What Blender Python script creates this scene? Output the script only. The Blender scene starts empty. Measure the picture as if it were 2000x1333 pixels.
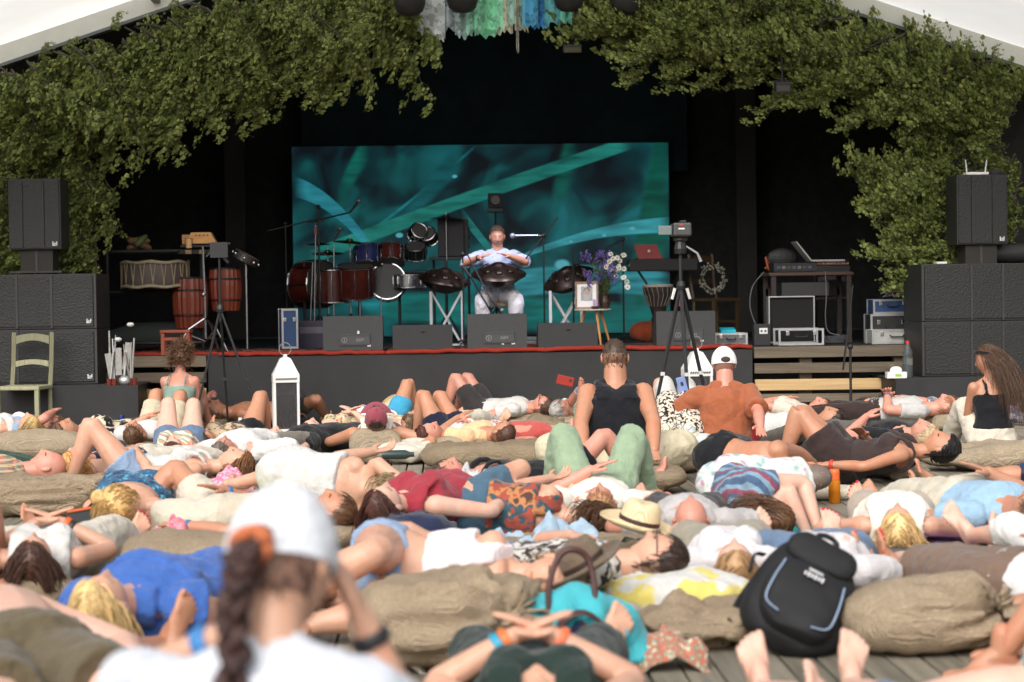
import bpy, bmesh, math, random
import numpy as np
from mathutils import Vector as V, Matrix
R = math.radians
rnd = random.Random(7)
S = bpy.context.scene
COL = S.collection

# ---------------------------------------------------------------- camera, sky, sun, exposure
FPX, CH = 3889.0, 1.30
YAW, PITCH, ROLL = R(1.9), math.atan(96/3889.0), R(0.8)
cf = V((math.sin(YAW)*math.cos(PITCH), math.cos(YAW)*math.cos(PITCH), -math.sin(PITCH)))
cr0 = V((math.cos(YAW), -math.sin(YAW), 0)); cu0 = cr0.cross(cf)
cr = cr0*math.cos(ROLL) - cu0*math.sin(ROLL); cu = cu0*math.cos(ROLL) + cr0*math.sin(ROLL)
cam = bpy.data.cameras.new('camera'); camo = bpy.data.objects.new('camera', cam); COL.objects.link(camo)
m3 = Matrix((cr, cu, -cf)).transposed().to_4x4(); m3.translation = V((0, 0, CH)); camo.matrix_world = m3
cam.sensor_width = 36; cam.lens = 36*FPX/2000; cam.clip_end = 500; cam.clip_start = .1
cam.dof.use_dof = True; cam.dof.focus_distance = 15.5; cam.dof.aperture_fstop = 3.0
S.camera = camo
SUN_EL, SUN_AZ = 40, 200        # high hazy sun behind the camera, a little to the left
w = bpy.data.worlds.new('World'); S.world = w; w.use_nodes = True
nt = w.node_tree; nt.nodes.clear()
sky = nt.nodes.new('ShaderNodeTexSky'); sky.sky_type = 'NISHITA'; sky.sun_disc = False
sky.sun_elevation = R(SUN_EL); sky.sun_rotation = R(SUN_AZ); sky.air_density = 1.0; sky.dust_density = 6.0; sky.ozone_density = 1.0
hs = nt.nodes.new('ShaderNodeHueSaturation'); hs.inputs['Saturation'].default_value = 0.30
bg = nt.nodes.new('ShaderNodeBackground'); bg.inputs['Strength'].default_value = 0.15
wo = nt.nodes.new('ShaderNodeOutputWorld')
nt.links.new(sky.outputs[0], hs.inputs['Color']); nt.links.new(hs.outputs[0], bg.inputs[0]); nt.links.new(bg.outputs[0], wo.inputs[0])
sl = bpy.data.lights.new('sun', 'SUN'); sl.energy = 0.6; sl.angle = R(60); sl.color = (1, .98, .95)
so = bpy.data.objects.new('sun', sl); COL.objects.link(so)
so.rotation_euler = (R(90-SUN_EL), 0, R(180-SUN_AZ)); so.location = (0, -5, 12)
S.view_settings.view_transform = 'Standard'; S.view_settings.look = 'None'; S.view_settings.gamma = 1
S.view_settings.exposure = 0.45; S.view_settings.use_curve_mapping = False
S.render.engine = 'CYCLES'; S.cycles.use_denoising = True; S.cycles.max_bounces = 6; S.cycles.diffuse_bounces = 3
S.cycles.transparent_max_bounces = 8; S.cycles.caustics_reflective = False; S.cycles.caustics_refractive = False

def G(px, py, z=0.0):
    "where the view ray of a spot in the photograph meets the level plane z"
    d = cf*FPX + cr*(px-1000) - cu*(py-666.5)
    t = (z-CH)/d.z
    return V((0, 0, CH)) + d*t
def AT(px, py, Y):
    "where it meets the upright plane at distance Y"
    d = cf*FPX + cr*(px-1000) - cu*(py-666.5)
    return V((0, 0, CH)) + d*(Y/d.y)

# ---------------------------------------------------------------- materials
_mats = {}
def lin(c):
    "a colour given as 0-255 sRGB -> linear"
    return tuple(((x/255)/12.92 if x/255 <= .04045 else ((x/255+.055)/1.055)**2.4) for x in c)
def soft(c, k):
    l = .3*c[0]+.6*c[1]+.1*c[2]; return tuple(x*(1-k)+l*k for x in c)
class N:
    def __init__(s, name):
        s.m = bpy.data.materials.new(name); s.m.use_nodes = True; s.t = s.m.node_tree; s.t.nodes.clear()
        s.out = s.t.nodes.new('ShaderNodeOutputMaterial'); s.p = s.t.nodes.new('ShaderNodeBsdfPrincipled')
        s.t.links.new(s.p.outputs[0], s.out.inputs[0])
    def n(s, typ, **kw):
        o = s.t.nodes.new('ShaderNode'+typ)
        for k, v in kw.items():
            if k in o.inputs: o.inputs[k].default_value = v
            else: setattr(o, k, v)
        return o
    def l(s, a, b): s.t.links.new(a, b)
    def coord(s, scale=(1, 1, 1), kind='Object'):
        tc = s.n('TexCoord'); mp = s.n('Mapping'); mp.inputs['Scale'].default_value = scale
        s.l(tc.outputs[kind], mp.inputs[0]); return mp.outputs[0]
    def ramp(s, fac, stops, interp='LINEAR'):
        r = s.n('ValToRGB'); e = r.color_ramp.elements; r.color_ramp.interpolation = interp
        while len(e) < len(stops): e.new(.5)
        for i, (p, c) in enumerate(stops): e[i].position = p; e[i].color = (*c, 1)
        s.l(fac, r.inputs[0]); return r.outputs[0]
    def bump(s, h, strength=.3, dist=.01):
        b = s.n('Bump'); b.inputs['Strength'].default_value = strength; b.inputs['Distance'].default_value = dist
        s.l(h, b.inputs['Height']); s.l(b.outputs[0], s.p.inputs['Normal'])
def sh255(c, k): return tuple(min(255, x*k) for x in c)
def sh(c, k): return tuple(min(1, x*k) for x in c)

def plain(c, rough=.5, metal=0, name='paint', var=.15, sc=6):
    key = ('plain', c, rough, metal, var, sc)
    if key in _mats: return _mats[key]
    a = N(name); a.p.inputs['Roughness'].default_value = rough; a.p.inputs['Metallic'].default_value = metal
    no = a.n('TexNoise', Scale=sc, Detail=5.0, Roughness=.65); a.l(a.coord(), no.inputs['Vector'])
    col = a.ramp(no.outputs[0], [(.3, sh(c, 1-var)), (.7, sh(c, 1+var))]); a.l(col, a.p.inputs['Base Color'])
    rr = a.n('MapRange'); rr.inputs[3].default_value = max(.05, rough-.1); rr.inputs[4].default_value = min(1, rough+.12)
    a.l(no.outputs[0], rr.inputs[0]); a.l(rr.outputs[0], a.p.inputs['Roughness'])
    _mats[key] = a.m; return a.m
def skin(tone):
    key = ('skin', tone)
    if key in _mats: return _mats[key]
    a = N('skin'); c = soft(lin(tone), .07)
    no = a.n('TexNoise', Scale=9.0, Detail=6.0, Roughness=.6); a.l(a.coord(), no.inputs['Vector'])
    red = (min(1, c[0]*1.0), c[1]*.72, c[2]*.68)
    a.l(a.ramp(no.outputs[0], [(.30, sh(c, .86)), (.50, c), (.62, (c[0]*1.02, c[1]*.9, c[2]*.87)), (.76, red)]), a.p.inputs['Base Color'])
    a.p.inputs['Roughness'].default_value = .46
    a.p.inputs['Subsurface Weight'].default_value = .12; a.p.inputs['Subsurface Radius'].default_value = (.02, .008, .005)
    a.p.inputs['Subsurface Scale'].default_value = .5
    n2 = a.n('TexNoise', Scale=160.0, Detail=3.0); a.l(a.coord(), n2.inputs['Vector']); a.bump(n2.outputs[0], .12, .004)
    _mats[key] = a.m; return a.m
def hairm(tone):
    key = ('hair', tone)
    if key in _mats: return _mats[key]
    a = N('hair'); c = lin(tone)
    no = a.n('TexNoise', Scale=45.0, Detail=4.0); a.l(a.coord(), no.inputs['Vector']); ge = a.n('NewGeometry')
    mr = a.n('Math', operation='MULTIPLY_ADD'); mr.inputs[1].default_value = .5; a.l(no.outputs[0], mr.inputs[0]); m2 = a.n('Math', operation='MULTIPLY'); m2.inputs[1].default_value = .5; a.l(ge.outputs['Random Per Island'], m2.inputs[0]); a.l(m2.outputs[0], mr.inputs[2])
    a.l(a.ramp(mr.outputs[0], [(.2, sh(c, .6)), (.5, c), (.8, sh(c, 1.55))]), a.p.inputs['Base Color'])
    a.p.inputs['Roughness'].default_value = .45; a.p.inputs['Specular IOR Level'].default_value = .35
    a.bump(no.outputs[0], .4, .01)
    _mats[key] = a.m; return a.m
def cloth(tone, pat=None, tones=(), sc=1.0, weave=.25):
    "woven cloth; pat: None, 'floral', 'stripes', 'plaid', 'spots', 'mottle', 'band'"
    key = ('cloth', tone, pat, tuple(tones), sc)
    if key in _mats: return _mats[key]
    a = N('cloth'); c = soft(lin(tone), .15); ts = [soft(lin(t), .15) for t in tones]
    a.p.inputs['Roughness'].default_value = .9; a.p.inputs['Sheen Weight'].default_value = .15
    a.p.inputs['Specular IOR Level'].default_value = .2
    co = a.coord()
    fine = a.n('TexNoise', Scale=14.0, Detail=6.0, Roughness=.7); a.l(co, fine.inputs['Vector'])
    base = a.ramp(fine.outputs[0], [(.3, sh(c, .86)), (.7, sh(c, 1.1))])
    def mix(f, x, y):
        mx = a.n('Mix', data_type='RGBA'); a.l(f, mx.inputs[0]); a.l(x, mx.inputs[6])
        if isinstance(y, tuple): mx.inputs[7].default_value = (*y, 1)
        else: a.l(y, mx.inputs[7])
        return mx.outputs[2]
    if pat == 'floral':
        vo = a.n('TexVoronoi', Scale=26.0*sc, Randomness=1.0); wn = a.n('TexNoise', Scale=22.0*sc); a.l(co, wn.inputs['Vector'])
        ad = a.n('VectorMath', operation='MULTIPLY_ADD'); ad.inputs[1].default_value = (.05/sc,)*3
        a.l(wn.outputs['Color'], ad.inputs[0]); a.l(co, ad.inputs[2]); a.l(ad.outputs[0], vo.inputs['Vector'])
        sp = a.n('SeparateColor'); a.l(vo.outputs['Color'], sp.inputs[0])
        k = len(ts)+1
        pc = a.ramp(sp.outputs[0], [(i/k, ([c]+ts)[i]) for i in range(k)], 'CONSTANT')
        f = a.ramp(vo.outputs['Distance'], [(.3, (1, 1, 1)), (.62, (0, 0, 0))]); base = mix(f, base, pc)
    elif pat in ('spots', 'mottle'):
        no = a.n('TexNoise', Scale=(30 if pat == 'spots' else 12)*sc, Detail=2.0, Roughness=.5); a.l(co, no.inputs['Vector'])
        k = len(ts); st = [(.0, (0, 0, 0))]
        f = a.ramp(no.outputs[0], [(.5, (0, 0, 0)), (.54, (1, 1, 1))]); base = mix(f, base, ts[0])
        if k > 1:
            n2 = a.n('TexNoise', Scale=(26 if pat == 'spots' else 8)*sc, Detail=2.0); mp = a.coord((1, 1.1, .9)); a.l(mp, n2.inputs['Vector'])
            for j, t in enumerate(ts[1:]):
                f = a.ramp(n2.outputs[0], [(.52+.07*j, (0, 0, 0)), (.55+.07*j, (1, 1, 1))]); base = mix(f, base, t)
    elif pat in ('stripes', 'plaid'):
        for j, t in enumerate(ts):
            wv = a.n('TexWave', Scale=6.0*sc*(1+.6*j), Distortion=.4); wv.bands_direction = ('X', 'Y', 'Z')[j % 3] if pat == 'plaid' else 'DIAGONAL'
            a.l(co, wv.inputs['Vector'])
            f = a.ramp(wv.outputs[0], [(.62, (0, 0, 0)), (.72, (.85,)*3)]); base = mix(f, base, t)
    a.l(base, a.p.inputs['Base Color'])
    cr_ = a.n('TexNoise', Scale=5.0, Detail=4.0, Roughness=.55); mp = a.coord((1, 1, 1)); a.l(mp, cr_.inputs['Vector'])
    cr_.inputs['Distortion'].default_value = 1.2
    a.bump(cr_.outputs[0], .55, .05)
    _mats[key] = a.m; return a.m
def burlap(tone=(182, 162, 136)):
    key = ('burlap', tone)
    if key in _mats: return _mats[key]
    a = N('burlap'); c = lin(tone); co = a.coord()
    n1 = a.n('TexNoise', Scale=3.5, Detail=6.0, Roughness=.7); a.l(co, n1.inputs['Vector'])
    n2 = a.n('TexNoise', Scale=90.0, Detail=3.0); a.l(co, n2.inputs['Vector'])
    w1 = a.n('TexWave', Scale=42.0, Distortion=3.0); w1.bands_direction = 'X'; a.l(co, w1.inputs['Vector'])
    w2 = a.n('TexWave', Scale=42.0, Distortion=3.0); w2.bands_direction = 'Y'; a.l(co, w2.inputs['Vector'])
    base = a.ramp(n1.outputs[0], [(.3, sh(c, .78)), (.5, c), (.72, sh(c, 1.18))])
    mx = a.n('Mix', data_type='RGBA', blend_type='MULTIPLY'); mx.inputs[0].default_value = .5
    f = a.ramp(n2.outputs[0], [(.35, (.6,)*3), (.65, (1, 1, 1))]); a.l(base, mx.inputs[6]); a.l(f, mx.inputs[7])
    a.l(mx.outputs[2], a.p.inputs['Base Color']); a.p.inputs['Roughness'].default_value = .95; a.p.inputs['Specular IOR Level'].default_value = .15
    md = a.n('Math', operation='ADD'); a.l(w1.outputs[0], md.inputs[0]); a.l(w2.outputs[0], md.inputs[1])
    m2 = a.n('Math', operation='MULTIPLY_ADD'); m2.inputs[1].default_value = 3.0; a.l(n1.outputs[0], m2.inputs[0]); a.l(md.outputs[0], m2.inputs[2])
    a.bump(m2.outputs[0], .6, .02)
    _mats[key] = a.m; return a.m
def wood(tone, sc=1.0, rough=.75, axis=1, var=.3):
    key = ('wood', tone, sc, axis, var)
    if key in _mats: return _mats[key]
    a = N('wood'); c = lin(tone); s_ = [16.0*sc]*3; s_[axis] = .8*sc
    co = a.coord(tuple(s_)); oi = a.n('ObjectInfo')
    ad = a.n('VectorMath', operation='ADD'); a.l(co, ad.inputs[0])
    ml = a.n('Math', operation='MULTIPLY'); ml.inputs[1].default_value = 60.0; a.l(oi.outputs['Random'], ml.inputs[0]); a.l(ml.outputs[0], ad.inputs[1])
    no = a.n('TexNoise', Scale=2.0, Detail=8.0, Roughness=.65, Distortion=.6); a.l(ad.outputs[0], no.inputs['Vector'])
    base = a.ramp(no.outputs[0], [(.25, sh(c, 1-var*1.5)), (.5, c), (.75, sh(c, 1+var))])
    br = a.n('MapRange'); br.inputs[3].default_value = .78; br.inputs[4].default_value = 1.18; a.l(oi.outputs['Random'], br.inputs[0])
    mx = a.n('VectorMath', operation='SCALE'); a.l(base, mx.inputs[0]); a.l(br.outputs[0], mx.inputs['Scale'])
    a.l(mx.outputs[0], a.p.inputs['Base Color']); a.p.inputs['Roughness'].default_value = rough
    a.bump(no.outputs[0], .35, .006)
    _mats[key] = a.m; return a.m
def glassy(tone, alpha_rough=.08, trans=.9):
    key = ('glass', tone, trans)
    if key in _mats: return _mats[key]
    a = N('clear_plastic'); a.p.inputs['Base Color'].default_value = (*lin(tone), 1); a.p.inputs['Roughness'].default_value = alpha_rough
    a.p.inputs['Transmission Weight'].default_value = trans; a.p.inputs['IOR'].default_value = 1.25
    _mats[key] = a.m; return a.m

BLK = plain((.018, .018, .019), .6, name='black_paint'); BLKC = plain((.042, .042, .043), .95, name='black_cloth', var=.3)
BLKM = plain((.018, .018, .019), .45, .2, name='black_metal'); CHR = plain((.55, .55, .57), .22, 1.0, name='chrome', var=.05)
WHT = plain((.78, .77, .74), .45, name='white_paint', var=.05); ALU = plain((.5, .5, .5), .38, .8, name='aluminium', var=.1)

# ---------------------------------------------------------------- mesh helpers
class MB:
    "collects vertices and faces; build() links them as one mesh object"
    def __init__(s): s.v = []; s.f = []; s.m = []
    def add(s, v, f, mi=0):
        o = len(s.v); s.v += [tuple(x) for x in v]; s.f += [tuple(i+o for i in q) for q in f]; s.m += [mi]*len(f); return s
    def box(s, c, size, rot=None, mi=0, taper=1.0, bev=0.0):
        hx, hy, hz = [q/2 for q in size]; c = V(c)
        if bev > 0:
            b = min(bev, hx*.9, hy*.9, hz*.9); bm = bmesh.new(); bmesh.ops.create_cube(bm, size=1)
            for q in bm.verts: q.co = V((q.co.x*2*hx, q.co.y*2*hy, q.co.z*2*hz))
            bmesh.ops.bevel(bm, geom=bm.edges[:], offset=b, segments=2, profile=.6, affect='EDGES')
            bm.verts.ensure_lookup_table(); vs = [q.co.copy() for q in bm.verts]; fs = [[q.index for q in f.verts] for f in bm.faces]; bm.free()
            for q in vs:
                if taper != 1 and q.z > 0: q.x *= taper; q.y *= taper
        else:
            vs = [V((x*hx*(taper if z > 0 else 1), y*hy*(taper if z > 0 else 1), z*hz)) for z in (-1, 1) for x, y in ((-1, -1), (1, -1), (1, 1), (-1, 1))]
            fs = [(3, 2, 1, 0), (4, 5, 6, 7), (0, 1, 5, 4), (1, 2, 6, 5), (2, 3, 7, 6), (3, 0, 4, 7)]
        if rot is not None: vs = [rot @ q for q in vs]
        return s.add([q+c for q in vs], fs, mi)
    def tube(s, pts, rad, n=8, ref=None, mi=0, cap='flat', closed=False):
        v, f = tube(pts, rad, ref, n, cap); return s.add(v, f, mi)
    def bar(s, a, b, w, h=None, mi=0):
        "a bar with a rectangular section"
        a, b = V(a), V(b); d = b-a; L = d.length; q = d.to_track_quat('Z', 'Y').to_matrix()
        return s.box((a+b)/2, (w, h or w, L), q, mi)
    def lathe(s, prof, c=(0, 0, 0), n=20, rot=None, mi=0, wob=0):
        vs = []; fs = []; c = V(c)
        for r, z in prof:
            for k in range(n):
                a = 2*math.pi*k/n; p = V((r*math.cos(a), r*math.sin(a), z)); vs.append((rot @ p if rot is not None else p)+c)
        for i in range(len(prof)-1):
            for k in range(n):
                a, b = i*n+k, i*n+(k+1) % n; fs.append((a, b, b+n, a+n))
        if prof[0][0] > 1e-4: fs.append(tuple(range(n))[::-1])
        if prof[-1][0] > 1e-4: fs.append(tuple(range((len(prof)-1)*n, len(prof)*n)))
        return s.add(vs, fs, mi)
    def ell(s, c, r, rot=None, n=14, m=9, mi=0):
        return s.lathe_ell(c, r, rot, n, m, mi)
    def lathe_ell(s, c, r, rot, n, m, mi):
        vs = []; fs = []; c = V(c)
        for i in range(m+1):
            t = math.pi*i/m
            for k in range(n):
                a = 2*math.pi*k/n; p = V((r[0]*math.sin(t)*math.cos(a), r[1]*math.sin(t)*math.sin(a), -r[2]*math.cos(t)))
                vs.append((rot @ p if rot is not None else p)+c)
        for i in range(m):
            for k in range(n):
                a, b = i*n+k, i*n+(k+1) % n; fs.append((a, b, b+n, a+n))
        return s.add(vs, fs, mi)
    def poly(s, pts, th, rot=None, c=(0, 0, 0), mi=0):
        "a flat outline in XZ given a thickness along Y"
        n = len(pts); c = V(c); vs = [V((x, y, z)) for y in (-th/2, th/2) for x, z in pts]
        if rot is not None: vs = [rot @ q for q in vs]
        fs = [tuple(range(n))[::-1], tuple(range(n, 2*n))]+[(i, (i+1) % n, (i+1) % n+n, i+n) for i in range(n)]
        return s.add([q+c for q in vs], fs, mi)
    def build(s, name, mats, parent=None, smooth=False, mat4=None):
        me = bpy.data.meshes.new(name); me.from_pydata([tuple(q) for q in s.v], [], s.f)
        if not isinstance(mats, (list, tuple)): mats = [mats]
        for m in mats: me.materials.append(m)
        if len(mats) > 1: me.polygons.foreach_set('material_index', s.m)
        bm = bmesh.new(); bm.from_mesh(me); bmesh.ops.remove_doubles(bm, verts=bm.verts, dist=1e-6); bmesh.ops.recalc_face_normals(bm, faces=bm.faces); bm.to_mesh(me); bm.free()
        if smooth:
            me.polygons.foreach_set('use_smooth', [True]*len(me.polygons))
            if smooth != 'all': me.set_sharp_from_angle(angle=R(42))
        return link(name, me, parent, mat4)
def link(name, me, parent=None, mat4=None):
    o = bpy.data.objects.new(name, me); COL.objects.link(o)
    if parent is not None: o.parent = parent
    if mat4 is not None: o.matrix_local = mat4
    return o
def tube(pts, rad, ref=None, n=8, cap='flat', sub=0):
    "a skin round a path; rad: radius or (a, b) along ref and across it"
    P = [V(p) for p in pts]; Rr = [(r, r) if not isinstance(r, (tuple, list)) else tuple(r) for r in rad]
    if sub:
        Q, W = [], []
        for i in range(len(P)-1):
            p0, p1, p2, p3 = P[max(i-1, 0)], P[i], P[i+1], P[min(i+2, len(P)-1)]
            for k in range(sub):
                t = k/sub; Q.append(.5*((2*p1)+(p2-p0)*t+(2*p0-5*p1+4*p2-p3)*t*t+(3*p1-p0-3*p2+p3)*t**3))
                u = t*t*(3-2*t); W.append((Rr[i][0]*(1-u)+Rr[i+1][0]*u, Rr[i][1]*(1-u)+Rr[i+1][1]*u))
        Q.append(P[-1]); W.append(Rr[-1]); P, Rr = Q, W
    m = len(P); T = []
    for i in range(m):
        t = (P[min(i+1, m-1)]-P[max(i-1, 0)]); T.append(t.normalized() if t.length > 1e-9 else V((0, 0, 1)))
    if ref is None: ref = V((0, 0, 1)) if abs(T[0].z) < .8 else V((1, 0, 0))
    refs = ref if isinstance(ref, list) else None
    a = V(refs[0] if refs else ref); vs = []; fs = []
    rings = []
    for i in range(m):
        if refs: a = V(refs[min(i*len(refs)//m, len(refs)-1)])
        a = (a-T[i]*a.dot(T[i]))
        a = a.normalized() if a.length > 1e-6 else T[i].orthogonal().normalized()
        rings.append((P[i], a.copy(), T[i].cross(a), Rr[i]))
    if cap == 'round':
        def capr(r, sgn, t):
            p, x, y, (ra, rb) = r; rm = (ra+rb)/2
            return [(p+t*sgn*rm*math.sin(q), x, y, (ra*math.cos(q), rb*math.cos(q))) for q in (R(35), R(65), R(85))]
        rings = capr(rings[0], -1, T[0])[::-1]+rings+capr(rings[-1], 1, T[-1])
    for p, x, y, (ra, rb) in rings:
        for k in range(n):
            q = 2*math.pi*k/n; vs.append(p+x*(ra*math.cos(q))+y*(rb*math.sin(q)))
    for i in range(len(rings)-1):
        for k in range(n):
            b = (k+1) % n; fs.append((i*n+k, i*n+b, (i+1)*n+b, (i+1)*n+k))
    fs.append(tuple(range(n))[::-1]); fs.append(tuple(range((len(rings)-1)*n, len(rings)*n)))
    return vs, fs
def thing(name, label, cat, loc=(0, 0, 0), rz=0, group=None):
    o = bpy.data.objects.new(name, None); COL.objects.link(o); o.location = loc; o.rotation_euler = (0, 0, rz); o.empty_display_size = .1
    return tag(o, label, cat, group)
def tag(o, label, cat, group=None, kind=None):
    if label: o['label'] = label
    if cat: o['category'] = cat
    if group: o['group'] = group
    if kind: o['kind'] = kind
    return o
def copy_tree(o, parent=None):
    c = o.copy(); COL.objects.link(c); c.parent = parent
    for ch in list(o.children): copy_tree(ch, c)
    return c
def RZ(a): return Matrix.Rotation(a, 3, 'Z')
def RX(a): return Matrix.Rotation(a, 3, 'X')
def RY(a): return Matrix.Rotation(a, 3, 'Y')
def text(s, size, loc, rot, mat, parent, ext=.001, name='lettering', align='CENTER'):
    cu_ = bpy.data.curves.new(name, 'FONT'); cu_.body = s; cu_.size = size; cu_.extrude = ext; cu_.align_x = align; cu_.align_y = 'CENTER'
    o = bpy.data.objects.new(name, cu_); COL.objects.link(o); o.location = loc; o.rotation_euler = rot; o.parent = parent; dg = bpy.context.evaluated_depsgraph_get(); me = bpy.data.meshes.new_from_object(o.evaluated_get(dg)); me.materials.clear(); me.materials.append(mat)
    bpy.data.objects.remove(o); q = link(name, me, parent); q.location = loc; q.rotation_euler = rot
    return q
# ---------------------------------------------------------------- setting: ground, deck, stage, tent, backdrop
YS, ZS = 19.8, .715          # stage front and stage height
YB = 26.6                    # screen
gm = plain((.10, .12, .05), .95, name='trampled_grass', var=.4, sc=2)
o = MB().add([(-90, -40, -.16), (90, -40, -.16), (90, 120, -.16), (-90, 120, -.16)], [(0, 1, 2, 3)]).build('ground', gm); o['kind'] = 'structure'
dk = thing('deck', None, None); dk['kind'] = 'structure'
DW = wood((124, 117, 102), .8, .8, 1, .35)
BWD = .122; r2 = random.Random(3)
lens = {}
def plank_mesh(L):
    if L not in lens:
        b = MB(); b.box((0, 0, 0), (BWD-.010, L-.008, .03), bev=.004); o = b.build('plank', DW); lens[L] = o.data; bpy.data.objects.remove(o)
    return lens[L]
for i in range(-58, 72):
    x = i*BWD; y = 2.0 if i % 2 else 3.5
    while y < YS+.4:
        L = (4.5 if (i*7+int(y*2)) % 3 else 6.0); L = min(L, 4.5 if y+L > YS+2 else L)
        me = plank_mesh(L); p = link('plank', me, dk); p.location = (x+r2.uniform(-.0015, .0015), y+L/2, -.015+r2.uniform(-.0015, .0015)); p.rotation_euler = (0, r2.uniform(-.004, .004), 0); y += L
o = MB().box((.8, 12, -.08), (16.4, 22, .06)).build('joist_bed', plain((.02, .018, .015), .95), dk)

# stage platform
st = thing('stage', None, None); st['kind'] = 'structure'
XL, XR = -2.35, 3.05         # where the black skirt starts and ends
b = MB(); b.box((.6, YS+3.9, ZS-.03), (15.2, 7.8, .056)); b.build('stage_floor', plain((.02, .019, .018), .7, name='stage_boards', var=.4), st)
def drape(name, x0, x1, y, z0, z1, amp=.02, mat=BLKC, parent=None, nx=120, nz=24, seed=1, wl=.35, rip=1.0):
    rr = np.random.default_rng(seed); xs = np.linspace(x0, x1, nx); zs = np.linspace(z0, z1, nz); vs = []; fs = []
    ph = rr.uniform(0, 6, 6); fr = rr.uniform(.5, 2.2, 6)*2*math.pi/wl/3
    for k, z in enumerate(zs):
        t = 1-k/(nz-1)
        for x in xs:
            d = sum(math.sin(x*fr[q]+ph[q]+t*1.5*math.sin(x*1.3+q)) for q in range(6))/6*amp*(.3+t*rip)
            vs.append((x, y+d-amp, z))
    for k in range(nz-1):
        for i in range(nx-1):
            a = k*nx+i; fs.append((a, a+1, a+nx+1, a+nx))
    return MB().add(vs, fs).build(name, mat, parent, smooth='all')
SKM = plain((.030, .030, .031), .85, name='black_skirt', var=.25, sc=3)
drape('front_skirt', XL, XR, YS-.02, 0, ZS-.02, .035, SKM, st, 160, 20, 5, .9)
def tag_struct(o): o['kind'] = 'structure'; return o
# slatted steps either side of the skirt
STW = [wood((112, 100, 84), .9, .85, 0, .35), wood((206, 172, 122), .9, .7, 0, .18)]
def steps(x0, x1, label, boards, posts):
    t = thing('stage_steps', label, 'steps', ((x0+x1)/2, YS, 0), 0)
    for z, h, new, dy in boards:
        q = MB(); q.box((0, 0, 0), (x1-x0, .05, h), bev=.006); q.build('plank', STW[new], t, mat4=Matrix.Translation((0, dy, z)) @ Matrix.Rotation(r2.uniform(-.006, .006), 4, 'Y'))
    for px in posts: MB().box((px-(x0+x1)/2, .08, .3), (.12, .10, .72)).build('post', STW[0], t)
    MB().box((0, .32, .33), (x1-x0, .03, .70)).build('back_panel', plain((.01, .01, .01), .9), t)
bl = [(.66, .11, 0, -.03), (.5, .10, 0, -.05), (.335, .11, 1, -.08), (.2, .085, 0, -.08), (.06, .09, 0, -.08)]
steps(XR+.02, XR+1.9, 'open slatted wooden steps up to the stage under the aluminium cases', bl, (XR+.55, XR+1.5))
steps(XL-1.35, XL-.02, 'open slatted wooden steps up to the stage behind the curly haired woman', bl, (XL-1.0, XL-.3))
# red patterned carpets lying over the front edge
def carpet(name, x0, x1, y0, y1, z, label, seed):
    a = N('carpet'); co = a.coord((1, 1, 1)); vo = a.n('TexVoronoi', Scale=16.0); a.l(co, vo.inputs['Vector'])
    w_ = a.n('TexWave', Scale=5.0, Distortion=3.0); a.l(co, w_.inputs['Vector'])
    c1 = a.ramp(vo.outputs['Distance'], [(.15, lin((150, 34, 22))), (.3, lin((190, 150, 110))), (.42, lin((160, 40, 24))), (.6, lin((52, 26, 26)))])
    a.l(c1, a.p.inputs['Base Color']); a.p.inputs['Roughness'].default_value = .95
    n_ = a.n('TexNoise', Scale=300.0); a.l(co, n_.inputs['Vector']); a.bump(n_.outputs[0], .6, .01)
    red = plain(lin((138, 38, 22)), .95, name='red_binding')
    rr = random.Random(seed); t = thing(name, label, 'carpet', (0, 0, 0)); vs = []; fs = []; nx, ny = 60, 14
    for j in range(ny):
        for i in range(nx):
            x = x0+(x1-x0)*i/(nx-1); y = y0+(y1-y0)*j/(ny-1); vs.append((x, y, z+.010+.004*math.sin(x*3+seed)+rr.uniform(0, .003)))
    for j in range(ny-1):
        for i in range(nx-1): q = j*nx+i; fs.append((q, q+1, q+nx+1, q+nx))
    MB().add(vs, fs).build('pile', a.m, t, smooth='all')
    q = MB(); q.tube([(x0+(x1-x0)*i/30, y0+rr.uniform(-.006, .006), z+.004+rr.uniform(-.008, .006)) for i in range(31)], [.022]*31, 8, cap='round'); q.build('edge_binding', red, t, smooth='all')
carpet('carpet', XL+.12, -.62, YS-.05, YS+1.5, ZS+.004, 'red and cream oriental carpet under the left hand stage wedges', 2)
carpet('carpet', -.58, XR-.02, YS-.06, YS+1.6, ZS+.006, 'long red oriental carpet along the stage front below the handpan player', 5)
carpet('carpet', -3.9, -2.3, YS+.3, YS+2.3, ZS+.004, 'dark red worn carpet under the percussion rack', 9)

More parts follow.
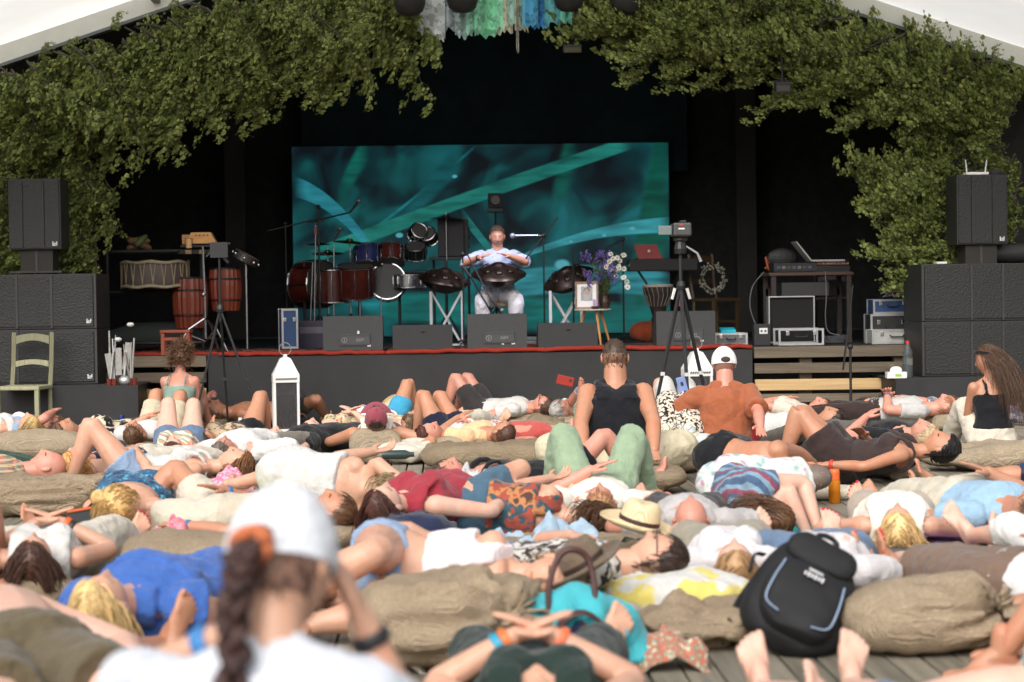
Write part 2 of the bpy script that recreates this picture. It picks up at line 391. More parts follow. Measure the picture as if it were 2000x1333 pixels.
# tent: white fabric roof, rafters, purlins, black backdrop
XC, ZR, SLP = .55, 5.30, .331
def zr(x): return ZR-SLP*abs(x-XC)
a = N('tent_fabric'); a.t.nodes.remove(a.p)
df = a.n('BsdfDiffuse'); tr = a.n('BsdfTranslucent'); mx = a.n('MixShader'); mx.inputs[0].default_value = .7
no = a.n('TexNoise', Scale=1.2, Detail=5.0); a.l(a.coord(), no.inputs['Vector'])
cc = a.ramp(no.outputs[0], [(.3, (.86, .85, .80)), (.7, (.93, .92, .89))])
a.l(cc, df.inputs[0]); a.l(cc, tr.inputs[0]); a.l(df.outputs[0], mx.inputs[1]); a.l(tr.outputs[0], mx.inputs[2]); a.l(mx.outputs[0], a.out.inputs[0]); FAB = a.m
tent = thing('tent_roof', 'white fabric gable tent roof over the stage front', 'tent')
TY0, TY1 = 16.2, 20.05
for s in (-1, 1):
    vs = []; fs = []; nx, ny = 30, 24
    for j in range(ny):
        for i in range(nx):
            u = i/(nx-1); x = XC+s*u*7.6; y = TY0+(TY1-TY0)*j/(ny-1); bay = abs(math.sin(math.pi*(y-TY0)/1.92))
            vs.append((x, y, zr(x)+.15-.05*bay*math.sin(math.pi*u)))
    for j in range(ny-1):
        for i in range(nx-1): q = j*nx+i; fs.append((q, q+1, q+nx+1, q+nx))
    MB().add(vs, fs).build('roof_panel', FAB, tent, smooth='all')
RW = plain((.80, .79, .73), .5, name='white_beam', var=.04)
for yr in (TY0+.1, TY1-.15):
    for s in (-1, 1):
        p0 = V((XC, yr, ZR+.03)); p1 = V((XC+s*7.55, yr, ZR-SLP*7.55+.03)); MB().bar(p0, p1, .12, .17).build('rafter', RW, tent)
        MB().bar(p0+V((0, 0, -.105)), p1+V((0, 0, -.105)), .13, .03).build('rafter_track', plain((.16, .17, .17), .5), tent)
PM = plain((.16, .16, .15), .45, .6, name='grey_steel')
for s in (-1, 1):
    for u in (3.35, 6.2):
        x = XC+s*u; MB().bar((x, TY0, zr(x)+.04), (x, TY1-.2, zr(x)+.04), .07).build('purlin', PM, tent)
for s in (-1, 1):
    for yr in (TY0+.1, TY1-.15): MB().box((XC+s*7.5, yr, 1.42), (.2, .14, 2.9)).build('leg', RW, tent)
bd = thing('backdrop', 'black cloth backdrop enclosing the stage', 'backdrop')
drape('back_cloth', -7.4, 8.6, YB+.75, ZS, 5.6, .05, BLKC, bd, 260, 8, 11, .5, .2)
drape('side_cloth', -7.4, -4.05, YS+1.5, 0, 5.0, .06, BLKC, bd, 60, 8, 12, .5, .2)
drape('side_cloth', 5.1, 8.6, YS+1.7, 0, 5.0, .06, BLKC, bd, 60, 8, 13, .5, .2)
for x, yq in ((-7.2, 0), (8.4, 0)): MB().box((x, YS+3.8, 2.4), (.05, 7.6, 5.6)).build('end_cloth', BLKC, bd)
q = MB(); q.add([(XC-7.8, TY1+.06, zr(XC-7.8)+.16), (XC, TY1+.06, ZR+.16), (XC, YB+1.2, ZR+.16), (XC-7.8, YB+1.2, zr(XC-7.8)+.16), (XC+7.8, TY1+.06, zr(XC+7.8)+.16), (XC+7.8, YB+1.2, zr(XC+7.8)+.16)], [(0, 1, 2, 3), (1, 4, 5, 2)]); q.build('ceiling_cloth', BLKC, bd)
# gathered cloth in the upper middle, blue light on it put into its colour
NAVY = plain((.010, .036, .050), .75, name='blue_sheen_cloth', var=.4, sc=2)
drape('blue_sheen_cloth', -1.9, 3.3, YB+.36, 2.9, 4.9, .10, NAVY, bd, 120, 20, 21, .9, .5)
PIL = plain((.06, .058, .055), .8, name='dark_pillar')
for px in (460, 1456):
    p = AT(px, 400, YB+.1); MB().box((p.x, YB+.1, ZS+2.0), (.27, .2, 4.0), bev=.01).build('pillar', PIL, bd)

# led screen: the picture is flat print on the panels
a = N('screen_picture'); a.p.inputs['Base Color'].default_value = (.01, .01, .012, 1); a.p.inputs['Roughness'].default_value = .6
tc = a.n('TexCoord'); sx = a.n('SeparateXYZ'); a.l(tc.outputs['Object'], sx.inputs[0])
def M_(op, x, y=None, clamp=False):
    q = a.n('Math', operation=op); q.use_clamp = clamp
    for i, z in enumerate((x, y)):
        if z is None: continue
        if isinstance(z, (int, float)): q.inputs[i].default_value = z
        else: a.l(z, q.inputs[i])
    return q.outputs[0]
X, Z = sx.outputs[0], sx.outputs[2]
n1 = a.n('TexNoise', Scale=1.5, Detail=2.0, Roughness=.45, Distortion=.7); a.l(tc.outputs['Object'], n1.inputs['Vector'])
col = a.ramp(n1.outputs[0], [(.38, lin((12, 22, 30))), (.50, lin((12, 54, 60))), (.6, lin((18, 86, 88))), (.75, lin((26, 112, 120)))])
def blade(col, pts, w0, w1, tone, soft, tone2=None):
    "a blade along z = quadratic in x through three points"
    (x0, z0), (x1, z1), (x2, z2) = pts
    A = np.linalg.solve(np.array([[x*x, x, 1] for x in (x0, x1, x2)]), np.array([z0, z1, z2]))
    zq = M_('ADD', M_('MULTIPLY', M_('ADD', M_('MULTIPLY', X, float(A[0])), float(A[1])), X), float(A[2]))
    slope = 2*A[0]*x1+A[1]; k = 1/math.sqrt(1+slope*slope)
    d = M_('MULTIPLY', M_('ABSOLUTE', M_('SUBTRACT', Z, zq)), k)
    tt = M_('DIVIDE', M_('SUBTRACT', X, x0), x2-x0, True)
    wd = M_('ADD', M_('MULTIPLY', tt, w1-w0), w0)
    f = M_('SUBTRACT', 1.0, M_('DIVIDE', M_('SUBTRACT', d, wd), soft), True)
    inx = M_('MULTIPLY', M_('MULTIPLY', M_('SUBTRACT', X, min(x0, x2)), 6.0, True), M_('MULTIPLY', M_('SUBTRACT', max(x0, x2), X), 6.0, True)); f = M_('MULTIPLY', f, inx)
    mx_ = a.n('Mix', data_type='RGBA'); a.l(f, mx_.inputs[0]); a.l(col, mx_.inputs[6])
    g = a.n('TexNoise', Scale=3.0, Detail=3.0); mpp = a.coord((.5, 1, 3)); a.l(mpp, g.inputs['Vector'])
    tcol = a.ramp(g.outputs[0], [(.3, lin(sh255(tone, .72))), (.7, lin(tone2 or sh255(tone, 1.12)))]); a.l(tcol, mx_.inputs[7]); return mx_.outputs[2]
def SP(px, py): p = AT(px, py, YB); return (p.x-SC.x, p.z-SC.z)
SC = AT(941, 466, YB)
def bl_(c, P, w0, w1, tone, soft, t2=None): return blade(c, [SP(*q) for q in P], w0, w1, tone, soft, t2)
col = bl_(col, [(655, 400), (685, 340), (722, 284)], .04, .07, (14, 104, 92), .06)
col = bl_(col, [(738, 460), (746, 370), (756, 284)], .09, .06, (16, 84, 82), .12)
col = bl_(col, [(1075, 420), (1100, 340), (1128, 280)], .06, .09, (12, 96, 84), .08)
col = bl_(col, [(1225, 640), (1262, 470), (1312, 320)], .10, .22, (10, 92, 78), .08)
col = bl_(col, [(700, 470), (830, 370), (930, 285)], .015, .012, (28, 120, 128), .01)
col = bl_(col, [(770, 445), (850, 360), (905, 285)], .015, .09, (18, 92, 98), .08)
col = bl_(col, [(600, 505), (910, 390), (1235, 278)], .085, .075, (22, 118, 110), .02, (40, 150, 138))
col = bl_(col, [(574, 365), (650, 405), (735, 500)], .10, .05, (36, 132, 152), .012, (52, 160, 176))
col = bl_(col, [(900, 415), (935, 460), (985, 520)], .05, .03, (34, 132, 128), .01)
col = bl_(col, [(1010, 505), (1150, 460), (1312, 440)], .015, .10, (60, 158, 168), .015)
col = bl_(col, [(980, 560), (1130, 545), (1312, 560)], .16, .14, (30, 134, 142), .05, (66, 168, 182))
col = bl_(col, [(700, 600), (1000, 610), (1312, 640)], .14, .2, (18, 112, 108), .08)
col = bl_(col, [(574, 545), (640, 560), (760, 600)], .10, .08, (34, 140, 150), .08)
vd = a.n('TexVoronoi', Scale=14.0); a.l(tc.outputs['Object'], vd.inputs['Vector'])
for dx, dz, rr_ in ((780, 460, .05), (888, 345, .035), (1235, 447, .04), (1180, 460, .03), (1115, 472, .025), (1098, 517, .10)):
    x_, z_ = SP(dx, dz); dd = M_('SQRT', M_('ADD', M_('POWER', M_('SUBTRACT', X, x_), 2.0), M_('POWER', M_('MULTIPLY', M_('SUBTRACT', Z, z_), 1.5), 2.0)))
    f = M_('SUBTRACT', 1.0, M_('DIVIDE', M_('SUBTRACT', dd, rr_*.7), rr_*.5), True)
    mx_ = a.n('Mix', data_type='RGBA'); a.l(f, mx_.inputs[0]); a.l(col, mx_.inputs[6]); mx_.inputs[7].default_value = (*lin((92, 182, 196)), 1); col = mx_.outputs[2]
a.l(col, a.p.inputs['Emission Color']); a.p.inputs['Emission Strength'].default_value = .52
led = thing('led_screen', 'large lit screen of teal grass blades behind the handpan player', 'screen', (SC.x, YB, SC.z))
wL = AT(1309, 466, YB).x-AT(574, 466, YB).x; hL = AT(941, 283, YB).z-ZS-.02
PICT = a.m
MB().add([(-wL/2, 0, -hL/2), (wL/2, 0, -hL/2), (wL/2, 0, hL/2), (-wL/2, 0, hL/2)], [(0, 1, 2, 3)]).build('panel_face', PICT, led, mat4=Matrix.Translation((0, 0, AT(941, 283, YB).z-hL/2-SC.z)))
for ob in led.children: # keep print coordinates centred on the screen
    me = ob.data; dz = ob.location.z
    for vv in me.vertices: vv.co.z += dz
    ob.matrix_local = Matrix.Identity(4)
MB().box((0, .07, AT(941, 283, YB).z-hL/2-SC.z), (wL+.004, .13, hL+.004)).build('cabinet', BLK, led)
# ---------------------------------------------------------------- birch greenery
def leaf_mat(c):
    a = N('birch_leaf'); ge = a.n('NewGeometry'); no = a.n('TexNoise', Scale=9.0, Detail=3.0); a.l(a.coord(), no.inputs['Vector'])
    n2 = a.n('TexNoise', Scale=60.0, Detail=1.0); a.l(a.coord(), n2.inputs['Vector'])
    ad = a.n('Math', operation='MULTIPLY_ADD'); ad.inputs[1].default_value = .6; a.l(ge.outputs['Random Per Island'], ad.inputs[0])
    m5 = a.n('Math', operation='MULTIPLY'); m5.inputs[1].default_value = .40; a.l(no.outputs[0], m5.inputs[0]); a.l(m5.outputs[0], ad.inputs[2])
    cc = a.ramp(ad.outputs[0], [(.18, sh(c, .5)), (.45, c), (.66, (c[0]*1.4, c[1]*1.35, c[2]*1.2)), (.80, (c[0]*2.1, c[1]*1.75, c[2]*1.5))])
    a.l(cc, a.p.inputs['Base Color']); a.p.inputs['Roughness'].default_value = .5; a.p.inputs['Specular IOR Level'].default_value = .35
    tr = a.n('BsdfTranslucent'); a.l(cc, tr.inputs[0]); mx = a.n('MixShader'); mx.inputs[0].default_value = .25
    a.l(a.p.outputs[0], mx.inputs[1]); a.l(tr.outputs[0], mx.inputs[2]); a.l(mx.outputs[0], a.out.inputs[0]); return a.m
LEAF = leaf_mat((.20, .25, .075)); BARK = plain((.09, .075, .055), .85, name='birch_bark', var=.4, sc=20)
def bough_mesh(seed, L=1.5, nl=420, spread=.5, lsz=.033):
    "a leafy bough: main stem along +X that droops, side twigs hanging; returns stem mesh, leaf mesh"
    rr = random.Random(seed); st_ = MB(); lf = MB()
    main = []; p = V((0, 0, 0)); d = V((1, 0, .1))
    for i in range(9):
        main.append(p.copy()); d = (d+V((0, rr.uniform(-.12, .12), -.06+rr.uniform(-.08, .05)))).normalized(); p = p+d*(L/8)
    st_.tube(main, [.016*(1-i/9.5)+.002 for i in range(9)], 5)
    tw = []
    for k in range(26):
        t = rr.uniform(.05, 1)*7.9; i = int(t); q = main[i].lerp(main[min(i+1, 8)], t-i)
        dd = V((rr.uniform(-.2, .9), rr.uniform(-1, 1), rr.uniform(-.5, .7))).normalized(); pts = [q]; n = 6; l = rr.uniform(.25, .6)*spread/.5
        for j in range(n):
            dd = (dd+V((0, 0, -.42))).normalized(); pts.append(pts[-1]+dd*(l/n))
        st_.tube(pts, [.004-.0005*j for j in range(n+1)], 3); tw.append(pts)
    for k in range(nl):
        pts = rr.choice(tw); t = rr.uniform(.1, 1)*(len(pts)-1.01); i = int(t); q = pts[i].lerp(pts[i+1], t-i)+V((rr.gauss(0, .03), rr.gauss(0, .03), rr.gauss(0, .03)))
        s = lsz*rr.choice((.45, .7, .85, 1.0, 1.15, 1.4)); ax = V((rr.uniform(-.6, .6), rr.uniform(-.6, .6), -1)).normalized()   # tip hangs down
        sd = ax.cross(V((rr.uniform(-1, 1), rr.uniform(-1, 1), rr.uniform(-.3, .3)))).normalized(); nrm = ax.cross(sd)
        c_ = q+ax*s*.2
        lf.add([c_, c_+ax*s*.55+sd*s*.72+nrm*s*.18, c_+ax*s*1.1+sd*s*.5+nrm*s*.12, c_+ax*s*1.9, c_+ax*s*1.1-sd*s*.5+nrm*s*.12, c_+ax*s*.55-sd*s*.72+nrm*s*.18], [(0, 1, 2, 3), (0, 3, 4, 5)])
    def mk(b, nm, m):
        me = bpy.data.meshes.new(nm); me.from_pydata([tuple(x) for x in b.v], [], b.f); me.materials.append(m); return me
    return mk(st_, 'stem', BARK), mk(lf, 'leaves', LEAF)
BOUGH = [bough_mesh(s, rl, nl, sp) for s, rl, nl, sp in ((1, 1.5, 1000, .5), (2, 1.3, 920, .6), (3, 1.7, 1080, .55), (4, 1.2, 840, .65), (5, 1.0, 740, .5))]
def bough(px, py, Y, ang, label, group, k, tilt=0, sc=1.0):
    p = AT(px, py, Y); t = thing('birch_bough', label, 'greenery', p, 0, group)
    t.rotation_euler = (tilt, -ang, rb.uniform(-.5, .5)); t.scale = (sc,)*3
    s, l = BOUGH[k % len(BOUGH)]; link('stem', s, t); lo = link('leaves', l, t); lo['kind'] = 'stuff'; return t
rb = random.Random(12); YG = YS+.02; kk = 0
def row(pts, n, depth, ang, label, group, jit=18, sc=(.8, 1.1)):
    "boughs strung between photographed points"
    global kk
    for i in range(n):
        t = i/(max(n-1, 1))*(len(pts)-1.001); j = int(t); f = t-j
        x = pts[j][0]*(1-f)+pts[j+1][0]*f+rb.uniform(-jit, jit); y = pts[j][1]*(1-f)+pts[j+1][1]*f+rb.uniform(-jit, jit)
        bough(x, y, YG+rb.uniform(*depth), ang+rb.uniform(-.45, .45), label, group, kk, rb.uniform(-.5, .5), rb.uniform(*sc)); kk += 1
def slope(pts, n, depth, ang, label, group, jit, sc):
    row(pts, n, depth, ang, label, group, jit, sc)
A_, GA = ['upper', 'middle', 'lower'], None
def la(k): return 'leafy birch bough tied along the %s edge of the left gable slope' % A_[k]
def lb(k): return 'leafy birch bough tied along the %s edge of the right gable slope' % A_[k]
NAR = (.55, .74)
row([(-30, 142), (200, 76), (400, 4)], 26, (-.25, .05), -.5, la(0), 'boughs on the upper left slope', 14, NAR)
row([(330, 15), (540, -20), (740, -30)], 20, (-.25, .05), -.6, la(0), 'boughs on the upper left slope', 14, NAR)
row([(-30, 150), (190, 90), (410, 25), (690, -10)], 32, (-.2, .15), -.75, la(1), 'boughs in the middle of the left slope', 16, (.5, .66))
row([(40, 170), (200, 125), (380, 70), (520, 50), (680, 10)], 30, (-.15, .2), -.9, la(2), 'boughs along the lower left slope', 16, (.46, .62))
row([(2030, 162), (1800, 92), (1590, 14)], 24, (-.25, .05), math.pi+.5, lb(0), 'boughs on the upper right slope', 14, NAR)
row([(1640, 20), (1440, -20), (1250, -30)], 20, (-.25, .05), math.pi+.6, lb(0), 'boughs on the upper right slope', 14, NAR)
row([(2010, 165), (1800, 105), (1570, 35), (1290, -10)], 32, (-.2, .15), math.pi+.75, lb(1), 'boughs in the middle of the right slope', 16, (.5, .66))
row([(1960, 175), (1800, 135), (1640, 85), (1480, 50), (1300, 10)], 32, (-.15, .2), math.pi+.9, lb(2), 'boughs along the lower right slope', 16, (.46, .62))
lc = 'upright leafy birch bough behind the left loudspeaker stack'; gc = 'birch boughs at the left post'
row([(-10, 210), (-10, 330), (-20, 470)], 16, (.05, .35), -1.0, lc, gc, 18, (.6, .8))
row([(60, 220), (75, 320), (70, 420), (80, 480)], 20, (.05, .4), -1.05, lc, gc, 20, (.55, .75))
row([(120, 230), (135, 300), (125, 420)], 14, (.1, .4), -.9, lc, gc, 18, (.5, .66))
ld = 'upright leafy birch bough behind the right loudspeaker stack'; gd = 'birch boughs at the right post'
row([(1960, 240), (1985, 350), (2000, 470)], 14, (.2, .4), math.pi+1.1, ld, gd, 18, (.5, .7))
row([(1900, 230), (1870, 310), (1860, 400), (1870, 450)], 20, (.1, .45), math.pi+.95, ld, gd, 24, (.5, .7))
row([(1880, 300), (1845, 330), (1880, 400)], 12, (.1, .4), math.pi+.5, ld, gd, 16, (.48, .6))
le = 'sprig of young birch sticking up over the white tent beam'
for px, py, an in ((75, 118, 1.2), (120, 100, .9), (215, 62, 1.3), (330, 20, 1.2), (1830, 90, 1.8), (1900, 118, 2.0), (1940, 130, 1.6)):
    bough(px, py, YG-.30, an, le, 'sprigs above the beam', 4, rb.uniform(-.4, .4), .2)
# the birch trunk standing at the back right
p = AT(1765, 545, YS+.9)
t = thing('birch_tree', 'pale cut birch trunk leaning by the right loudspeaker stack', 'tree', (p.x, p.y, ZS))
MB().tube([(0, 0, 0), (.02, 0, .35), (.1, .02, .9), (.2, .02, 1.6)], [.06, .055, .045, .03], 10).build('trunk', plain((.22, .19, .13), .85, name='pale_bark', var=.35, sc=14), t, smooth='all')
# ---------------------------------------------------------------- people: templates
def np_faces(me):
    return [tuple(p.vertices) for p in me.polygons]
def remesh_batch(jobs):
    "jobs: (verts, faces, voxel, smooth iterations, displace strength, seed) -> list of (verts ndarray, faces); all evaluated in one go"
    obs = []
    tx = {}
    for v, f, vox, sm, dis, sd, *dec in jobs:
        me = bpy.data.meshes.new('tmp'); me.from_pydata([tuple(x) for x in v], [], f); o = bpy.data.objects.new('tmp', me); COL.objects.link(o)
        bm = bmesh.new(); bm.from_mesh(me); bmesh.ops.recalc_face_normals(bm, faces=bm.faces); bm.to_mesh(me); bm.free()
        m = o.modifiers.new('r', 'REMESH'); m.mode = 'VOXEL'; m.voxel_size = vox; m.use_smooth_shade = True
        m = o.modifiers.new('s', 'SMOOTH'); m.factor = .5; m.iterations = sm
        if dis:
            for sc_, k in ((.20, 1.0), (.075, .6), (.035, .28)):
                key = (sc_, sd % 3)
                if key not in tx:
                    t = bpy.data.textures.new('folds', 'CLOUDS'); t.noise_scale = sc_; t.noise_depth = 2; tx[key] = t
                m = o.modifiers.new('d', 'DISPLACE'); m.texture = tx[key]; m.strength = dis*k; m.mid_level = .5; m.texture_coords = 'GLOBAL'
        if dec: m = o.modifiers.new('c', 'DECIMATE'); m.ratio = dec[0]
        obs.append(o)
    dg = bpy.context.evaluated_depsgraph_get(); dg.update(); out = []
    for o in obs:
        e = o.evaluated_get(dg); me = e.to_mesh(); n = len(me.vertices); a = np.empty(n*3, np.float32); me.vertices.foreach_get('co', a)
        nl = len(me.loops); lv = np.empty(nl, np.int32); me.loops.foreach_get('vertex_index', lv)
        ls = np.empty(len(me.polygons), np.int32); me.polygons.foreach_get('loop_start', ls); lt = np.empty(len(me.polygons), np.int32); me.polygons.foreach_get('loop_total', lt)
        out.append((a.reshape(-1, 3).copy(), lv.copy(), ls.copy(), lt.copy())); e.to_mesh_clear()
    for o in obs:
        me = o.data; bpy.data.objects.remove(o); bpy.data.meshes.remove(me)
    return out
class Acc:
    "joins evaluated pieces into one mesh"
    def __init__(s): s.v = []; s.lv = []; s.lt = []; s.mi = []; s.n = 0
    def add(s, piece, mi=0, mat=None, mis=None):
        v, lv, ls, lt = piece; v = np.asarray(v, float)
        if mat is not None:
            M = np.array(mat); flip = np.linalg.det(M[:3, :3]) < 0; v = v @ M[:3, :3].T + M[:3, 3]
            if flip:
                lv = np.concatenate([lv[a:a+b][::-1] for a, b in zip(ls, lt)])
        s.v.append(v); s.lv.append(np.asarray(lv)+s.n); s.lt.append(np.asarray(lt)); s.mi.append(np.asarray(mis) if mis is not None else np.full(len(lt), mi)); s.n += len(v)
    def build(s, name, mats, parent):
        v = np.concatenate(s.v).astype(np.float32); lv = np.concatenate(s.lv).astype(np.int32); lt = np.concatenate(s.lt).astype(np.int32); mi = np.concatenate(s.mi).astype(np.int32)
        me = bpy.data.meshes.new(name); me.vertices.add(len(v)); me.vertices.foreach_set('co', v.ravel()); me.loops.add(len(lv)); me.loops.foreach_set('vertex_index', lv)
        me.polygons.add(len(lt)); me.polygons.foreach_set('loop_start', np.concatenate([[0], np.cumsum(lt)[:-1]]).astype(np.int32))
        for m in mats: me.materials.append(m)
        me.polygons.foreach_set('material_index', mi); me.polygons.foreach_set('use_smooth', np.ones(len(lt), bool)); me.update(calc_edges=True); me.validate()
        return link(name, me, parent)
def piece_of(b):
    lv = np.array([i for f in b.f for i in f], np.int32); lt = np.array([len(f) for f in b.f], np.int32)
    return (np.array([tuple(x) for x in b.v], float), lv, np.concatenate([[0], np.cumsum(lt)[:-1]]).astype(np.int32), lt)
# hand: wrist at 0, fingers +X, palm faces -Z, thumb towards +Y
def hand_src(curl, spread=.06):
    b = MB()
    def T(p, r, ref=(0, 1, 0)): v, f = tube(p, r, V(ref), 10, 'round', 3); b.add(v, f)
    T([(-.03, 0, 0), (.01, 0, 0), (.05, 0, .002), (.088, 0, 0)], [(.025, .019), (.030, .017), (.039, .015), (.037, .012)])
    for y, l, r in ((.030, .072, .0085), (.010, .082, .009), (-.011, .076, .0085), (-.030, .060, .0075)):
        p = [V((.078, y*.95, 0))]; a = curl*.35
        for k, seg in enumerate((.44, .32, .24)):
            a2 = a; p.append(p[-1]+V((math.cos(a2)*l*seg*1.05, y*spread*4*seg, -math.sin(a2)*l*seg*1.05))); a += curl*.75
        v, f = tube(p, [r*1.1, r, r*.92, r*.78], V((0, 1, 0)), 8, 'round', 2); b.add(v, f)
    T([(.012, .018, -.006), (.04, .045, -.014), (.065, .058, -.02), (.088, .062, -.024)], [.015, .0125, .0105, .0085])
    return b
def foot_src():
    b = MB()
    def T(p, r, ref=(0, 1, 0)): v, f = tube(p, r, V(ref), 12, 'round', 3); b.add(v, f)
    T([(-.005, 0, .06), (0, 0, 0), (-.022, 0, -.042)], [.033, .036, .031])                        # ankle and heel
    T([(-.03, 0, -.048), (.03, 0, -.042), (.09, .004, -.046), (.135, .003, -.056)], [(.030, .026), (.031, .030), (.041, .022), (.046, .014)])
    T([(.0, 0, -.005), (.05, .004, -.018), (.10, .008, -.040)], [.032, .030, .018])
    for y, x, l, r in ((.032, .135, .056, .0135), (.012, .143, .046, .0095), (-.005, .140, .041, .009), (-.021, .133, .036, .0085), (-.036, .122, .031, .008)):
        v, f = tube([(x-.02, y, -.056), (x+l*.45, y*1.06, -.050), (x+l*.8, y*1.08, -.058)], [r*1.0, r*.95, r*.92], V((0, 1, 0)), 8, 'round', 2); b.add(v, f)
    return b
def mk_jobs(b, vox, sm=2): return (b.v, b.f, vox, sm, 0, 0, .24)
HAND_F, HAND_C, FOOT = remesh_batch([mk_jobs(hand_src(.12), .0042), mk_jobs(hand_src(.62, .02), .0042), mk_jobs(foot_src(), .0046)])
nb = MB()
for y, x, r in ((.034, .182, .0085), (.0125, .182, .006), (-.006, .176, .0055), (-.0225, .164, .005), (-.039, .148, .0048)): nb.ell((x, y, -.0465), (r*1.1, r, .006), n=8, m=5)
NAILS = piece_of(nb)
# head: crown +Z, face +Y
def head_piece():
    nu, nv = 56, 50; vs = []; b = MB()
    def g(x, s): return math.exp(-(x/s)**2)
    for j in range(nv+1):
        t = math.pi*j/nv
        for i in range(nu):
            # denser sampling over the face
            u = 2*math.pi*i/nu; u2 = u-.32*math.sin(2*u+math.pi)/2 if False else u
            x, y, z = math.sin(t)*math.sin(u2), math.sin(t)*math.cos(u2), math.cos(t)
            px, py, pz = x*.0765, y*.096-.004, z*.118
            if pz < .0:
                k = min(1, -pz/.11); px *= 1-.30*k*k
                if py < 0: py *= 1-.42*k
                else: py *= 1-.06*k
            if py > 0: # face
                fx = px
                f_ = min(1, py/.04)
                py += f_*(.024*g(fx, .0115)*g(pz+.026, .016)+.015*g(fx, .010)*g(pz-.002, .022))      # nose
                py += f_*(.006*g(abs(fx)-.028, .026)*g(pz-.034, .010)-.011*g(abs(fx)-.033, .016)*g(pz-.014, .012)+.006*g(abs(fx)-.033, .011)*g(pz-.012, .007))
                py += f_*(.007*g(fx, .020)*g(pz+.061, .0075)-.005*g(fx, .026)*g(pz+.064, .0028)+.010*g(fx, .022)*g(pz+.100, .014)+.006*g(abs(fx)-.04, .018)*g(pz+.025, .02))
            vs.append((px, py, pz))
    fs = []; mi = []
    for j in range(nv):
        for i in range(nu):
            a, c = j*nu+i, j*nu+(i+1) % nu; q = (a, c, c+nu, a+nu); fs.append(q[::-1])
            cx, cy, cz = [sum(vs[k][d] for k in q)/4 for d in range(3)]; m = 0
            if cy > .05 and abs(cx) < .022 and -.071 < cz < -.054: m = 1
            if cy > .04 and .016 < abs(cx) < .050 and .033 < cz < .0395: m = 2
            if cy > .05 and .021 < abs(cx) < .046 and .003 < cz < .0075: m = 2
            mi.append(m)
    b.add(vs, fs)
    for s in (-1, 1):
        k = len(b.f); b.ell((s*.079, -.010, .0), (.011, .019, .032), RZ(s*.35), 10, 8); mi += [0]*(len(b.f)-k)
    return piece_of(b), mi
HEAD, HEAD_MI = head_piece()
def scalp(d):
    "unit direction in head space -> is there hair"
    x, y, z = d
    if y > .25: return z > .56+.10*(y-.25)
    if y > -.1: return z > .02+(y+.1)*1.2
    return z > -.52
def frame(pos, X, Z):
    "4x4 from origin, X axis and approximate Z axis"
    X = V(X).normalized(); Z = V(Z); Z = (Z-X*Z.dot(X)).normalized(); Y = Z.cross(X)
    m = Matrix((X, Y, Z)).transposed().to_4x4(); m.translation = pos; return m
def ik(a, t, l1, l2, pole):
    a, t, pole = V(a), V(t), V(pole); d = t-a; L = min(d.length, (l1+l2)*.995); L = max(L, abs(l1-l2)+.02)
    dn = d.normalized(); t = a+dn*L; x = (l1*l1-l2*l2+L*L)/(2*L); h = math.sqrt(max(0, l1*l1-x*x))
    p = pole-dn*pole.dot(dn); p = p.normalized() if p.length > 1e-5 else dn.orthogonal().normalized()
    return a+dn*x+p*h, t

PEOPLE = []
TONE = {'pale': (216, 172, 150), 'fair': (208, 158, 130), 'tan': (188, 132, 100), 'red': (206, 142, 120), 'brown': (166, 112, 82)}
def person(label, pel, U, F, k=1.0, sex='f', build=1.0, tone='fair', legs=None, arms=None, curl=0.0, head=(0, 0), hair=None, clothes=(), voxel=.011, hpos=None, extra=None, nail=None, group=None, feet=True):
    PEOPLE.append(dict(label=label, pel=V(pel), U=V(U).normalized(), F=V(F), k=k, sex=sex, build=build, tone=tone, legs=legs or [('s', .1), ('s', .1)], arms=arms or ['side', 'side'],
        curl=curl, head=head, hair=hair, clothes=clothes, voxel=voxel, extra=extra, nail=nail, group=group, feet=feet))
def lie(label, head, hips, zh=.17, zp=.145, side=0, prone=False, k=1.0, hd=None, world=False, **kw):
    "a lying figure: photographed spot of the head centre, bearing of the hips; side -1/1 lies on that side (front turned left / right of the head direction)"
    H = G(head[0], head[1], zh); a_ = R(hips)+(0 if world else math.atan2(H.x, H.y)); D = V((math.sin(a_), math.cos(a_), 0))      # hips: bearing from head to hips off the line of sight (world: off the deck boards), 90 = right
    L = .66*k; dz = zh-zp; hor = math.sqrt(max(.1, L*L-dz*dz)); pel = H+D*hor; pel.z = zp; U = (H-pel).normalized()
    Lh = U.cross(V((0, 0, 1))).normalized()
    F = V((0, 0, 1)) if not side and not prone else (V((0, 0, -1)) if prone else Lh*side+V((0, 0, .12)))
    person(label, pel, U, F, k=k, head=hd or (0, 0), voxel=max(.008, min(.0125, .00062*pel.y+.0016)), **kw)

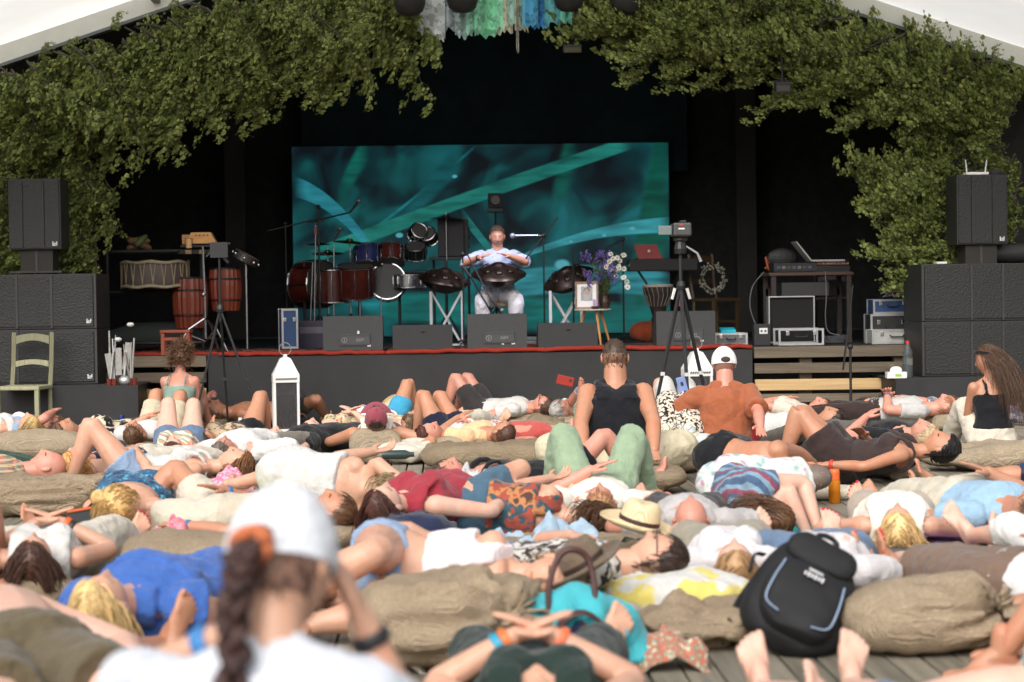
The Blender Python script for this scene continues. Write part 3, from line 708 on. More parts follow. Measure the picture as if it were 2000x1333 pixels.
def solve(p):
    "joints of one figure"
    k, U, F = p['k'], p['U'], p['F']; F = (F-U*F.dot(U)).normalized(); Lv = U.cross(F); p['Lv'] = Lv; b = p['build'] = p['build']*1.06; f = p['sex'] == 'f'
    # spine with curl towards the front
    hs_ = [-.07, 0, .09, .17, .27, .36, .44, .49, .56]; pts = []; Us = []; Fs = []; pos = p['pel'].copy(); last = 0
    for h in hs_:
        a = p['curl']*max(0, min(1, (h)/.5)); u = U*math.cos(a)+F*math.sin(a); ff = F*math.cos(a)-U*math.sin(a)
        if h < 0: pos_ = p['pel']+U*h*k
        else: pos = pos+u*((h-last)*k); pos_ = pos.copy(); last = h
        pts.append(pos_); Us.append(u); Fs.append(ff)
    W = [(.10, .08), (.168, .112), (.150, .108), (.130, .098), (.142, .106), (.152, .108), (.128, .085), (.062, .060), (.054, .056)]
    if f: W = [(.10, .085), (.172, .115), (.150, .105), (.120, .090), (.128, .098), (.138, .100), (.112, .076), (.052, .052), (.046, .048)]
    bb = [1, b, b, b**1.25, b**1.15, b, 1, 1, 1]; W = [(x*k*q, y*k*q) for (x, y), q in zip(W, bb)]
    p['spine'] = pts; p['Wt'] = W; u1, f1 = Us[-1], Fs[-1]; p['F1'] = f1; p['U1'] = u1
    sw = (.152 if f else .175)*k
    if abs(Lv.z) > .7: sw *= .80
    shl = [pts[6]-u1*.02*k+Lv*(s*sw) for s in (1, -1)]; hip = [p['pel']+Lv*(s*.092*k*(1.05 if f else 1))-U*.02*k for s in (1, -1)]
    # head: pitch forward, yaw to the figure's left
    pit, yaw = p['head'][:2]; hu = u1*math.cos(pit)+f1*math.sin(pit); hf = f1*math.cos(pit)-u1*math.sin(pit)
    hf = hf*math.cos(yaw)+Lv*math.sin(yaw)
    if len(p['head']) > 2: q = p['head'][2]; ll = hu.cross(hf); hu = hu*math.cos(q)+ll*math.sin(q)
    hc = pts[7]+hu*(.155*k)+hf*.012; p['hc'], p['hu'], p['hf'] = hc, hu, hf
    D = V((-U.x, -U.y, 0)); D = D.normalized() if D.length > .3 else V((F.x, F.y, 0)).normalized(); Zu = V((0, 0, 1)); p['D'] = D
    fl = min(p['pel'].z-.11, 0) if False else 0
    p['limbs'] = []; p['feet_'] = []; p['hands_'] = []
    for s, h, lg in zip((1, -1), hip, p['legs']):
        if lg is None: continue
        out = V((Lv.x, Lv.y, 0))*s; out = out.normalized() if out.length > .2 else Lv*s; m = lg[0]
        if m == 's':
            a = lg[1]; an = h+D*(.835*k*math.cos(a))+out*(.835*k*math.sin(a)); an.z = lg[2] if len(lg) > 2 else .075; pole = Zu*.6+out*.3
            toe = Zu*.85+D*.35+out*.45; dor = -D
        elif m == 'k':
            an = h+D*(lg[1]*k)+out*(lg[2] if len(lg) > 2 else .02); an.z = lg[4] if len(lg) > 4 else .085; pole = Zu+out*(lg[3] if len(lg) > 3 else 0); toe = D+out*.15; dor = Zu
        elif m == 'b':
            an = h+D*(lg[1]*k)+out*(lg[2] if len(lg) > 2 else -.02); an.z = .07; pole = out+Zu*(lg[3] if len(lg) > 3 else .15); toe = D*.8-out*.3; dor = out
        elif m == 'f':   # lying on one side: knees towards the front
            ff = V((F.x, F.y, 0)).normalized(); an = h+D*(lg[1]*k)+ff*(lg[2]*k); an.z = .07 if s*Lv.z < 0 else .16; pole = ff; toe = D*.3+ff; dor = -D
        elif m == 'at':
            an = V(lg[1]); pole = V(lg[2]); toe = V(lg[3]); dor = V(lg[4])
        kn, an = ik(h, an, .43*k, .42*k, pole); th = b**.8
        p['limbs'].append(('leg', s, h, kn, an)); p['feet_'].append((s, an, toe.normalized(), dor, (an-kn).normalized()))
    for s, sh_, ar in zip((1, -1), shl, p['arms']):
        if ar is None: continue
        out = Lv*s; el = None; u, ff = u1, f1
        cen = pts[1]
        if ar == 'side': t = sh_-u*.46*k+out*.16; pole = out-ff*.3; pn = -ff
        elif ar == 'belly': t = cen+u*.14*k+ff*(.125*k*b+.02)+out*.05; pole = out-ff*.55; pn = -ff
        elif ar == 'low': t = cen+u*.03*k+ff*(.12*k*b+.01)+out*.07; pole = out-ff*.4; pn = -ff
        elif ar == 'chest': t = cen+u*.30*k+ff*(.13*k)+out*.02; pole = out-ff*.5; pn = -ff
        elif ar == 'head': t = hc-hf*.085+out*.05-hu*.01; pole = out+u*.4; pn = hf
        elif ar == 'brow': t = hc+hf*.115+out*.02+hu*.03; pole = out*1.0+u*.5; pn = -hf
        elif ar == 'out': t = sh_+out*.42*k-u*.24*k; t.z = .05; pole = -u+out*.3; pn = V((0, 0, -1))
        elif ar == 'over': t = sh_+u*.36*k+out*.22*k; t.z = max(.05, sh_.z-.06); pole = out; pn = V((0, 0, 1))
        elif ar == 'rest': t = cen+u*.12*k+out*(.19*k)+ff*.03; pole = -ff+out*.2; pn = -out
        elif ar == 'fwd': t = sh_+ff*.40*k-u*.10*k; pole = -u; pn = out
        else: t = V(ar[1]); pole = V(ar[2]) if len(ar) > 2 else out; pn = V(ar[3]) if len(ar) > 3 else -ff
        el, wr = ik(sh_, t, .285*k, .255*k, pole); p['limbs'].append(('arm', s, sh_, el, wr)); p['hands_'].append((s, wr, (wr-el).normalized(), pn, ar))
    return p
def body_src(p):
    b = MB(); k, bd, f = p['k'], p['build'], p['sex'] == 'f'; Lv = p['Lv']
    v, fc = tube(p['spine'], p['Wt'], Lv, 16, 'round', 3); b.add(v, fc)
    neck = [p['spine'][6], p['spine'][7], p['hc']-p['hu']*.03-p['hf']*.015]; rn = (.050 if f else .061)*k*max(1, bd)**.7
    v, fc = tube(neck, [rn*1.25, rn, rn*.95], Lv, 12, 'round', 3); b.add(v, fc)
    for s in (1, -1):   # trapezius and buttock, breast
        v, fc = tube([p['spine'][7], p['spine'][6]+Lv*(s*.10*k)], [.045*k, .042*k], p['F1'], 8, 'round', 2); b.add(v, fc)
        b.ell(p['pel']+Lv*(s*.075*k)-p['F']*(.055*k)-p['U']*.04*k, (.085*k*bd, .08*k*bd, .09*k*bd))
        if f: b.ell(p['spine'][4].lerp(p['spine'][5], .6)+Lv*(s*.070*k)+p['F1']*(.078*k), (.058*k*bd,)*3)
    for typ, s, a, m, e in p['limbs']:
        if typ == 'leg':
            w = bd**.8*(1.06 if f else 1); p1 = a.lerp(m, .35); p2 = m.lerp(e, .32); d = (e-m).normalized(); q = (m-a).normalized(); back = (q-d); back = back.normalized()*.012 if back.length > .05 else V((0, 0, 0))
            v, fc = tube([a+(a-m)*.06, p1, a.lerp(m, .8), m, p2-back, m.lerp(e, .72), e], [.086*k*w, .080*k*w, .058*k*w, .055*k, .056*k*w, .042*k, .036*k], None, 12, 'round', 3)
        else:
            w = bd**.6*(.92 if f else 1.06); v, fc = tube([a, a.lerp(m, .4), m, m.lerp(e, .3), e+(e-m).normalized()*.012], [.054*k*w, .046*k*w, .038*k*w, .040*k*w, .026*k*w], None, 10, 'round', 3)
        b.add(v, fc)
    return b
def traps(p, b, g):
    for s in (1, -1):
        v, f = tube([p['spine'][7]-p['U1']*.012, p['spine'][6]+p['Lv']*(s*.10*p['k'])], [.045*p['k']+g*.8, .046*p['k']+g], p['F1'], 10, 'flat', 2); b.add(v, f)
def garment_src(p, c):
    "c: dict(t=type, ...); returns MB"
    b = MB(); t = c['t']; k = p['k']; g = c.get('loose', .014); Lv = p['Lv']; sp, W = p['spine'], p['Wt']
    def torso(i0, i1, ex=g, lo=None, f0=0):
        pts = [q.copy() for q in sp[i0:i1+1]]; ww = [(x+ex, y+ex) for x, y in W[i0:i1+1]]
        if lo: pts[0] = sp[i0].lerp(sp[i0+1], lo)
        v, f = tube(pts, ww, Lv, 18, 'flat', 3); b.add(v, f)
        if p['sex'] == 'f' and i1 >= 5 and t not in ('bandeau0',):
            for s in (1, -1): b.ell(sp[4].lerp(sp[5], .55)+Lv*(s*.068*k)+p['F1']*(.078*k), (.060*k*p['build']+ex*.6,)*3)
        if t in ('dress', 'shorts', 'pants', 'mini', 'skirt', 'brief'):
            for s in (1, -1): b.ell(p['pel']+Lv*(s*.075*k)-p['F']*(.055*k)-p['U']*.04*k, ((.085*p['build'])*k+ex*.7,)*3)
    def limb(typ, f0, f1, ex, flare=1.0, rounds=False):
        for ty, s, a, m, e in p['limbs']:
            if ty != typ: continue
            if c.get('only') and s != c['only']: continue
            bd = p['build']
            if typ == 'leg': rs = [(0, .088*bd**.8), (.35, .082*bd**.8), (.8, .060*bd**.8), (1, .057), (1.32, .058), (1.72, .045), (2, .040)]; fm = p['sex'] == 'f'
            else: rs = [(0, .056), (.4, .048), (1, .041), (1.3, .042), (2, .028)]
            def at(x): return a.lerp(m, x) if x <= 1 else m.lerp(e, x-1)
            def rad(x):
                for (x0, r0), (x1, r1) in zip(rs, rs[1:]):
                    if x <= x1: return (r0+(r1-r0)*(x-x0)/(x1-x0))*k
                return rs[-1][1]*k
            xs = [f0+(f1-f0)*i/6 for i in range(7)]; rr = [rad(x)+ex*(1+(flare-1)*i/6) for i, x in enumerate(xs)]; pts = [at(x) for x in xs]
            if f0 == 0: pts[0] = a+(a-m)*.07
            v, f = tube(pts, rr, None, 14, 'flat', 2); b.add(v, f)
            if typ == 'arm' and f0 == 0: b.ell(a, (.056*k+min(ex, .018),)*3)
    if t in ('tee', 'long') or c.get('wide'): traps(p, b, g)
    if t == 'tee': torso(c.get('i0', 0), 6, lo=c.get('lo')); limb('arm', 0, c.get('sl', .62), g*1.1, 1.7); v, f = tube([sp[6], sp[6].lerp(sp[7], .55)], [(W[6][0]*.8, W[6][1]+g*.5), (W[7][0]+.016, W[7][1]+.012)], Lv, 14, 'flat'); b.add(v, f)
    elif t == 'long': torso(c.get('i0', 0), 6); limb('arm', 0, c.get('sl', 1.92), g*1.1, 1.25); v, f = tube([sp[6], sp[6].lerp(sp[7], .6)], [(W[6][0]*.8, W[6][1]+g*.5), (W[7][0]+.016, W[7][1]+.012)], Lv, 14, 'flat'); b.add(v, f)
    elif t == 'tank':
        torso(c.get('i0', 0), 5, lo=c.get('lo'))
        for s in (1, -1):   # straps over the shoulder
            w_ = c.get('strap', .045); x = .085*k if p['sex'] == 'm' else .088*k
            fr = sp[5]+Lv*(s*x)+p['F1']*(W[5][1]+.008); tp = sp[6].lerp(sp[7], .25)+Lv*(s*x*.92)+p['U1']*(.030*k); bk = sp[5]+Lv*(s*x)-p['F1']*(W[5][1]+.008)
            mf = sp[6]+Lv*(s*x)+p['F1']*(W[6][1]+.012); mb = sp[6]+Lv*(s*x)-p['F1']*(W[6][1]+.012)
            v, f = tube([fr, mf, tp, mb, bk], [(w_, .014)]*5, Lv, 8, 'flat', 3); b.add(v, f)
        if c.get('wide'): v, f = tube([sp[5], sp[6].lerp(sp[7], .35)], [(W[5][0]+g, W[5][1]+g), (W[7][0]+.05*k, W[7][1]+.022)], Lv, 16, 'flat', 4); b.add(v, f)
    elif t == 'bandeau': torso(c.get('i0', 3), 5, lo=c.get('lo'))
    elif t in ('shorts', 'mini', 'brief', 'pants'):
        torso(0, c.get('i1', 2)); limb('leg', 0, c.get('ln', {'shorts': .62, 'mini': .30, 'brief': .12, 'pants': 1.93}[t]), g*1.1, c.get('flare', 1.6))
    elif t in ('dress', 'skirt'):
        torso(1, c.get('top', 5) if t == 'dress' else 2); ls = [q for q in p['limbs'] if q[0] == 'leg']
        if ls:
            a = sum((q[2] for q in ls), V((0, 0, 0)))/len(ls); m = sum((q[3] for q in ls), V((0, 0, 0)))/len(ls); e = sum((q[4] for q in ls), V((0, 0, 0)))/len(ls); ln = c.get('ln', .9)
            def wd(i, x):
                q = [(z[2].lerp(z[3], x) if x <= 1 else z[3].lerp(z[4], x-1)) for z in ls]; return (q[0]-q[-1]).length/2
            xs = [ln*i/6 for i in range(7)]; pts = [(a.lerp(m, x) if x <= 1 else m.lerp(e, x-1)) for x in xs]
            v, f = tube([p['pel']]+pts, [(W[1][0]+g, W[1][1]+g)]+[(max(wd(0, x)+.085*k*(1-.25*min(x, 1.3))+g*1.6, .1), (.092-.022*min(x, 1.5))*k+g*1.5) for x in xs], Lv, 18, 'flat', 2); b.add(v, f)
    elif t == 'sleeve': limb('arm', c.get('f0', .9), c.get('f1', 1.9), g)
    elif t == 'legwrap': limb('leg', c.get('f0', .3), c.get('f1', 1), g)
    return b
def hair_make(p, h, seed):
    "h: dict(c=tone, style='short'|'crop'|'mid'|'long', L, bun, tail); base cap + strands, as one mesh"
    k = p['k']; hc, hu, hf = p['hc'], p['hu'], p['hf']; M = frame(hc, hu.cross(hf)*-1, hu)
    # columns: X = right, Y = front, Z = up
    X = hf.cross(hu).normalized(); Y = hf.normalized(); Z = hu.normalized(); Y = (Y-Z*Y.dot(Z)).normalized(); X = Y.cross(Z)
    M = Matrix((X, Y, Z)).transposed().to_4x4(); M.translation = hc; p['HM'] = M
    if not h: return None
    rr = np.random.default_rng(seed); st = h.get('style', 'mid'); th = {'buzz': .002, 'crop': .006, 'short': .011, 'mid': .016, 'long': .014, 'curly': .03}[st]
    b = MB(); vs = []; nu, nv = 30, 20; ok = []
    for j in range(nv+1):
        t = math.pi*j/nv
        for i in range(nu):
            u = 2*math.pi*i/nu; d = V((math.sin(t)*math.sin(u), math.sin(t)*math.cos(u), math.cos(t)))
            q = V((d.x*.0765, d.y*.096-.004, d.z*.118)); nrm = V((d.x/.0765, d.y/.096, d.z/.118)).normalized()
            if q.z < 0 and q.y < 0: q.y *= 1-.42*min(1, -q.z/.11)
            s_ = scalp(d); ok.append(s_); vs.append(q*k+nrm*((th+rr.uniform(-.002, .002)) if s_ else -.012))
    fs = []
    for j in range(nv):
        for i in range(nu):
            a, c = j*nu+i, j*nu+(i+1) % nu; f = (a, c, c+nu, a+nu)
            if sum(ok[x] for x in f) >= 2: fs.append(f[::-1])
    b.add([M @ q for q in vs], fs)
    if st in ('buzz', 'crop', 'short'): b.m = [1 if sum(vs[i].z for i in f)/len(f) < .022*k and sum(vs[i].y for i in f)/len(f) < .05*k else 0 for f in fs]
    n = {'buzz': 0, 'crop': 240, 'short': 320, 'mid': 330, 'long': 360, 'curly': 330}[st]; n = h.get('n', n); n = int(n*(.5 if p['pel'].y > 12 and st != 'curly' else .72))
    if n:
        L0 = h.get('L', {'crop': .018, 'short': .042, 'mid': .16, 'long': .38, 'curly': .10}[st]); part = h.get('part', .0); zf = h.get('zf', .06)
        steps = 5 if L0 < .07 else 9
        P = []; Dr = []
        while len(P) < n:
            d = rr.normal(size=3); d /= np.linalg.norm(d)
            if d[2] < -.1 and st in ('mid', 'long') and rr.random() < .5: continue
            if not scalp(d): continue
            P.append(d)
        P = np.array(P); pos = np.stack([P[:, 0]*.0765, P[:, 1]*.096-.004, P[:, 2]*.118], 1)*k*(1+th/.1)
        crown = np.array([part, .02 if st in ('mid', 'long') else -.4, 1.0])
        if st in ('mid', 'long'): dr = np.stack([np.sign(P[:, 0]-part*.5)*(h.get('fan', .9)+0*P[:, 0]), h.get('bk', -.55)-0*P[:, 0], -.35-.0*P[:, 0]], 1)
        else: dr = P-crown
        if st == 'curly': dr = P+rr.normal(size=P.shape)*.7
        if st in ('short', 'crop'): dr = dr-P*(dr*P).sum(1)[:, None]; dr = dr/np.maximum(np.linalg.norm(dr, axis=1), .05)[:, None]+P*.10+rr.normal(size=P.shape)*.22
        Rm = np.array(M.to_3x3()); T = np.array(hc)
        pos = pos @ Rm.T+T; dr = dr @ Rm.T; dr /= np.linalg.norm(dr, axis=1)[:, None]
        ax = np.array([.0765, .096, .118])*k+th; L = L0*rr.uniform(.7, 1.1, n); path = [pos.copy()]
        gdir = np.array(h.get('g', (0, 0, -1.0)))
        for s in range(steps):
            if st == 'curly': dr = dr+rr.normal(size=dr.shape)*.55
            else: dr = dr+gdir*(.33 if L0 > .07 else .04)+rr.normal(size=dr.shape)*.07
            dr /= np.linalg.norm(dr, axis=1)[:, None]; pos = pos+dr*(L/steps)[:, None]
            loc = (pos-T) @ Rm+np.array([0, .004, 0]); q = np.linalg.norm(loc/ax, axis=1); ins = (q < 1.03) | (L0 < .07)
            loc2 = loc/np.maximum(q, 1e-3)[:, None]*1.03; loc = np.where(ins[:, None], loc2, loc); pos = (loc-np.array([0, .004, 0])) @ Rm.T+T
            low = pos[:, 2] < zf
            pos[:, 2] = np.where(low, zf+rr.uniform(0, .012, n), pos[:, 2])
            path.append(pos.copy())
        path = np.array(path); r0 = {'crop': .003, 'short': .0034, 'mid': .0034, 'long': .0036, 'curly': .0042}[st]; r0 = h.get('r', r0)
        vs = []; fs = []
        for i in range(n):
            pt = path[:, i]; o = len(vs); tg = np.gradient(pt, axis=0); tg /= np.maximum(np.linalg.norm(tg, axis=1), 1e-9)[:, None]
            a = np.cross(tg, rr.normal(size=3)); a /= np.maximum(np.linalg.norm(a, axis=1), 1e-9)[:, None]; c = np.cross(tg, a)
            for s in range(steps+1):
                r = r0*(1-.75*s/steps)
                for q in (0, 2.094, 4.189): vs.append(tuple(pt[s]+r*(a[s]*math.cos(q)+c[s]*math.sin(q))))
            for s in range(steps):
                for q in range(3): x, y = o+s*3+q, o+s*3+(q+1) % 3; fs.append((x, y, y+3, x+3))
        b.add(vs, fs)
    if h.get('bun'):
        bx = V(h['bun']); c0 = M @ (bx*k)
        for q in range(9):
            pts = []; ax_ = V(rr.normal(size=3)).normalized()
            for s in range(9): pts.append(c0+Matrix.Rotation(s*.7, 3, ax_) @ (ax_.orthogonal().normalized()*(.032*k)))
            b.tube(pts, [.014]*9, 6, cap='round')
        b.ell(c0, (.034*k,)*3)
    if h.get('tail'):   # list of head-space points, with thick braid or tail
        pts = [M @ (V(q)*k) if isinstance(q, tuple) and len(q) == 3 else V(q[:3]) for q in h['tail']]; tr = h.get('tr', .02)
        vv, _f = tube(pts, [.001]*len(pts), None, 3, 'flat', 8); cen = [(V(vv[i])+V(vv[i+1])+V(vv[i+2]))/3 for i in range(0, len(vv), 3)]; nn = len(cen)
        for q in range(3):      # three plaited strands, each a bundle of hairs
            line = [c+X*(tr*.62*math.sin(i*.62+q*2.094))+Y*(tr*.42*math.sin(2*(i*.62+q*2.094))) for i, c in enumerate(cen)]
            for m_ in range(14):
                of = V(rr.normal(size=3))*tr*.22; b.tube([x+of*(1-.5*i/nn) for i, x in enumerate(line)], [tr*.24*(1-.5*i/nn) for i in range(nn)], 5, cap='round')
    return b
def head_item(p, kind, mats, root):
    M = p['HM']; k = p['k']
    def B(name, b, mat, par=root, sm=True): b.v = [tuple(M @ (V(q)*k)) for q in b.v]; return b.build(name, mat, par, smooth=sm)
    if kind == 'cap':
        c = B('cap', MB().lathe([(.088*math.cos(a), .122*math.sin(a)) for a in [R(q) for q in range(2, 90, 8)]]+[(.0, .124)], (0, -.008, .012), 24), mats[0])
        for v_ in c.data.vertices: pass
        b = MB(); vs = []; fs = []
        for i in range(13):
            a = R(-62+i*124/12)
            for r_, z in ((.083, .024), (.125, .022), (.155, .012)): vs.append((r_*math.sin(a)*.92, r_*math.cos(a)+.006, z-.05*abs(math.sin(a))**2*(r_-.08)/.07))
        vs += [(x, y, z-.004) for x, y, z in vs]; o = 39
        for i in range(12):
            for j in range(2): q = i*3+j; fs.append((q, q+1, q+4, q+3)); fs.append((q+o, q+3+o, q+4+o, q+1+o))
        b.add(vs, fs); B('cap_brim', b, mats[0], c); B('cap_button', MB().ell((0, -.008, .135), (.008, .008, .005), n=8, m=5), mats[0], c)
    elif kind == 'backcap':
        b = MB().lathe([(.096*math.cos(a), .126*math.sin(a)) for a in [R(q) for q in range(-8, 90, 8)]]+[(.0, .122)], (0, -.010, .012), 28)
        B('cap', b, mats[0]); B('cap_strap', MB().tube([(.05*math.cos(a), -.098-.002*math.sin(a), .014+.0*math.sin(a)) for a in [R(q) for q in range(0, 181, 20)]], [(.006, .003)]*10, 6), mats[0])
        B('cap_opening', MB().ell((0, -.100, .020), (.036, .013, .024), n=12, m=8), mats[1])
    elif kind == 'glasses':
        b = MB()
        for s in (-1, 1):
            b.tube([(s*.034+.024*math.cos(a), .102, .012+.017*math.sin(a)) for a in [R(q) for q in range(0, 361, 30)]], [.0025]*13, 5)
            b.tube([(s*.058, .100, .016), (s*.080, .05, .016), (s*.084, -.01, .012)], [.0025]*3, 5)
        b.tube([(-.01, .104, .015), (.01, .104, .015)], [.0025]*2, 5); B('glasses', b, mats[0])
    elif kind == 'headband':
        B('headband', MB().tube([(.093*math.sin(a), .104*math.cos(a)-.004, .055+.03*math.cos(a)) for a in [R(q) for q in range(0, 361, 20)]], [(.012, .004)]*19, 6), mats[0])
    elif kind == 'beard':
        rr = random.Random(3); b = MB()
        for i in range(150):
            a = rr.uniform(-1.2, 1.2); z = rr.uniform(-.108, -.048)
            if abs(a) < .35 and z > -.075: continue
            q = V((.064*math.sin(a), .082*math.cos(a), z)); b.tube([q, q+V((.01*math.sin(a), .01*math.cos(a), -.014))], [.004, .001], 3)
        B('beard', b, mats[0])
def band(p, s, tone, root, f=.88, w=.012, name='wristband'):
    for ty, q, a, m, e in p['limbs']:
        if ty == 'arm' and q == s:
            c = m.lerp(e, f); d = (e-m).normalized(); r = .032*p['k']*(p['build']**.6)
            MB().tube([c-d*w, c-d*w*.5, c+d*w*.5, c+d*w], [r, r+.003, r+.003, r], 14).build(name, plain(lin(tone), .45, name='wristband'), root, smooth=True)
def finish_people():
    "evaluates every body and garment in one pass, then joins hands, feet and heads to the bodies"
    jobs = []; idx = []
    for n, p in enumerate(PEOPLE):
        solve(p); b = body_src(p); jobs.append((b.v, b.f, p['voxel'], 4, 0, n, .21)); idx.append((n, None))
        for c in p['clothes']:
            g = garment_src(p, c); jobs.append((g.v, g.f, p['voxel']*1.15, c.get('sm', 2), c.get('wr', .028), n, .36)); idx.append((n, c))
    res = remesh_batch(jobs); roots = {}
    for (n, c), pc in zip(idx, res):
        p = PEOPLE[n]
        if c is None:
            base = p['pel'].copy(); base.z = 0
            root = thing('person', p['label'], 'person', (0, 0, 0), 0, p['group']); roots[n] = root; sk = skin(TONE[p['tone']] if isinstance(p['tone'], str) else p['tone'])
            A = Acc(); A.add(pc); k = p['k']
            hb = hair_make(p, p['hair'], n+5); hm = p['HM']; A.add(HEAD, 0, hm @ Matrix.Scale(k, 4), HEAD_MI)
            for s, wr, d, pn, ar in p['hands_']:
                Zt = -V(pn); m = frame(wr, d+V(pn)*.12*(1 if ar in ('belly', 'low', 'chest') else 0), Zt)
                # thumb (+Y) should lie towards the head / front side
                want = p['U1'] if ar in ('belly', 'low', 'chest', 'side', 'out') else p['F1']
                mir = m.col[1].to_3d().dot(want) < 0
                A.add(HAND_C if ar in ('side', 'out', 'fwd', 'head', 'grip') or (isinstance(ar, tuple) and ar[0] == 'grip') else HAND_F, 0, m @ Matrix.Diagonal((k, -k if mir else k, k, 1)))
            if p['feet']:
                for s, an, toe, dor, sd in p['feet_']:
                    m = frame(an, toe, dor); inner = -p['Lv']*s; mir = m.col[1].to_3d().dot(inner) < 0
                    A.add(FOOT, 0, m @ Matrix.Diagonal((k*1.02, (-k if mir else k)*1.02, k*1.02, 1)))
                    if p['nail']: A.add(NAILS, 3, m @ Matrix.Diagonal((k*1.02, (-k if mir else k)*1.02, k*1.02, 1)))
            tn = TONE[p['tone']] if isinstance(p['tone'], str) else p['tone']; hc_ = p['hair']['c'] if p['hair'] else (70, 50, 40)
            lip = skin((int(tn[0]*.90), int(tn[1]*.74), int(tn[2]*.72)))
            A.build('body', [sk, lip, skin(tuple(int(.55*a_+.45*b_*.6) for a_, b_ in zip(hc_, tn))), plain(lin(p['nail'] or (220, 160, 150)), .25, name='nail_polish')], root)
            if hb: hb.build('hair', [hairm(p['hair']['c']), skin(tuple(int(.5*a_+.5*b_) for a_, b_ in zip(p['hair']['c'], tn)))], root, smooth='all')
            for it in (p['extra'] or ()):
                if it[0] == 'band': band(p, it[1], it[2], root, *it[3:])
                elif callable(it[0]): it[0](p, root)
                else: head_item(p, it[0], it[1], root)
        else:
            A = Acc(); A.add(pc); A.build(c['n'], [c['m']], roots[n])
# ---------------------------------------------------------------- people: who lies and sits where
def _g(t, n, m, kw): d = dict(t=t, n=n, m=m if not isinstance(m, tuple) else cloth(m)); d.update(kw); return d
def tee(m, **k): return _g('tee', 'shirt', m, k)
def lng(m, **k): return _g('long', 'shirt', m, k)
def tank(m, **k): return _g('tank', 'top', m, k)
def band_(m, **k): return _g('bandeau', 'top', m, k)
def shorts(m, **k): return _g('shorts', 'shorts', m, k)
def mini(m, **k): return _g('mini', 'shorts', m, k)
def pants(m, **k): return _g('pants', 'trousers', m, k)
def dress(m, **k): return _g('dress', 'dress', m, k)
def skirt(m, **k): return _g('skirt', 'skirt', m, k)
def H(c, style='mid', **k): d = dict(c=c, style=style); d.update(k); return d
DENIM = cloth((92, 116, 146)); LDEN = cloth((132, 158, 190)); CREAM = cloth((206, 196, 176)); WHITE = cloth((202, 199, 194)); BLACKC = cloth((26, 26, 30)); NAVYC = cloth((28, 32, 54)); KHAKI = cloth((190, 176, 146)); CHARC = cloth((54, 50, 50))
DK = (46, 34, 28); BR = (84, 58, 40); LB = (140, 108, 74); BL = (196, 160, 108); AU = (70, 36, 26); GY = (150, 146, 140); BK = (26, 22, 22)
KN = [('k', .42, .03), ('k', .46, .03)]

# by the left loudspeakers
lie('man in a pale denim shirt with one arm over his face', (104, 834), -70, .2, sex='m', tone='red', hair=H(BR, 'short'), arms=['brow', 'side'], legs=[('k', .42), ('k', .5)], clothes=[tee(LDEN), shorts((76, 76, 62), ln=.7)])
lie('blonde woman lying with a cream pillow behind the long burlap bolster', (58, 834), -25, .22, tone='fair', hair=H((176, 146, 96), 'long', zf=.16), arms=['side', 'side'], legs=[('s', .1), ('s', .1)], clothes=[tank(WHITE), pants(CREAM)])
lie('woman in a black and cream leaf print top by the black plinth', (126, 846), 62, .18, tone='tan', hair=H(BR, 'mid', zf=.1), arms=['side', 'side'], legs=[('s', .15), ('b', .55)], clothes=[tee(cloth((206, 190, 160), 'spots', ((24, 24, 24),), .5)), pants(BLACKC)])
lie('person in dark green trousers with a bare foot beside the long burlap bolster', (-335, 912), 91, .18, tone='pale', sex='m', hair=H(DK, 'short'), arms=['belly', 'side'], legs=[('s', .05), ('s', .12)], clothes=[tee((90, 110, 90)), pants((38, 70, 52))])
lie('bald sunburnt man in an orange and green checked shirt', (98, 914), -82, .22, sex='m', tone='red', hair=None, arms=['belly', 'side'], legs=[('s', .1), ('s', .1)], clothes=[tee(cloth((186, 112, 88), 'plaid', ((92, 132, 118), (120, 98, 100), (196, 172, 124)), .8)), shorts((90, 80, 70))])
lie('woman with ginger hair in a navy t-shirt lying behind the burlap sack', (152, 900), 38, .22, hair=H((190, 140, 84), 'mid', zf=.14), tone='red', hd=(-.1, .5), arms=['side', 'out'], legs=[('s', .1), ('s', .2)], clothes=[tee(NAVYC), pants(CREAM)])
lie('man in a white t-shirt and khaki shorts with his hand on his belly', (262, 852), 18, .18, sex='m', tone='tan', hair=H(BR, 'short'), arms=['belly', 'side'], legs=[('k', .40), ('k', .46)], clothes=[tee(WHITE), shorts(KHAKI, ln=.72)])
lie('woman in denim shorts and a cream embroidered crop top with both knees raised', (338, 884), 4, .15, tone='pale', hair=H(AU, 'mid', zf=.06), arms=['side', 'side'], legs=[('k', .44, .0), ('k', .48, .0)], clothes=[tank(cloth((232, 214, 180), 'stripes', ((200, 120, 84), (120, 150, 140)), .8), i0=2), mini(DENIM)])
def seat(label, px, py, ang=0, zp=.10, lean=0.0, **kw):
    "a figure sitting on the floor, bearing of the face: 0 = towards the stage"
    q = G(px, py, 0); a = R(ang); F = V((math.sin(a), math.cos(a), 0)); q.z = zp
    person(label, q, V((0, 0, 1))-F*lean, F, voxel=max(.007, min(.0115, .0006*q.y+.0012)), **kw)
seat('curly haired woman in a mint strap top sitting before the wooden steps', 350, 850, 12, tone='red', k=.97, curl=.22, hair=H((104, 76, 56), 'curly', n=620, L=.13), arms=['fwd', 'fwd'], legs=[('k', .5, .0), ('k', .45, .05)], clothes=[tank((132, 160, 144), strap=.008), shorts((120, 110, 90))])
lie('person in black shorts with one bare knee raised beside the denim shorts woman', (402, 868), 22, .15, tone='tan', hair=H(DK, 'mid'), arms=['side', 'side'], legs=[('s', .2), ('k', .40)], clothes=[tee(cloth((190, 168, 130), 'spots', ((120, 90, 70),), .8)), mini(BLACKC)])
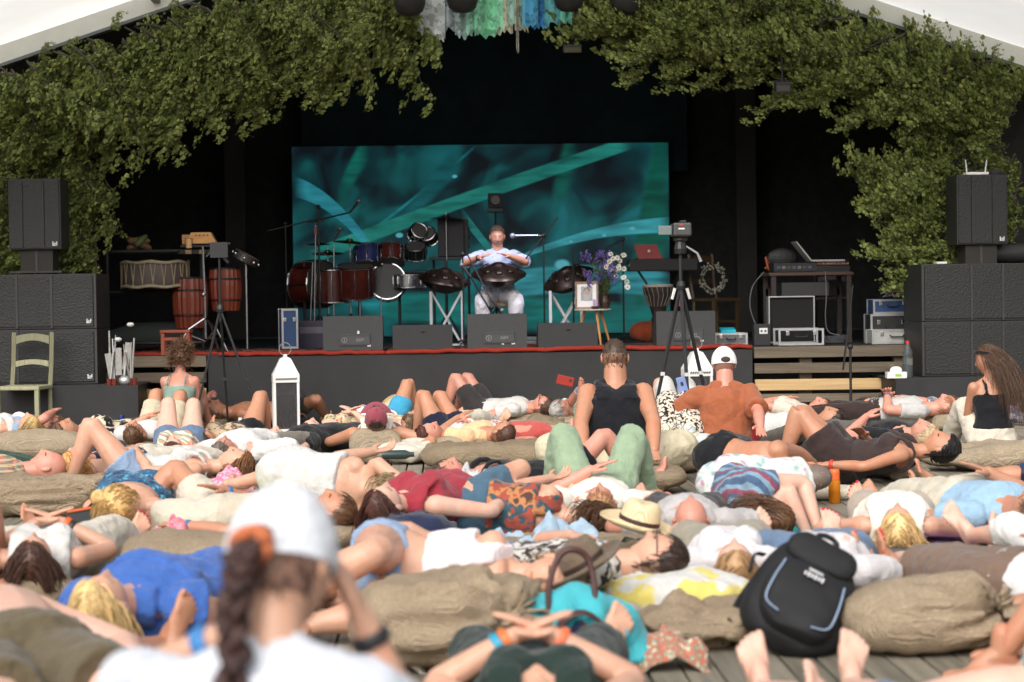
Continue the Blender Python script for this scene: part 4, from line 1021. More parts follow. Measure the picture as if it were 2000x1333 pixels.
lie('tanned person in charcoal shorts with one knee dropped towards the white lantern', (418, 806), 82, .17, tone='brown', sex='m', hair=H(BR, 'curly', n=200, L=.06), arms=['side', 'side'], legs=[('k', .5, .0, .6), ('b', .42, .0, .6)], clothes=[shorts(CHARC, ln=.72)])
lie('brown haired woman in frayed denim shorts with her head on pink towel', (462, 908), -76, .20, tone='fair', hair=H((116, 78, 48), 'long', L=.22, zf=.12), hd=(0, -.3), arms=['low', 'side'], legs=[('k', .40), ('s', .1)], clothes=[tank(WHITE, strap=.02), mini(LDEN, flare=2.4)])
lie('man in a loose white long sleeved shirt with a watch', (436, 884), 22, .17, sex='m', tone='red', build=1.12, hair=H((90, 80, 72), 'short'), arms=['side', ('at', G(556, 905, .06))], legs=[('s', .1), ('s', .15)], clothes=[lng(WHITE, loose=.03, wr=.035), pants((120, 112, 100))], extra=[('band', -1, (30, 30, 34))])
lie('man in a black t-shirt with his arm behind his head and a blue wristband', (534, 864), 48, .16, sex='m', tone='pale', hair=H(BK, 'short'), arms=['side', 'head'], legs=[('s', .1), ('s', .1)], clothes=[tee(BLACKC), pants(BLACKC)], extra=[('band', -1, (60, 120, 170))])
lie('dark haired woman in a floral strap dress on the tartan blanket', (606, 846), 40, .17, tone='pale', hair=H(DK, 'long', L=.24, zf=.10), arms=['belly', 'belly'], legs=[('s', .1), ('s', .1)], clothes=[dress(cloth((196, 172, 130), 'floral', ((190, 80, 70), (90, 100, 70), (230, 210, 180)), 1.2), ln=1.2)])
lie('woman in turquoise shorts and a coral print top with her knee up', (690, 826), 26, .17, tone='tan', hair=H(DK, 'mid', zf=.1), arms=['side', 'side'], legs=[('s', .1), ('k', .38)], clothes=[tee(cloth((226, 120, 110), 'mottle', ((120, 130, 140), (236, 230, 224)), 1.4)), mini((30, 150, 190), ln=.5)])
RC = cloth((148, 62, 76))
lie('man lying back in a faded red baseball cap with a wristband', (735, 840), 0, .26, zp=.14, sex='m', tone='tan', hair=H(DK, 'crop'), hd=(.5, 0), arms=['side', ('at', G(795, 885, .08))], legs=[('s', .1), ('s', .1)], clothes=[tank(cloth((214, 208, 196))), shorts(CHARC)], extra=[('cap', [RC]), ('band', -1, (70, 100, 150))])
lie('brown haired woman in a white top beside the orange tote bag', (806, 828), 24, .19, tone='fair', hair=H((92, 70, 50), 'mid', zf=.1, bun=(0, -.05, .11)), arms=['side', 'belly'], legs=[('s', .1), ('s', .1)], clothes=[tee(WHITE), pants(CREAM)])
lie('auburn haired woman in a white t-shirt with red nails beside the peach shirt man', (836, 852), 55, .19, tone='red', hair=H(AU, 'mid', L=.2, zf=.1), hd=(0, -.4), arms=['chest', 'side'], legs=[('s', .1), ('s', .1)], clothes=[tee(WHITE), skirt(cloth((190, 70, 60)))])
lie('man in a peach t-shirt and navy shorts with both bare knees raised', (984, 850), -38, .20, sex='m', tone='tan', hair=H((70, 44, 32), 'crop'), hd=(0, -.35), arms=['belly', 'side'], legs=[('k', .36, .0), ('k', .44, .0)], clothes=[tee((222, 182, 130)), shorts(NAVYC, ln=.45)])
lie('man with glasses in a white t-shirt and charcoal shorts near the stage skirt', (1062, 796), -58, .20, sex='m', tone='red', hair=H((66, 46, 34), 'short'), arms=['side', 'side'], legs=[('k', .40), ('k', .42)], clothes=[tee(WHITE), shorts(CHARC, ln=.68)], extra=[('glasses', [BLKM])])
lie('grey haired man in a mint striped shirt filming with a red phone', (1092, 802), 36, .20, sex='m', tone='red', hair=H(GY, 'short', L=.06), hd=(0, -.5), arms=[('grip', AT(1140, 752, 18.1), (.3, 0, -1), (-1, 0, 0)), 'side'], legs=[('s', .1), ('s', .1)], clothes=[tee(cloth((150, 216, 180), 'stripes', ((224, 240, 230),), 3)), pants(KHAKI)], extra=[('band', 1, (110, 150, 190)), ('band', 1, (220, 216, 214), .80)])
lie('person with a bare knee raised beyond the black tank top man', (1255, 836), 3, .15, tone='fair', hair=H(BR, 'mid'), arms=['side', 'side'], legs=[('s', .05), ('k', .34)], clothes=[tee((190, 180, 170)), mini(KHAKI)])
lie('person in white trousers with both knees up behind the tall camera tripod', (1372, 842), -14, .15, tone='fair', hair=H(BR, 'mid'), arms=['side', 'side'], legs=[('k', .36, .0), ('k', .36, .0)], clothes=[tee((200, 196, 190)), pants(WHITE)])
lie('dark curly haired woman in leopard print trousers and a pale floral shirt', (1318, 872), 2, .19, tone='fair', hair=H((56, 34, 26), 'curly', n=420, L=.16, zf=.1), arms=['side', 'side'], legs=[('k', .40, -.03), ('k', .40, -.03)], clothes=[tee(cloth((222, 218, 206), 'mottle', ((206, 196, 160), (190, 204, 206)), .8), loose=.035), pants(cloth((214, 200, 180), 'spots', ((40, 32, 28),), 1.6), loose=.03, ln=1.7)])
seat('man in a black tank top with a buzz cut sitting on a tan sack', 1205, 948, 3, zp=.17, sex='m', tone='tan', k=1.06, build=1.28, curl=.2, hair=H((66, 52, 42), 'crop', n=520, L=.014), arms=[('grip', G(1135, 915, .16), (-.8, -.8, -.3)), ('grip', G(1285, 915, .16), (.8, -.8, -.3))], legs=[('at', G(1150, 905, .10), (-1, .2, .3), (1, .3, 0), (0, 0, 1)), ('at', G(1255, 905, .10), (1, .2, .3), (-1, .3, 0), (0, 0, 1))], clothes=[tank((24, 26, 32), wide=1, strap=.06, loose=.018), shorts(cloth((206, 194, 158)), ln=1.1, loose=.03)])
seat('man in a rust orange shirt and white cap sitting with a phone', 1420, 906, 0, zp=.10, sex='m', tone='red', k=1.0, build=1.1, curl=.22, hair=H((90, 70, 56), 'buzz', n=0), arms=[('grip', AT(1345, 775, 15.1), (-1, -.3, -.8), (.4, 0, -1)), ('at', G(1490, 850, .25), (1, -.3, -.4))], legs=[('k', .42, .08, .3), ('k', .42, .12, .4)], clothes=[tee((164, 86, 44), loose=.024, sl=.85, wr=.03), shorts((150, 24, 24), ln=.5)], extra=[('backcap', [cloth((228, 226, 224)), plain((.05, .03, .02), .8)])])
# second half of the floor
lie('man in sage green trousers with knees wide apart and a cream t-shirt', (1172, 990), -1, .16, sex='m', tone='red', k=1.02, hair=H((150, 110, 78), 'short'), arms=['belly', 'side'], legs=[('k', .44, .16), ('k', .44, .20)], clothes=[tee((228, 222, 206)), pants(cloth((140, 164, 130)), loose=.018)])
lie('dark haired woman in a crimson sleeveless top lying on a tan mat', (748, 992), 32, .26, zp=.24, build=1.12, tone='pale', hair=H((70, 42, 34), 'long', L=.26, zf=.13, n=300), arms=['out', 'side'], legs=[('s', .1), ('s', .1)], clothes=[tank((160, 36, 54), wide=1, strap=.05, loose=.02), pants(CREAM)])
lie('woman in a white open backed dress lying on her side', (772, 958), -62, .19, zp=.2, side=-1, k=1.04, build=1.18, tone='fair', hair=H((140, 122, 88), 'mid', zf=.1), arms=['fwd', ('at', G(800, 950, .22), (0, 0, 1), (0, .3, -1))], legs=[('f', .55, .35), ('f', .5, .45)], clothes=[_g('dress', 'dress', WHITE, dict(ln=1.3, loose=.03)), ])
lie('person in a black tank top lying face up beside the black cushion', (874, 934), 66, .20, tone='red', hair=H((74, 58, 48), 'short', L=.06), sex='m', build=.95, arms=['side', 'out'], legs=[('s', .1), ('k', .6)], clothes=[tank(BLACKC, strap=.03), shorts(BLACKC)])
lie('person lying on one side in a rainbow patterned top and blue skirt', (1160, 1012), -76, .16, zp=.17, side=-1, tone='fair', k=.93, build=1.05, hair=H(BR, 'mid', zf=.1), arms=['fwd', 'fwd'], legs=[('f', .15, .5), ('f', .2, .5)], clothes=[tank(cloth((158, 66, 46), 'mottle', ((50, 82, 94), (186, 118, 60), (84, 58, 50)), 1.3), i0=2, loose=.03), skirt((66, 100, 122), ln=.6)])
lie('bald man in a grey t-shirt with his bare crown towards the straw hat', (1350, 1018), -2, .21, sex='m', tone='red', hair=None, arms=['side', 'side'], legs=[('s', .1), ('s', .1)], clothes=[tee((176, 172, 170)), shorts(CHARC)])
lie('woman with long brown hair wrapped in a blue striped shawl', (1512, 1010), -22, .15, zp=.2, side=-1, sex='m', build=1.1, k=.96, tone='pale', hair=H((92, 64, 44), 'long', L=.34, zf=.03, n=320), arms=[('at', G(1596, 1030, .07), (.3, .6, 1), (0, 0, -1)), ('at', G(1575, 1040, .05), (0, 0, 1), (0, 0, -1))], legs=[('f', .5, .4), ('f', .45, .45)], clothes=[lng(cloth((70, 96, 130), 'stripes', ((150, 60, 80), (120, 160, 180)), .7), sl=.35, loose=.025, wr=.045), skirt(cloth((206, 214, 206), 'floral', ((200, 150, 180), (130, 180, 180), (236, 236, 230)), .8), ln=1.5, loose=.03)])
lie('shirtless man lying on his side with his bare back showing and a shaved head', (1586, 934), -52, .17, zp=.19, side=-1, sex='m', tone='tan', build=1.2, k=1.04, hair=H((110, 96, 88), 'buzz', n=0), hd=(.1, 0), arms=[('at', G(1650, 928, .08), (.3, .6, .6)), ('at', G(1668, 925, .06), (0, 1, .2))], legs=[('f', .5, .45), ('f', .45, .5)], clothes=[shorts(BLACKC)])
lie('man with glasses and short dark hair in a black and white print shirt', (1290, 1096), -84, .21, sex='m', tone='fair', hair=H((48, 36, 30), 'short'), hd=(0, -.3), arms=['side', 'chest'], legs=[('k', .6, .0, .8), ('s', .1)], clothes=[tee(cloth((206, 200, 190), 'spots', ((50, 46, 44),), .9)), shorts(DENIM)], extra=[('glasses', [BLKM])])
lie('fair haired person in a pale grey long sleeved top with both bare feet up', (1436, 1112), -4, .16, tone='pale', hair=H((150, 118, 84), 'mid', zf=.08), arms=['out', 'side'], legs=[('s', .10), ('s', .12)], clothes=[lng((206, 202, 204)), shorts((150, 140, 120))])
lie('woman in denim shorts and a pale pink top curled behind the big sack', (1085, 1128), -82, .19, zp=.2, side=1, build=1.08, k=1.03, tone='fair', hair=H((120, 92, 64), 'mid', zf=.1), arms=[('at', G(1085, 1150, .12)+V((-.1, -.05, 0)), (-.3, -1, -.8)), ('at', G(1085, 1150, .12)+V((-.06, -.1, 0)), (-.3, -1, -.8))], legs=[('f', .22, .52), ('f', .28, .55)], clothes=[tank(cloth((238, 226, 228)), i0=3, loose=.025), mini(LDEN, ln=.26)])
seat_dummy = None
lie('blonde woman in a bright blue dress with her head on a red pillow', (196, 1185), 30, .25, zp=.16, tone='fair', sex='m', build=1.15, hair=H((206, 176, 122), 'mid', L=.16, zf=.13, bun=(.06, -.09, -.03), n=420, r=.0042), arms=['out', 'side'], legs=[('s', .05), ('s', .12)], clothes=[_g('dress', 'dress', cloth((52, 100, 180)), dict(ln=1.0, loose=.045, wr=.05)), tee((52, 100, 180), sl=.25, loose=.03)])
lie('woman in a white sleeveless top with an orange wristband on her wrist', (64, 1098), 8, .20, tone='fair', hair=H((70, 48, 38), 'long', L=.24, zf=.08), arms=['belly', 'belly'], legs=[('b', .6, .1), ('s', .2)], clothes=[tank(WHITE, wide=1, loose=.02), pants(CREAM, loose=.03)], extra=[('band', -1, (226, 98, 40)), ('band', -1, (40, 38, 38), .78)], nail=(170, 30, 60))
lie('blonde woman with a bun lying bare shouldered in a blue floral dress', (228, 1000), 8, .22, zp=.2, prone=True, tone='fair', build=1.2, hair=H((186, 150, 96), 'mid', L=.1, zf=.08, bun=(.05, -.085, .06), n=300), hd=(-.2, .6), arms=['out', ('at', G(335, 965, .22), (0, 0, 1))], legs=[('s', .1), ('s', .1)], clothes=[dress(cloth((30, 90, 130), 'floral', ((14, 30, 50), (80, 170, 200), (20, 60, 100)), 1.6), ln=.8, top=3)], nail=(180, 40, 50))
lie('person in cream shorts lying behind the white capped photographer', (655, 1002), -72, .18, tone='tan', sex='m', hair=H(BR, 'short'), arms=['side', 'low'], legs=[('s', .1), ('k', .55, .0, .7)], clothes=[tee((190, 178, 156)), shorts((200, 190, 170))], extra=[('band', -1, (60, 110, 170)), ('band', 1, (60, 110, 170))])
lie('tanned woman in a brown dress with one knee raised and black hair', (1842, 876), -80, .24, zp=.15, tone='tan', hair=H(BK, 'long', L=.3, zf=.2), arms=['side', 'belly'], legs=[('k', .38), ('k', .46)], clothes=[tank((62, 48, 46), strap=.02), _g('shorts', 'shorts', cloth((58, 44, 42)), dict(loose=.035, ln=.55))], extra=[('band', 1, (190, 60, 50))])
seat('woman with very long brown hair and a headband sitting in a black top', 1940, 888, -8, zp=.12, tone='tan', k=.94, curl=.15, hair=H((88, 66, 52), 'long', L=.55, n=1300, r=.0028, zf=.2, part=.2, fan=.25, bk=-1.0), head=(.05, .75), arms=['fwd', 'fwd'], legs=[('k', .62), ('k', .66)], clothes=[tank(BLACKC, strap=.015), pants(CREAM, loose=.02)], extra=[('headband', [BLACKC]), ('band', 1, (196, 150, 70))])
lie('dark haired man in navy shorts with his head on a maroon pillow', (1628, 826), -78, .21, sex='m', tone='tan', hair=H((44, 32, 28), 'short'), hd=(.1, -.2), arms=[('at', G(1500, 822, .4)), 'side'], legs=[('k', .5, .0, .5), ('k', .44)], clothes=[tee(WHITE), shorts(NAVYC, ln=.8)], extra=[('band', 1, (80, 110, 140))])
lie('person with brown hair and a cream top lying nearest the wooden steps', (1606, 802), -72, .18, tone='red', hair=H(BR, 'short', L=.06), arms=['chest', 'side'], legs=[('s', .1), ('s', .1)], clothes=[tee(CREAM), pants((140, 130, 126))])
lie('person in patterned leggings with hands on the chest beside the brown blanket', (1690, 805), 70, .15, tone='red', hair=H(BR, 'mid'), arms=['chest', 'chest'], legs=[('s', .1), ('s', .1)], clothes=[tee(WHITE), pants(cloth((96, 96, 116), 'mottle', ((160, 150, 160),), 1))])
lie('person in a light grey t-shirt lying on a green cover before the right speaker plinth', (1852, 796), -86, .21, tone='red', sex='m', build=1.12, hair=H((110, 70, 46), 'short', L=.06), arms=['belly', 'belly'], legs=[('s', .1), ('s', .1)], clothes=[tee((186, 184, 180)), pants((54, 40, 36))], extra=[('band', 1, (80, 90, 110))])
lie('man with grey blond hair in a black t-shirt near a blue bottle', (1806, 850), -50, .19, sex='m', tone='red', hair=H((168, 146, 116), 'short'), arms=['belly', 'side'], legs=[('s', .12), ('s', .1)], clothes=[tee(BLACKC), pants((90, 84, 76))])
lie('stout man in a light blue t-shirt and linen trousers lying by the violet mat', (2010, 1008), -10, .20, zp=.17, world=True, sex='m', tone='tan', build=1.22, hair=H((100, 80, 62), 'short'), arms=['side', 'belly'], legs=[('s', .02), ('s', .15)], clothes=[tee((142, 180, 208)), pants((196, 186, 164), loose=.035, ln=1.7)])
lie('person in dark blue and maroon patterned shorts with crossed bare feet', (2345, 928), -86, .2, world=True, sex='m', tone='tan', hair=H(DK, 'short'), arms=['belly', 'side'], legs=[('s', -.04, .16), ('s', -.02)], clothes=[tee((60, 70, 90)), shorts(cloth((34, 60, 92), 'mottle', ((110, 40, 60), (20, 30, 50)), .8), ln=.9)])
lie('blonde woman in a cream top with a blue floral scarf at her waist', (1754, 1036), -2, .17, tone='fair', k=1.02, hair=H((206, 172, 120), 'long', L=.2, zf=.1, n=300), arms=['side', 'side'], legs=[('s', .02), ('s', .05)], clothes=[tank((228, 220, 204), wide=1, strap=.05, loose=.02), pants((176, 160, 140))], nail=(206, 30, 50))
lie('person lying behind the black rucksack with one bare foot up and red toenails', (1600, 1128), 4, .16, tone='pale', hair=H(BR, 'mid', zf=.08), arms=['side', 'side'], legs=[('b', .5), ('at', G(1628, 1062, .08), (0, 0, 1), (-.05, .3, 1), (0, -1, .3))], clothes=[tee((200, 196, 196)), shorts(DENIM)], nail=(206, 30, 50))
lie('woman in a white top and brown trousers with red toenails behind the rounded burlap sack', (2270, 1158), -32, .2, world=True, tone='tan', hair=H(BR, 'mid'), arms=['side', 'belly'], legs=[('at', G(1752, 1120, .09), (0, -.3, 1), (-.1, .1, 1), (1, 0, .3)), ('at', G(1682, 1118, .09), (0, .3, 1), (-.2, .15, 1), (1, 0, .3))], clothes=[tank((216, 214, 212), wide=1, strap=.05, loose=.03), _g('pants', 'trousers', cloth((120, 96, 80)), dict(ln=1.45, loose=.03))], nail=(206, 30, 50))
lie('person in white with bare feet crossed beside the light blue shirt man', (2371, 1097), -20, .2, world=True, tone='pale', hair=H(BR, 'mid'), arms=['belly', 'side'], legs=[('s', -.03, .14), ('s', -.02)], clothes=[tee(WHITE), pants((230, 228, 224), ln=1.3)])
# nearest row, cut by the picture's edges
ph = AT(552, 1060, 3.3)
def camera_in_hands(p, root): pass
CAPW = cloth((212, 215, 222)); SCR = cloth((196, 100, 44))
def ponytail(p, root):
    M = p['HM']; q = MB()
    q.tube([M @ V((.03*math.cos(a), -.112-.004*math.sin(a*3), .002+.026*math.sin(a))) for a in [R(x) for x in range(0, 361, 24)]], [.013]*16, 8); q.build('scrunchie', SCR, root, smooth='all')
person('photographer in a white cap and white t-shirt with a braided brown ponytail', (ph.x-.02, 3.16, .225), (-.01, .14, 1), (.22, 1, 0), k=1.01, sex='f', build=.92, tone='fair', curl=.14, head=(.16, -.2), voxel=.0065,
    hair=H((62, 42, 38), 'crop', n=300, tail=[(0, -.10, .0), (.0, -.135, -.03), (-.01, -.13, -.10), (-.012, -.115, -.20), (-.02, -.10, -.30), (-.02, -.09, -.40)], tr=.029),
    arms=[('grip', (ph.x-.105, 3.44, .72), (-1, -.2, -.7), (1, 0, 0)), ('grip', (ph.x+.125, 3.42, .74), (.4, .0, -1), (-1, 0, 0))], legs=[('at', (ph.x-.3, 3.70, .1), (-1, .5, .3), (1, .3, 0), (0, 0, 1)), ('at', (ph.x+.3, 3.70, .1), (1, .5, .3), (-1, .3, 0), (0, 0, 1))],
    clothes=[tee(cloth((204, 208, 218)), loose=.018, sl=.7, wr=.03), pants((60, 70, 90))], extra=[('backcap', [CAPW, plain(lin((70, 48, 40)), .8)]), (ponytail,), ('band', 1, (50, 120, 180), .80, .014), ('band', -1, (40, 40, 44), .86, .012)])
q = G(60, 1285, .22)
person('shirtless pale man in olive shorts with a blue wristband reclining beside the pink mat', (q.x-.02, q.y-.10, .17), (-.45, .85, .22), (.05, -.2, 1), k=1.08, sex='m', build=1.35, tone='pale', hair=H(BR, 'short'), voxel=.007, arms=['side', ('at', (q.x+.20, q.y-.02, .12), (1, .2, .3), (0, 0, -1))], legs=[('s', .1), ('s', .1)], clothes=[shorts((98, 86, 62), ln=.8, loose=.03)], extra=[('band', -1, (60, 120, 170))])
q = G(200, 1330, .12)
person('tanned person in dark shorts with one foot beside the red pillow', (q.x-.26, q.y-.12, .13), (-.75, -.65, .05), (0, 0, 1), k=1.02, sex='m', tone='tan', hair=H(DK, 'short'), voxel=.007, arms=['belly', 'side'], legs=[('at', G(318, 1262, .10), (.9, -.7, .25), (.3, .35, .9), (-.5, .6, .1)), ('at', G(345, 1330, .08), (1, -.3, .2), (.3, .3, .9), (-.5, .6, .1))], clothes=[shorts((52, 46, 48), ln=.55)])
q = G(1035, 1290, .25)
person('woman in a dark green top with both hands on her belly', (q.x+.01, q.y+.12, .14), (0, -1, .06), (0, 0, 1), k=1.04, build=1.14, tone='fair', hair=H(BR, 'long'), voxel=.0065, arms=['belly', 'belly'], legs=[('s', .06), ('s', .22)], clothes=[tank((34, 52, 46), wide=0, strap=.05, loose=.02), pants((32, 46, 42), ln=1.6)], extra=[('band', 1, (206, 110, 50)), ('band', 1, (40, 150, 180), .78), ('band', -1, (230, 110, 70))])
q = G(1578, 1333, .12)
person('person whose two bare feet rest on the deck beside the black rucksack', (q.x, 5.05, .12), (0, -1, 0), (0, 0, 1), k=1.0, tone='pale', hair=H(BR, 'mid'), voxel=.008, arms=['side', 'side'], legs=[('at', G(1490, 1352, .09), (0, 0, 1), (-.15, .35, 1), (0, -1, .4)), ('at', G(1662, 1345, .09), (0, 0, 1), (.2, .35, 1), (0, -1, .4))], clothes=[tee(WHITE), shorts(DENIM)])
q = G(1905, 1296, .05)
person('barelegged person sitting with one foot planted on the deck by the rounded sack', (q.x+.66, q.y+.02, .13), (.2, 0, 1), (-1, .1, 0), k=1.05, sex='m', tone='tan', hair=H(DK, 'short'), voxel=.008, arms=['side', 'side'], legs=[('at', (q.x+.09, q.y-.0, .085), (-.1, 0, 1), (-1, -.12, -.1), (0, 0, 1)), ('at', (q.x+.25, q.y+.25, .09), (-.1, 0, 1), (-1, .1, 0), (0, 0, 1))], clothes=[tee((90, 90, 90)), shorts((60, 60, 70))])
q = G(1960, 1330, .16)
person('person in a mint green top with an orange wristband lying beside the barelegged sitter', (q.x+.42, q.y-.05, .13), (.96, -.25, 0), (0, 0, 1), k=1.0, tone='pale', hair=H(BR, 'mid'), voxel=.008, arms=[('at', (q.x+.0, q.y-.1, .17)), 'side'], legs=[('s', .1), ('b', .4)], clothes=[tee((160, 206, 200)), shorts((160, 206, 200), ln=.8, loose=.04)], extra=[('band', 1, (226, 98, 40))])
q = G(-40, 1120, .1)
person('person with a tanned bare knee raised behind the white top woman', (q.x-.1, q.y-.4, .12), (-.2, -1, 0), (0, 0, 1), k=1.0, tone='tan', hair=H(BR, 'mid'), voxel=.010, arms=['side', 'side'], legs=[('k', .42), ('k', .42)], clothes=[tee(DENIM), mini(LDEN)], nail=(150, 30, 40))
# the musician on stage
YP = 22.3; mp_ = AT(973, 600, YP)
person('musician in a light blue shirt and white trousers playing the middle handpan', (mp_.x, YP, ZS+.56), (0, .02, 1), (0, -1, 0), k=1.0, sex='m', tone=(206, 148, 122), curl=.08, head=(.12, 0), hair=H((74, 52, 40), 'short', L=.05, n=380), voxel=.010,
    arms=[('at', (mp_.x+.11, YP-.40, ZS+.98), (1, .3, -.35), (0, .2, -1)), ('at', (mp_.x-.20, YP-.40, ZS+.97), (-1, .3, -.35), (.3, .2, -.9))],
    legs=[('at', (mp_.x+.17, YP-.38, ZS+.09), (.25, -1, .6), (.1, -1, 0), (0, 0, 1)), ('at', (mp_.x-.17, YP-.38, ZS+.09), (-.25, -1, .6), (-.1, -1, 0), (0, 0, 1))],
    clothes=[lng(cloth((172, 182, 216)), sl=1.05, loose=.022), pants(cloth((226, 224, 232)), loose=.016)], extra=[('band', -1, (60, 50, 50))])
finish_people()
# ---------------------------------------------------------------- stage equipment
def place(px, py, Y, z=None):
    p = AT(px, py, Y)
    if z is not None: p.z = z
    return p
def pxm(Y): return FPX/Y
GRL = N('speaker_grille'); GRL.p.inputs['Base Color'].default_value = (.015, .015, .0138, 1); GRL.p.inputs['Roughness'].default_value = .55
v_ = GRL.n('TexVoronoi', Scale=55.0); GRL.l(GRL.coord(), v_.inputs['Vector']); GRL.bump(v_.outputs[0], .5, .006); GRL = GRL.m
CAB = plain((.018, .018, .0175), .55, name='cabinet_paint', var=.2, sc=12); WHL = plain((.7, .7, .68), .5, name='white_logo'); GREYP = plain((.045, .047, .047), .6, name='grey_plate')
def logo(par, x, y, z, s):
    q = MB(); q.box((x-s*.42, y, z), (s*.24, .002, s)); q.box((x+s*.42, y, z), (s*.24, .002, s)); q.box((x, y, z+s*.02), (s*.3, .002, s*.34), RY(.7)); q.box((x+s*.1, y, z-s*.36), (s*.8, .002, s*.22)); q.build('logo', WHL, par)
def subwoofer(x, y, z, label, group, w=1.12, h=.53, d=.75, cols=(-.20, .13)):
    t = thing('subwoofer', label, 'speaker', (x, y, z), 0, group)
    MB().box((0, d/2, h/2), (w, d, h), bev=.008).build('cabinet', CAB, t)
    e = [-w/2+.025]+list(cols)+[w/2-.025]
    for a, b in zip(e, e[1:]):
        MB().box(((a+b)/2, -.006, h/2), (b-a-.016, .014, h-.05), bev=.004).build('grille', GRL, t)
    for a in [-w/2+.012]+list(cols)+[w/2-.012]: MB().box((a, -.012, h/2), (.02, .016, h-.02)).build('strut', plain((.035, .035, .033), .5), t)
    if len(cols) == 2:
        for k in range(3): MB().box(((cols[0]+cols[1])/2, -.016, .14+.12*k), (.2, .004, .006)).build('slot', plain((.03, .03, .03), .6), t)
    logo(t, w/2-.075, -.016, .075, .042)
    return t
def topbox(x, y, z, label, flip=1):
    t = thing('loudspeaker', label, 'speaker', (x, y, z)); w, h, d = .50, .68, .42
    MB().box((0, d/2, h/2), (w, d, h), bev=.008).build('cabinet', CAB, t)
    e = [-w/2+.012, -.11, .095, w/2-.012]
    for a, b in zip(e, e[1:]): MB().box(((a+b)/2, -.006, h/2), (b-a-.006, .014, h-.03), bev=.003).build('grille', GRL, t)
    logo(t, w/2-.06, -.015, .055, .042)
    MB().box((0, .2, -.105), (.31, .3, .20)).build('spacer', plain((.022, .019, .016), .7), t); MB().box((0, .048, -.105), (.02, .01, .2)).build('post', plain((.05, .045, .04), .6), t)
    MB().box((0, .2, -.215), (.5, .4, .018)).build('base_board', plain((.05, .042, .034), .7), t)
    return t
YW = 19.25
p = place(190, 650, YW); rx = p.x-.56
rz0 = place(100, 752, YW).z
subwoofer(rx, YW, rz0+.001, 'black double subwoofer with its base on the left plinth', None); subwoofer(rx, YW, rz0+.533, 'black double subwoofer on top of another by the green chair', None)
q = place(69, 488, YW+.05); topbox(q.x, YW+.05, q.z, 'black loudspeaker on top of the left subwoofers among birch leaves')
for nm, x0, x1, zt, lb, sd in (('plinth', rx-.7, place(280, 760, YW).x, rz0, 'black draped plinth under the left loudspeakers', 31), ('plinth', place(1735, 760, YW).x, place(2060, 760, YW).x, place(1850, 736, YW).z, 'black draped plinth under the right loudspeakers', 32)):
    t = thing(nm, lb, 'plinth', (0, 0, 0)); MB().box(((x0+x1)/2, YW+.3, zt/2-.01), (x1-x0-.06, 1.1, zt-.02)).build('platform', CAB, t)
    drape('cloth', x0, x1, YW-.28, 0, zt, .05, SKM, t, 60, 12, sd, .5)
    MB().box(((x0+x1)/2, YW+.3, zt-.006), (x1-x0, 1.16, .01)).build('top_cloth', SKM, t)
zt2 = place(1850, 736, YW).z; p = place(1800, 650, YW); lx = p.x+.56
subwoofer(lx, YW, zt2+.001, 'black double subwoofer with its base on the right plinth', None, cols=(-.07, .24), h=.535); subwoofer(lx, YW, zt2+.538, 'black double subwoofer on top of another beside the birch trunk', None, cols=(-.07, .24), h=.56)
q = place(1919, 478, YW+.05); topbox(q.x, YW+.05, q.z, 'black loudspeaker carrying a white router on the right stack')
rt = place(1905, 342, YW+.05); t = thing('router', 'small white router with two upright antennas on the right loudspeaker', 'router', (q.x-.04, YW+.12, q.z+.681))
MB().box((0, 0, .014), (.22, .13, .026), bev=.006).build('body', WHT, t)
for s in (-1, 1): MB().tube([(s*.09, 0, .02), (s*.105, -.01, .15)], [.008, .005], 6).build('antenna', WHT, t)
t = thing('cable_box', 'black coiled cable box beside the white router', 'box', (q.x+.15, YW+.12, q.z+.681)); MB().lathe([(.07, 0), (.075, .03), (.05, .055), (.02, .06)], n=14).build('coil', BLK, t); MB().tube([(-.05, 0, .03), (-.1, -.03, .02), (-.13, -.02, .015)], [.006]*3, 5).build('plug_lead', plain((.4, .35, .2), .6), t)
t = thing('equipment_bag', 'black bag lying on the right subwoofers', 'bag', (lx+.42, YW+.3, zt2+1.1)); MB().tube([(-.3, 0, .1), (0, 0, .1), (.3, 0, .1)], [.09, .10, .09], 12, cap='round').build('bag', BLK, t, smooth='all')
t = thing('paper_card', 'small white card lying on the right subwoofers', 'card', (lx-.34, YW+.1, zt2+1.099)); MB().box((0, 0, .012), (.10, .10, .02), bev=.004).build('card', WHT, t)
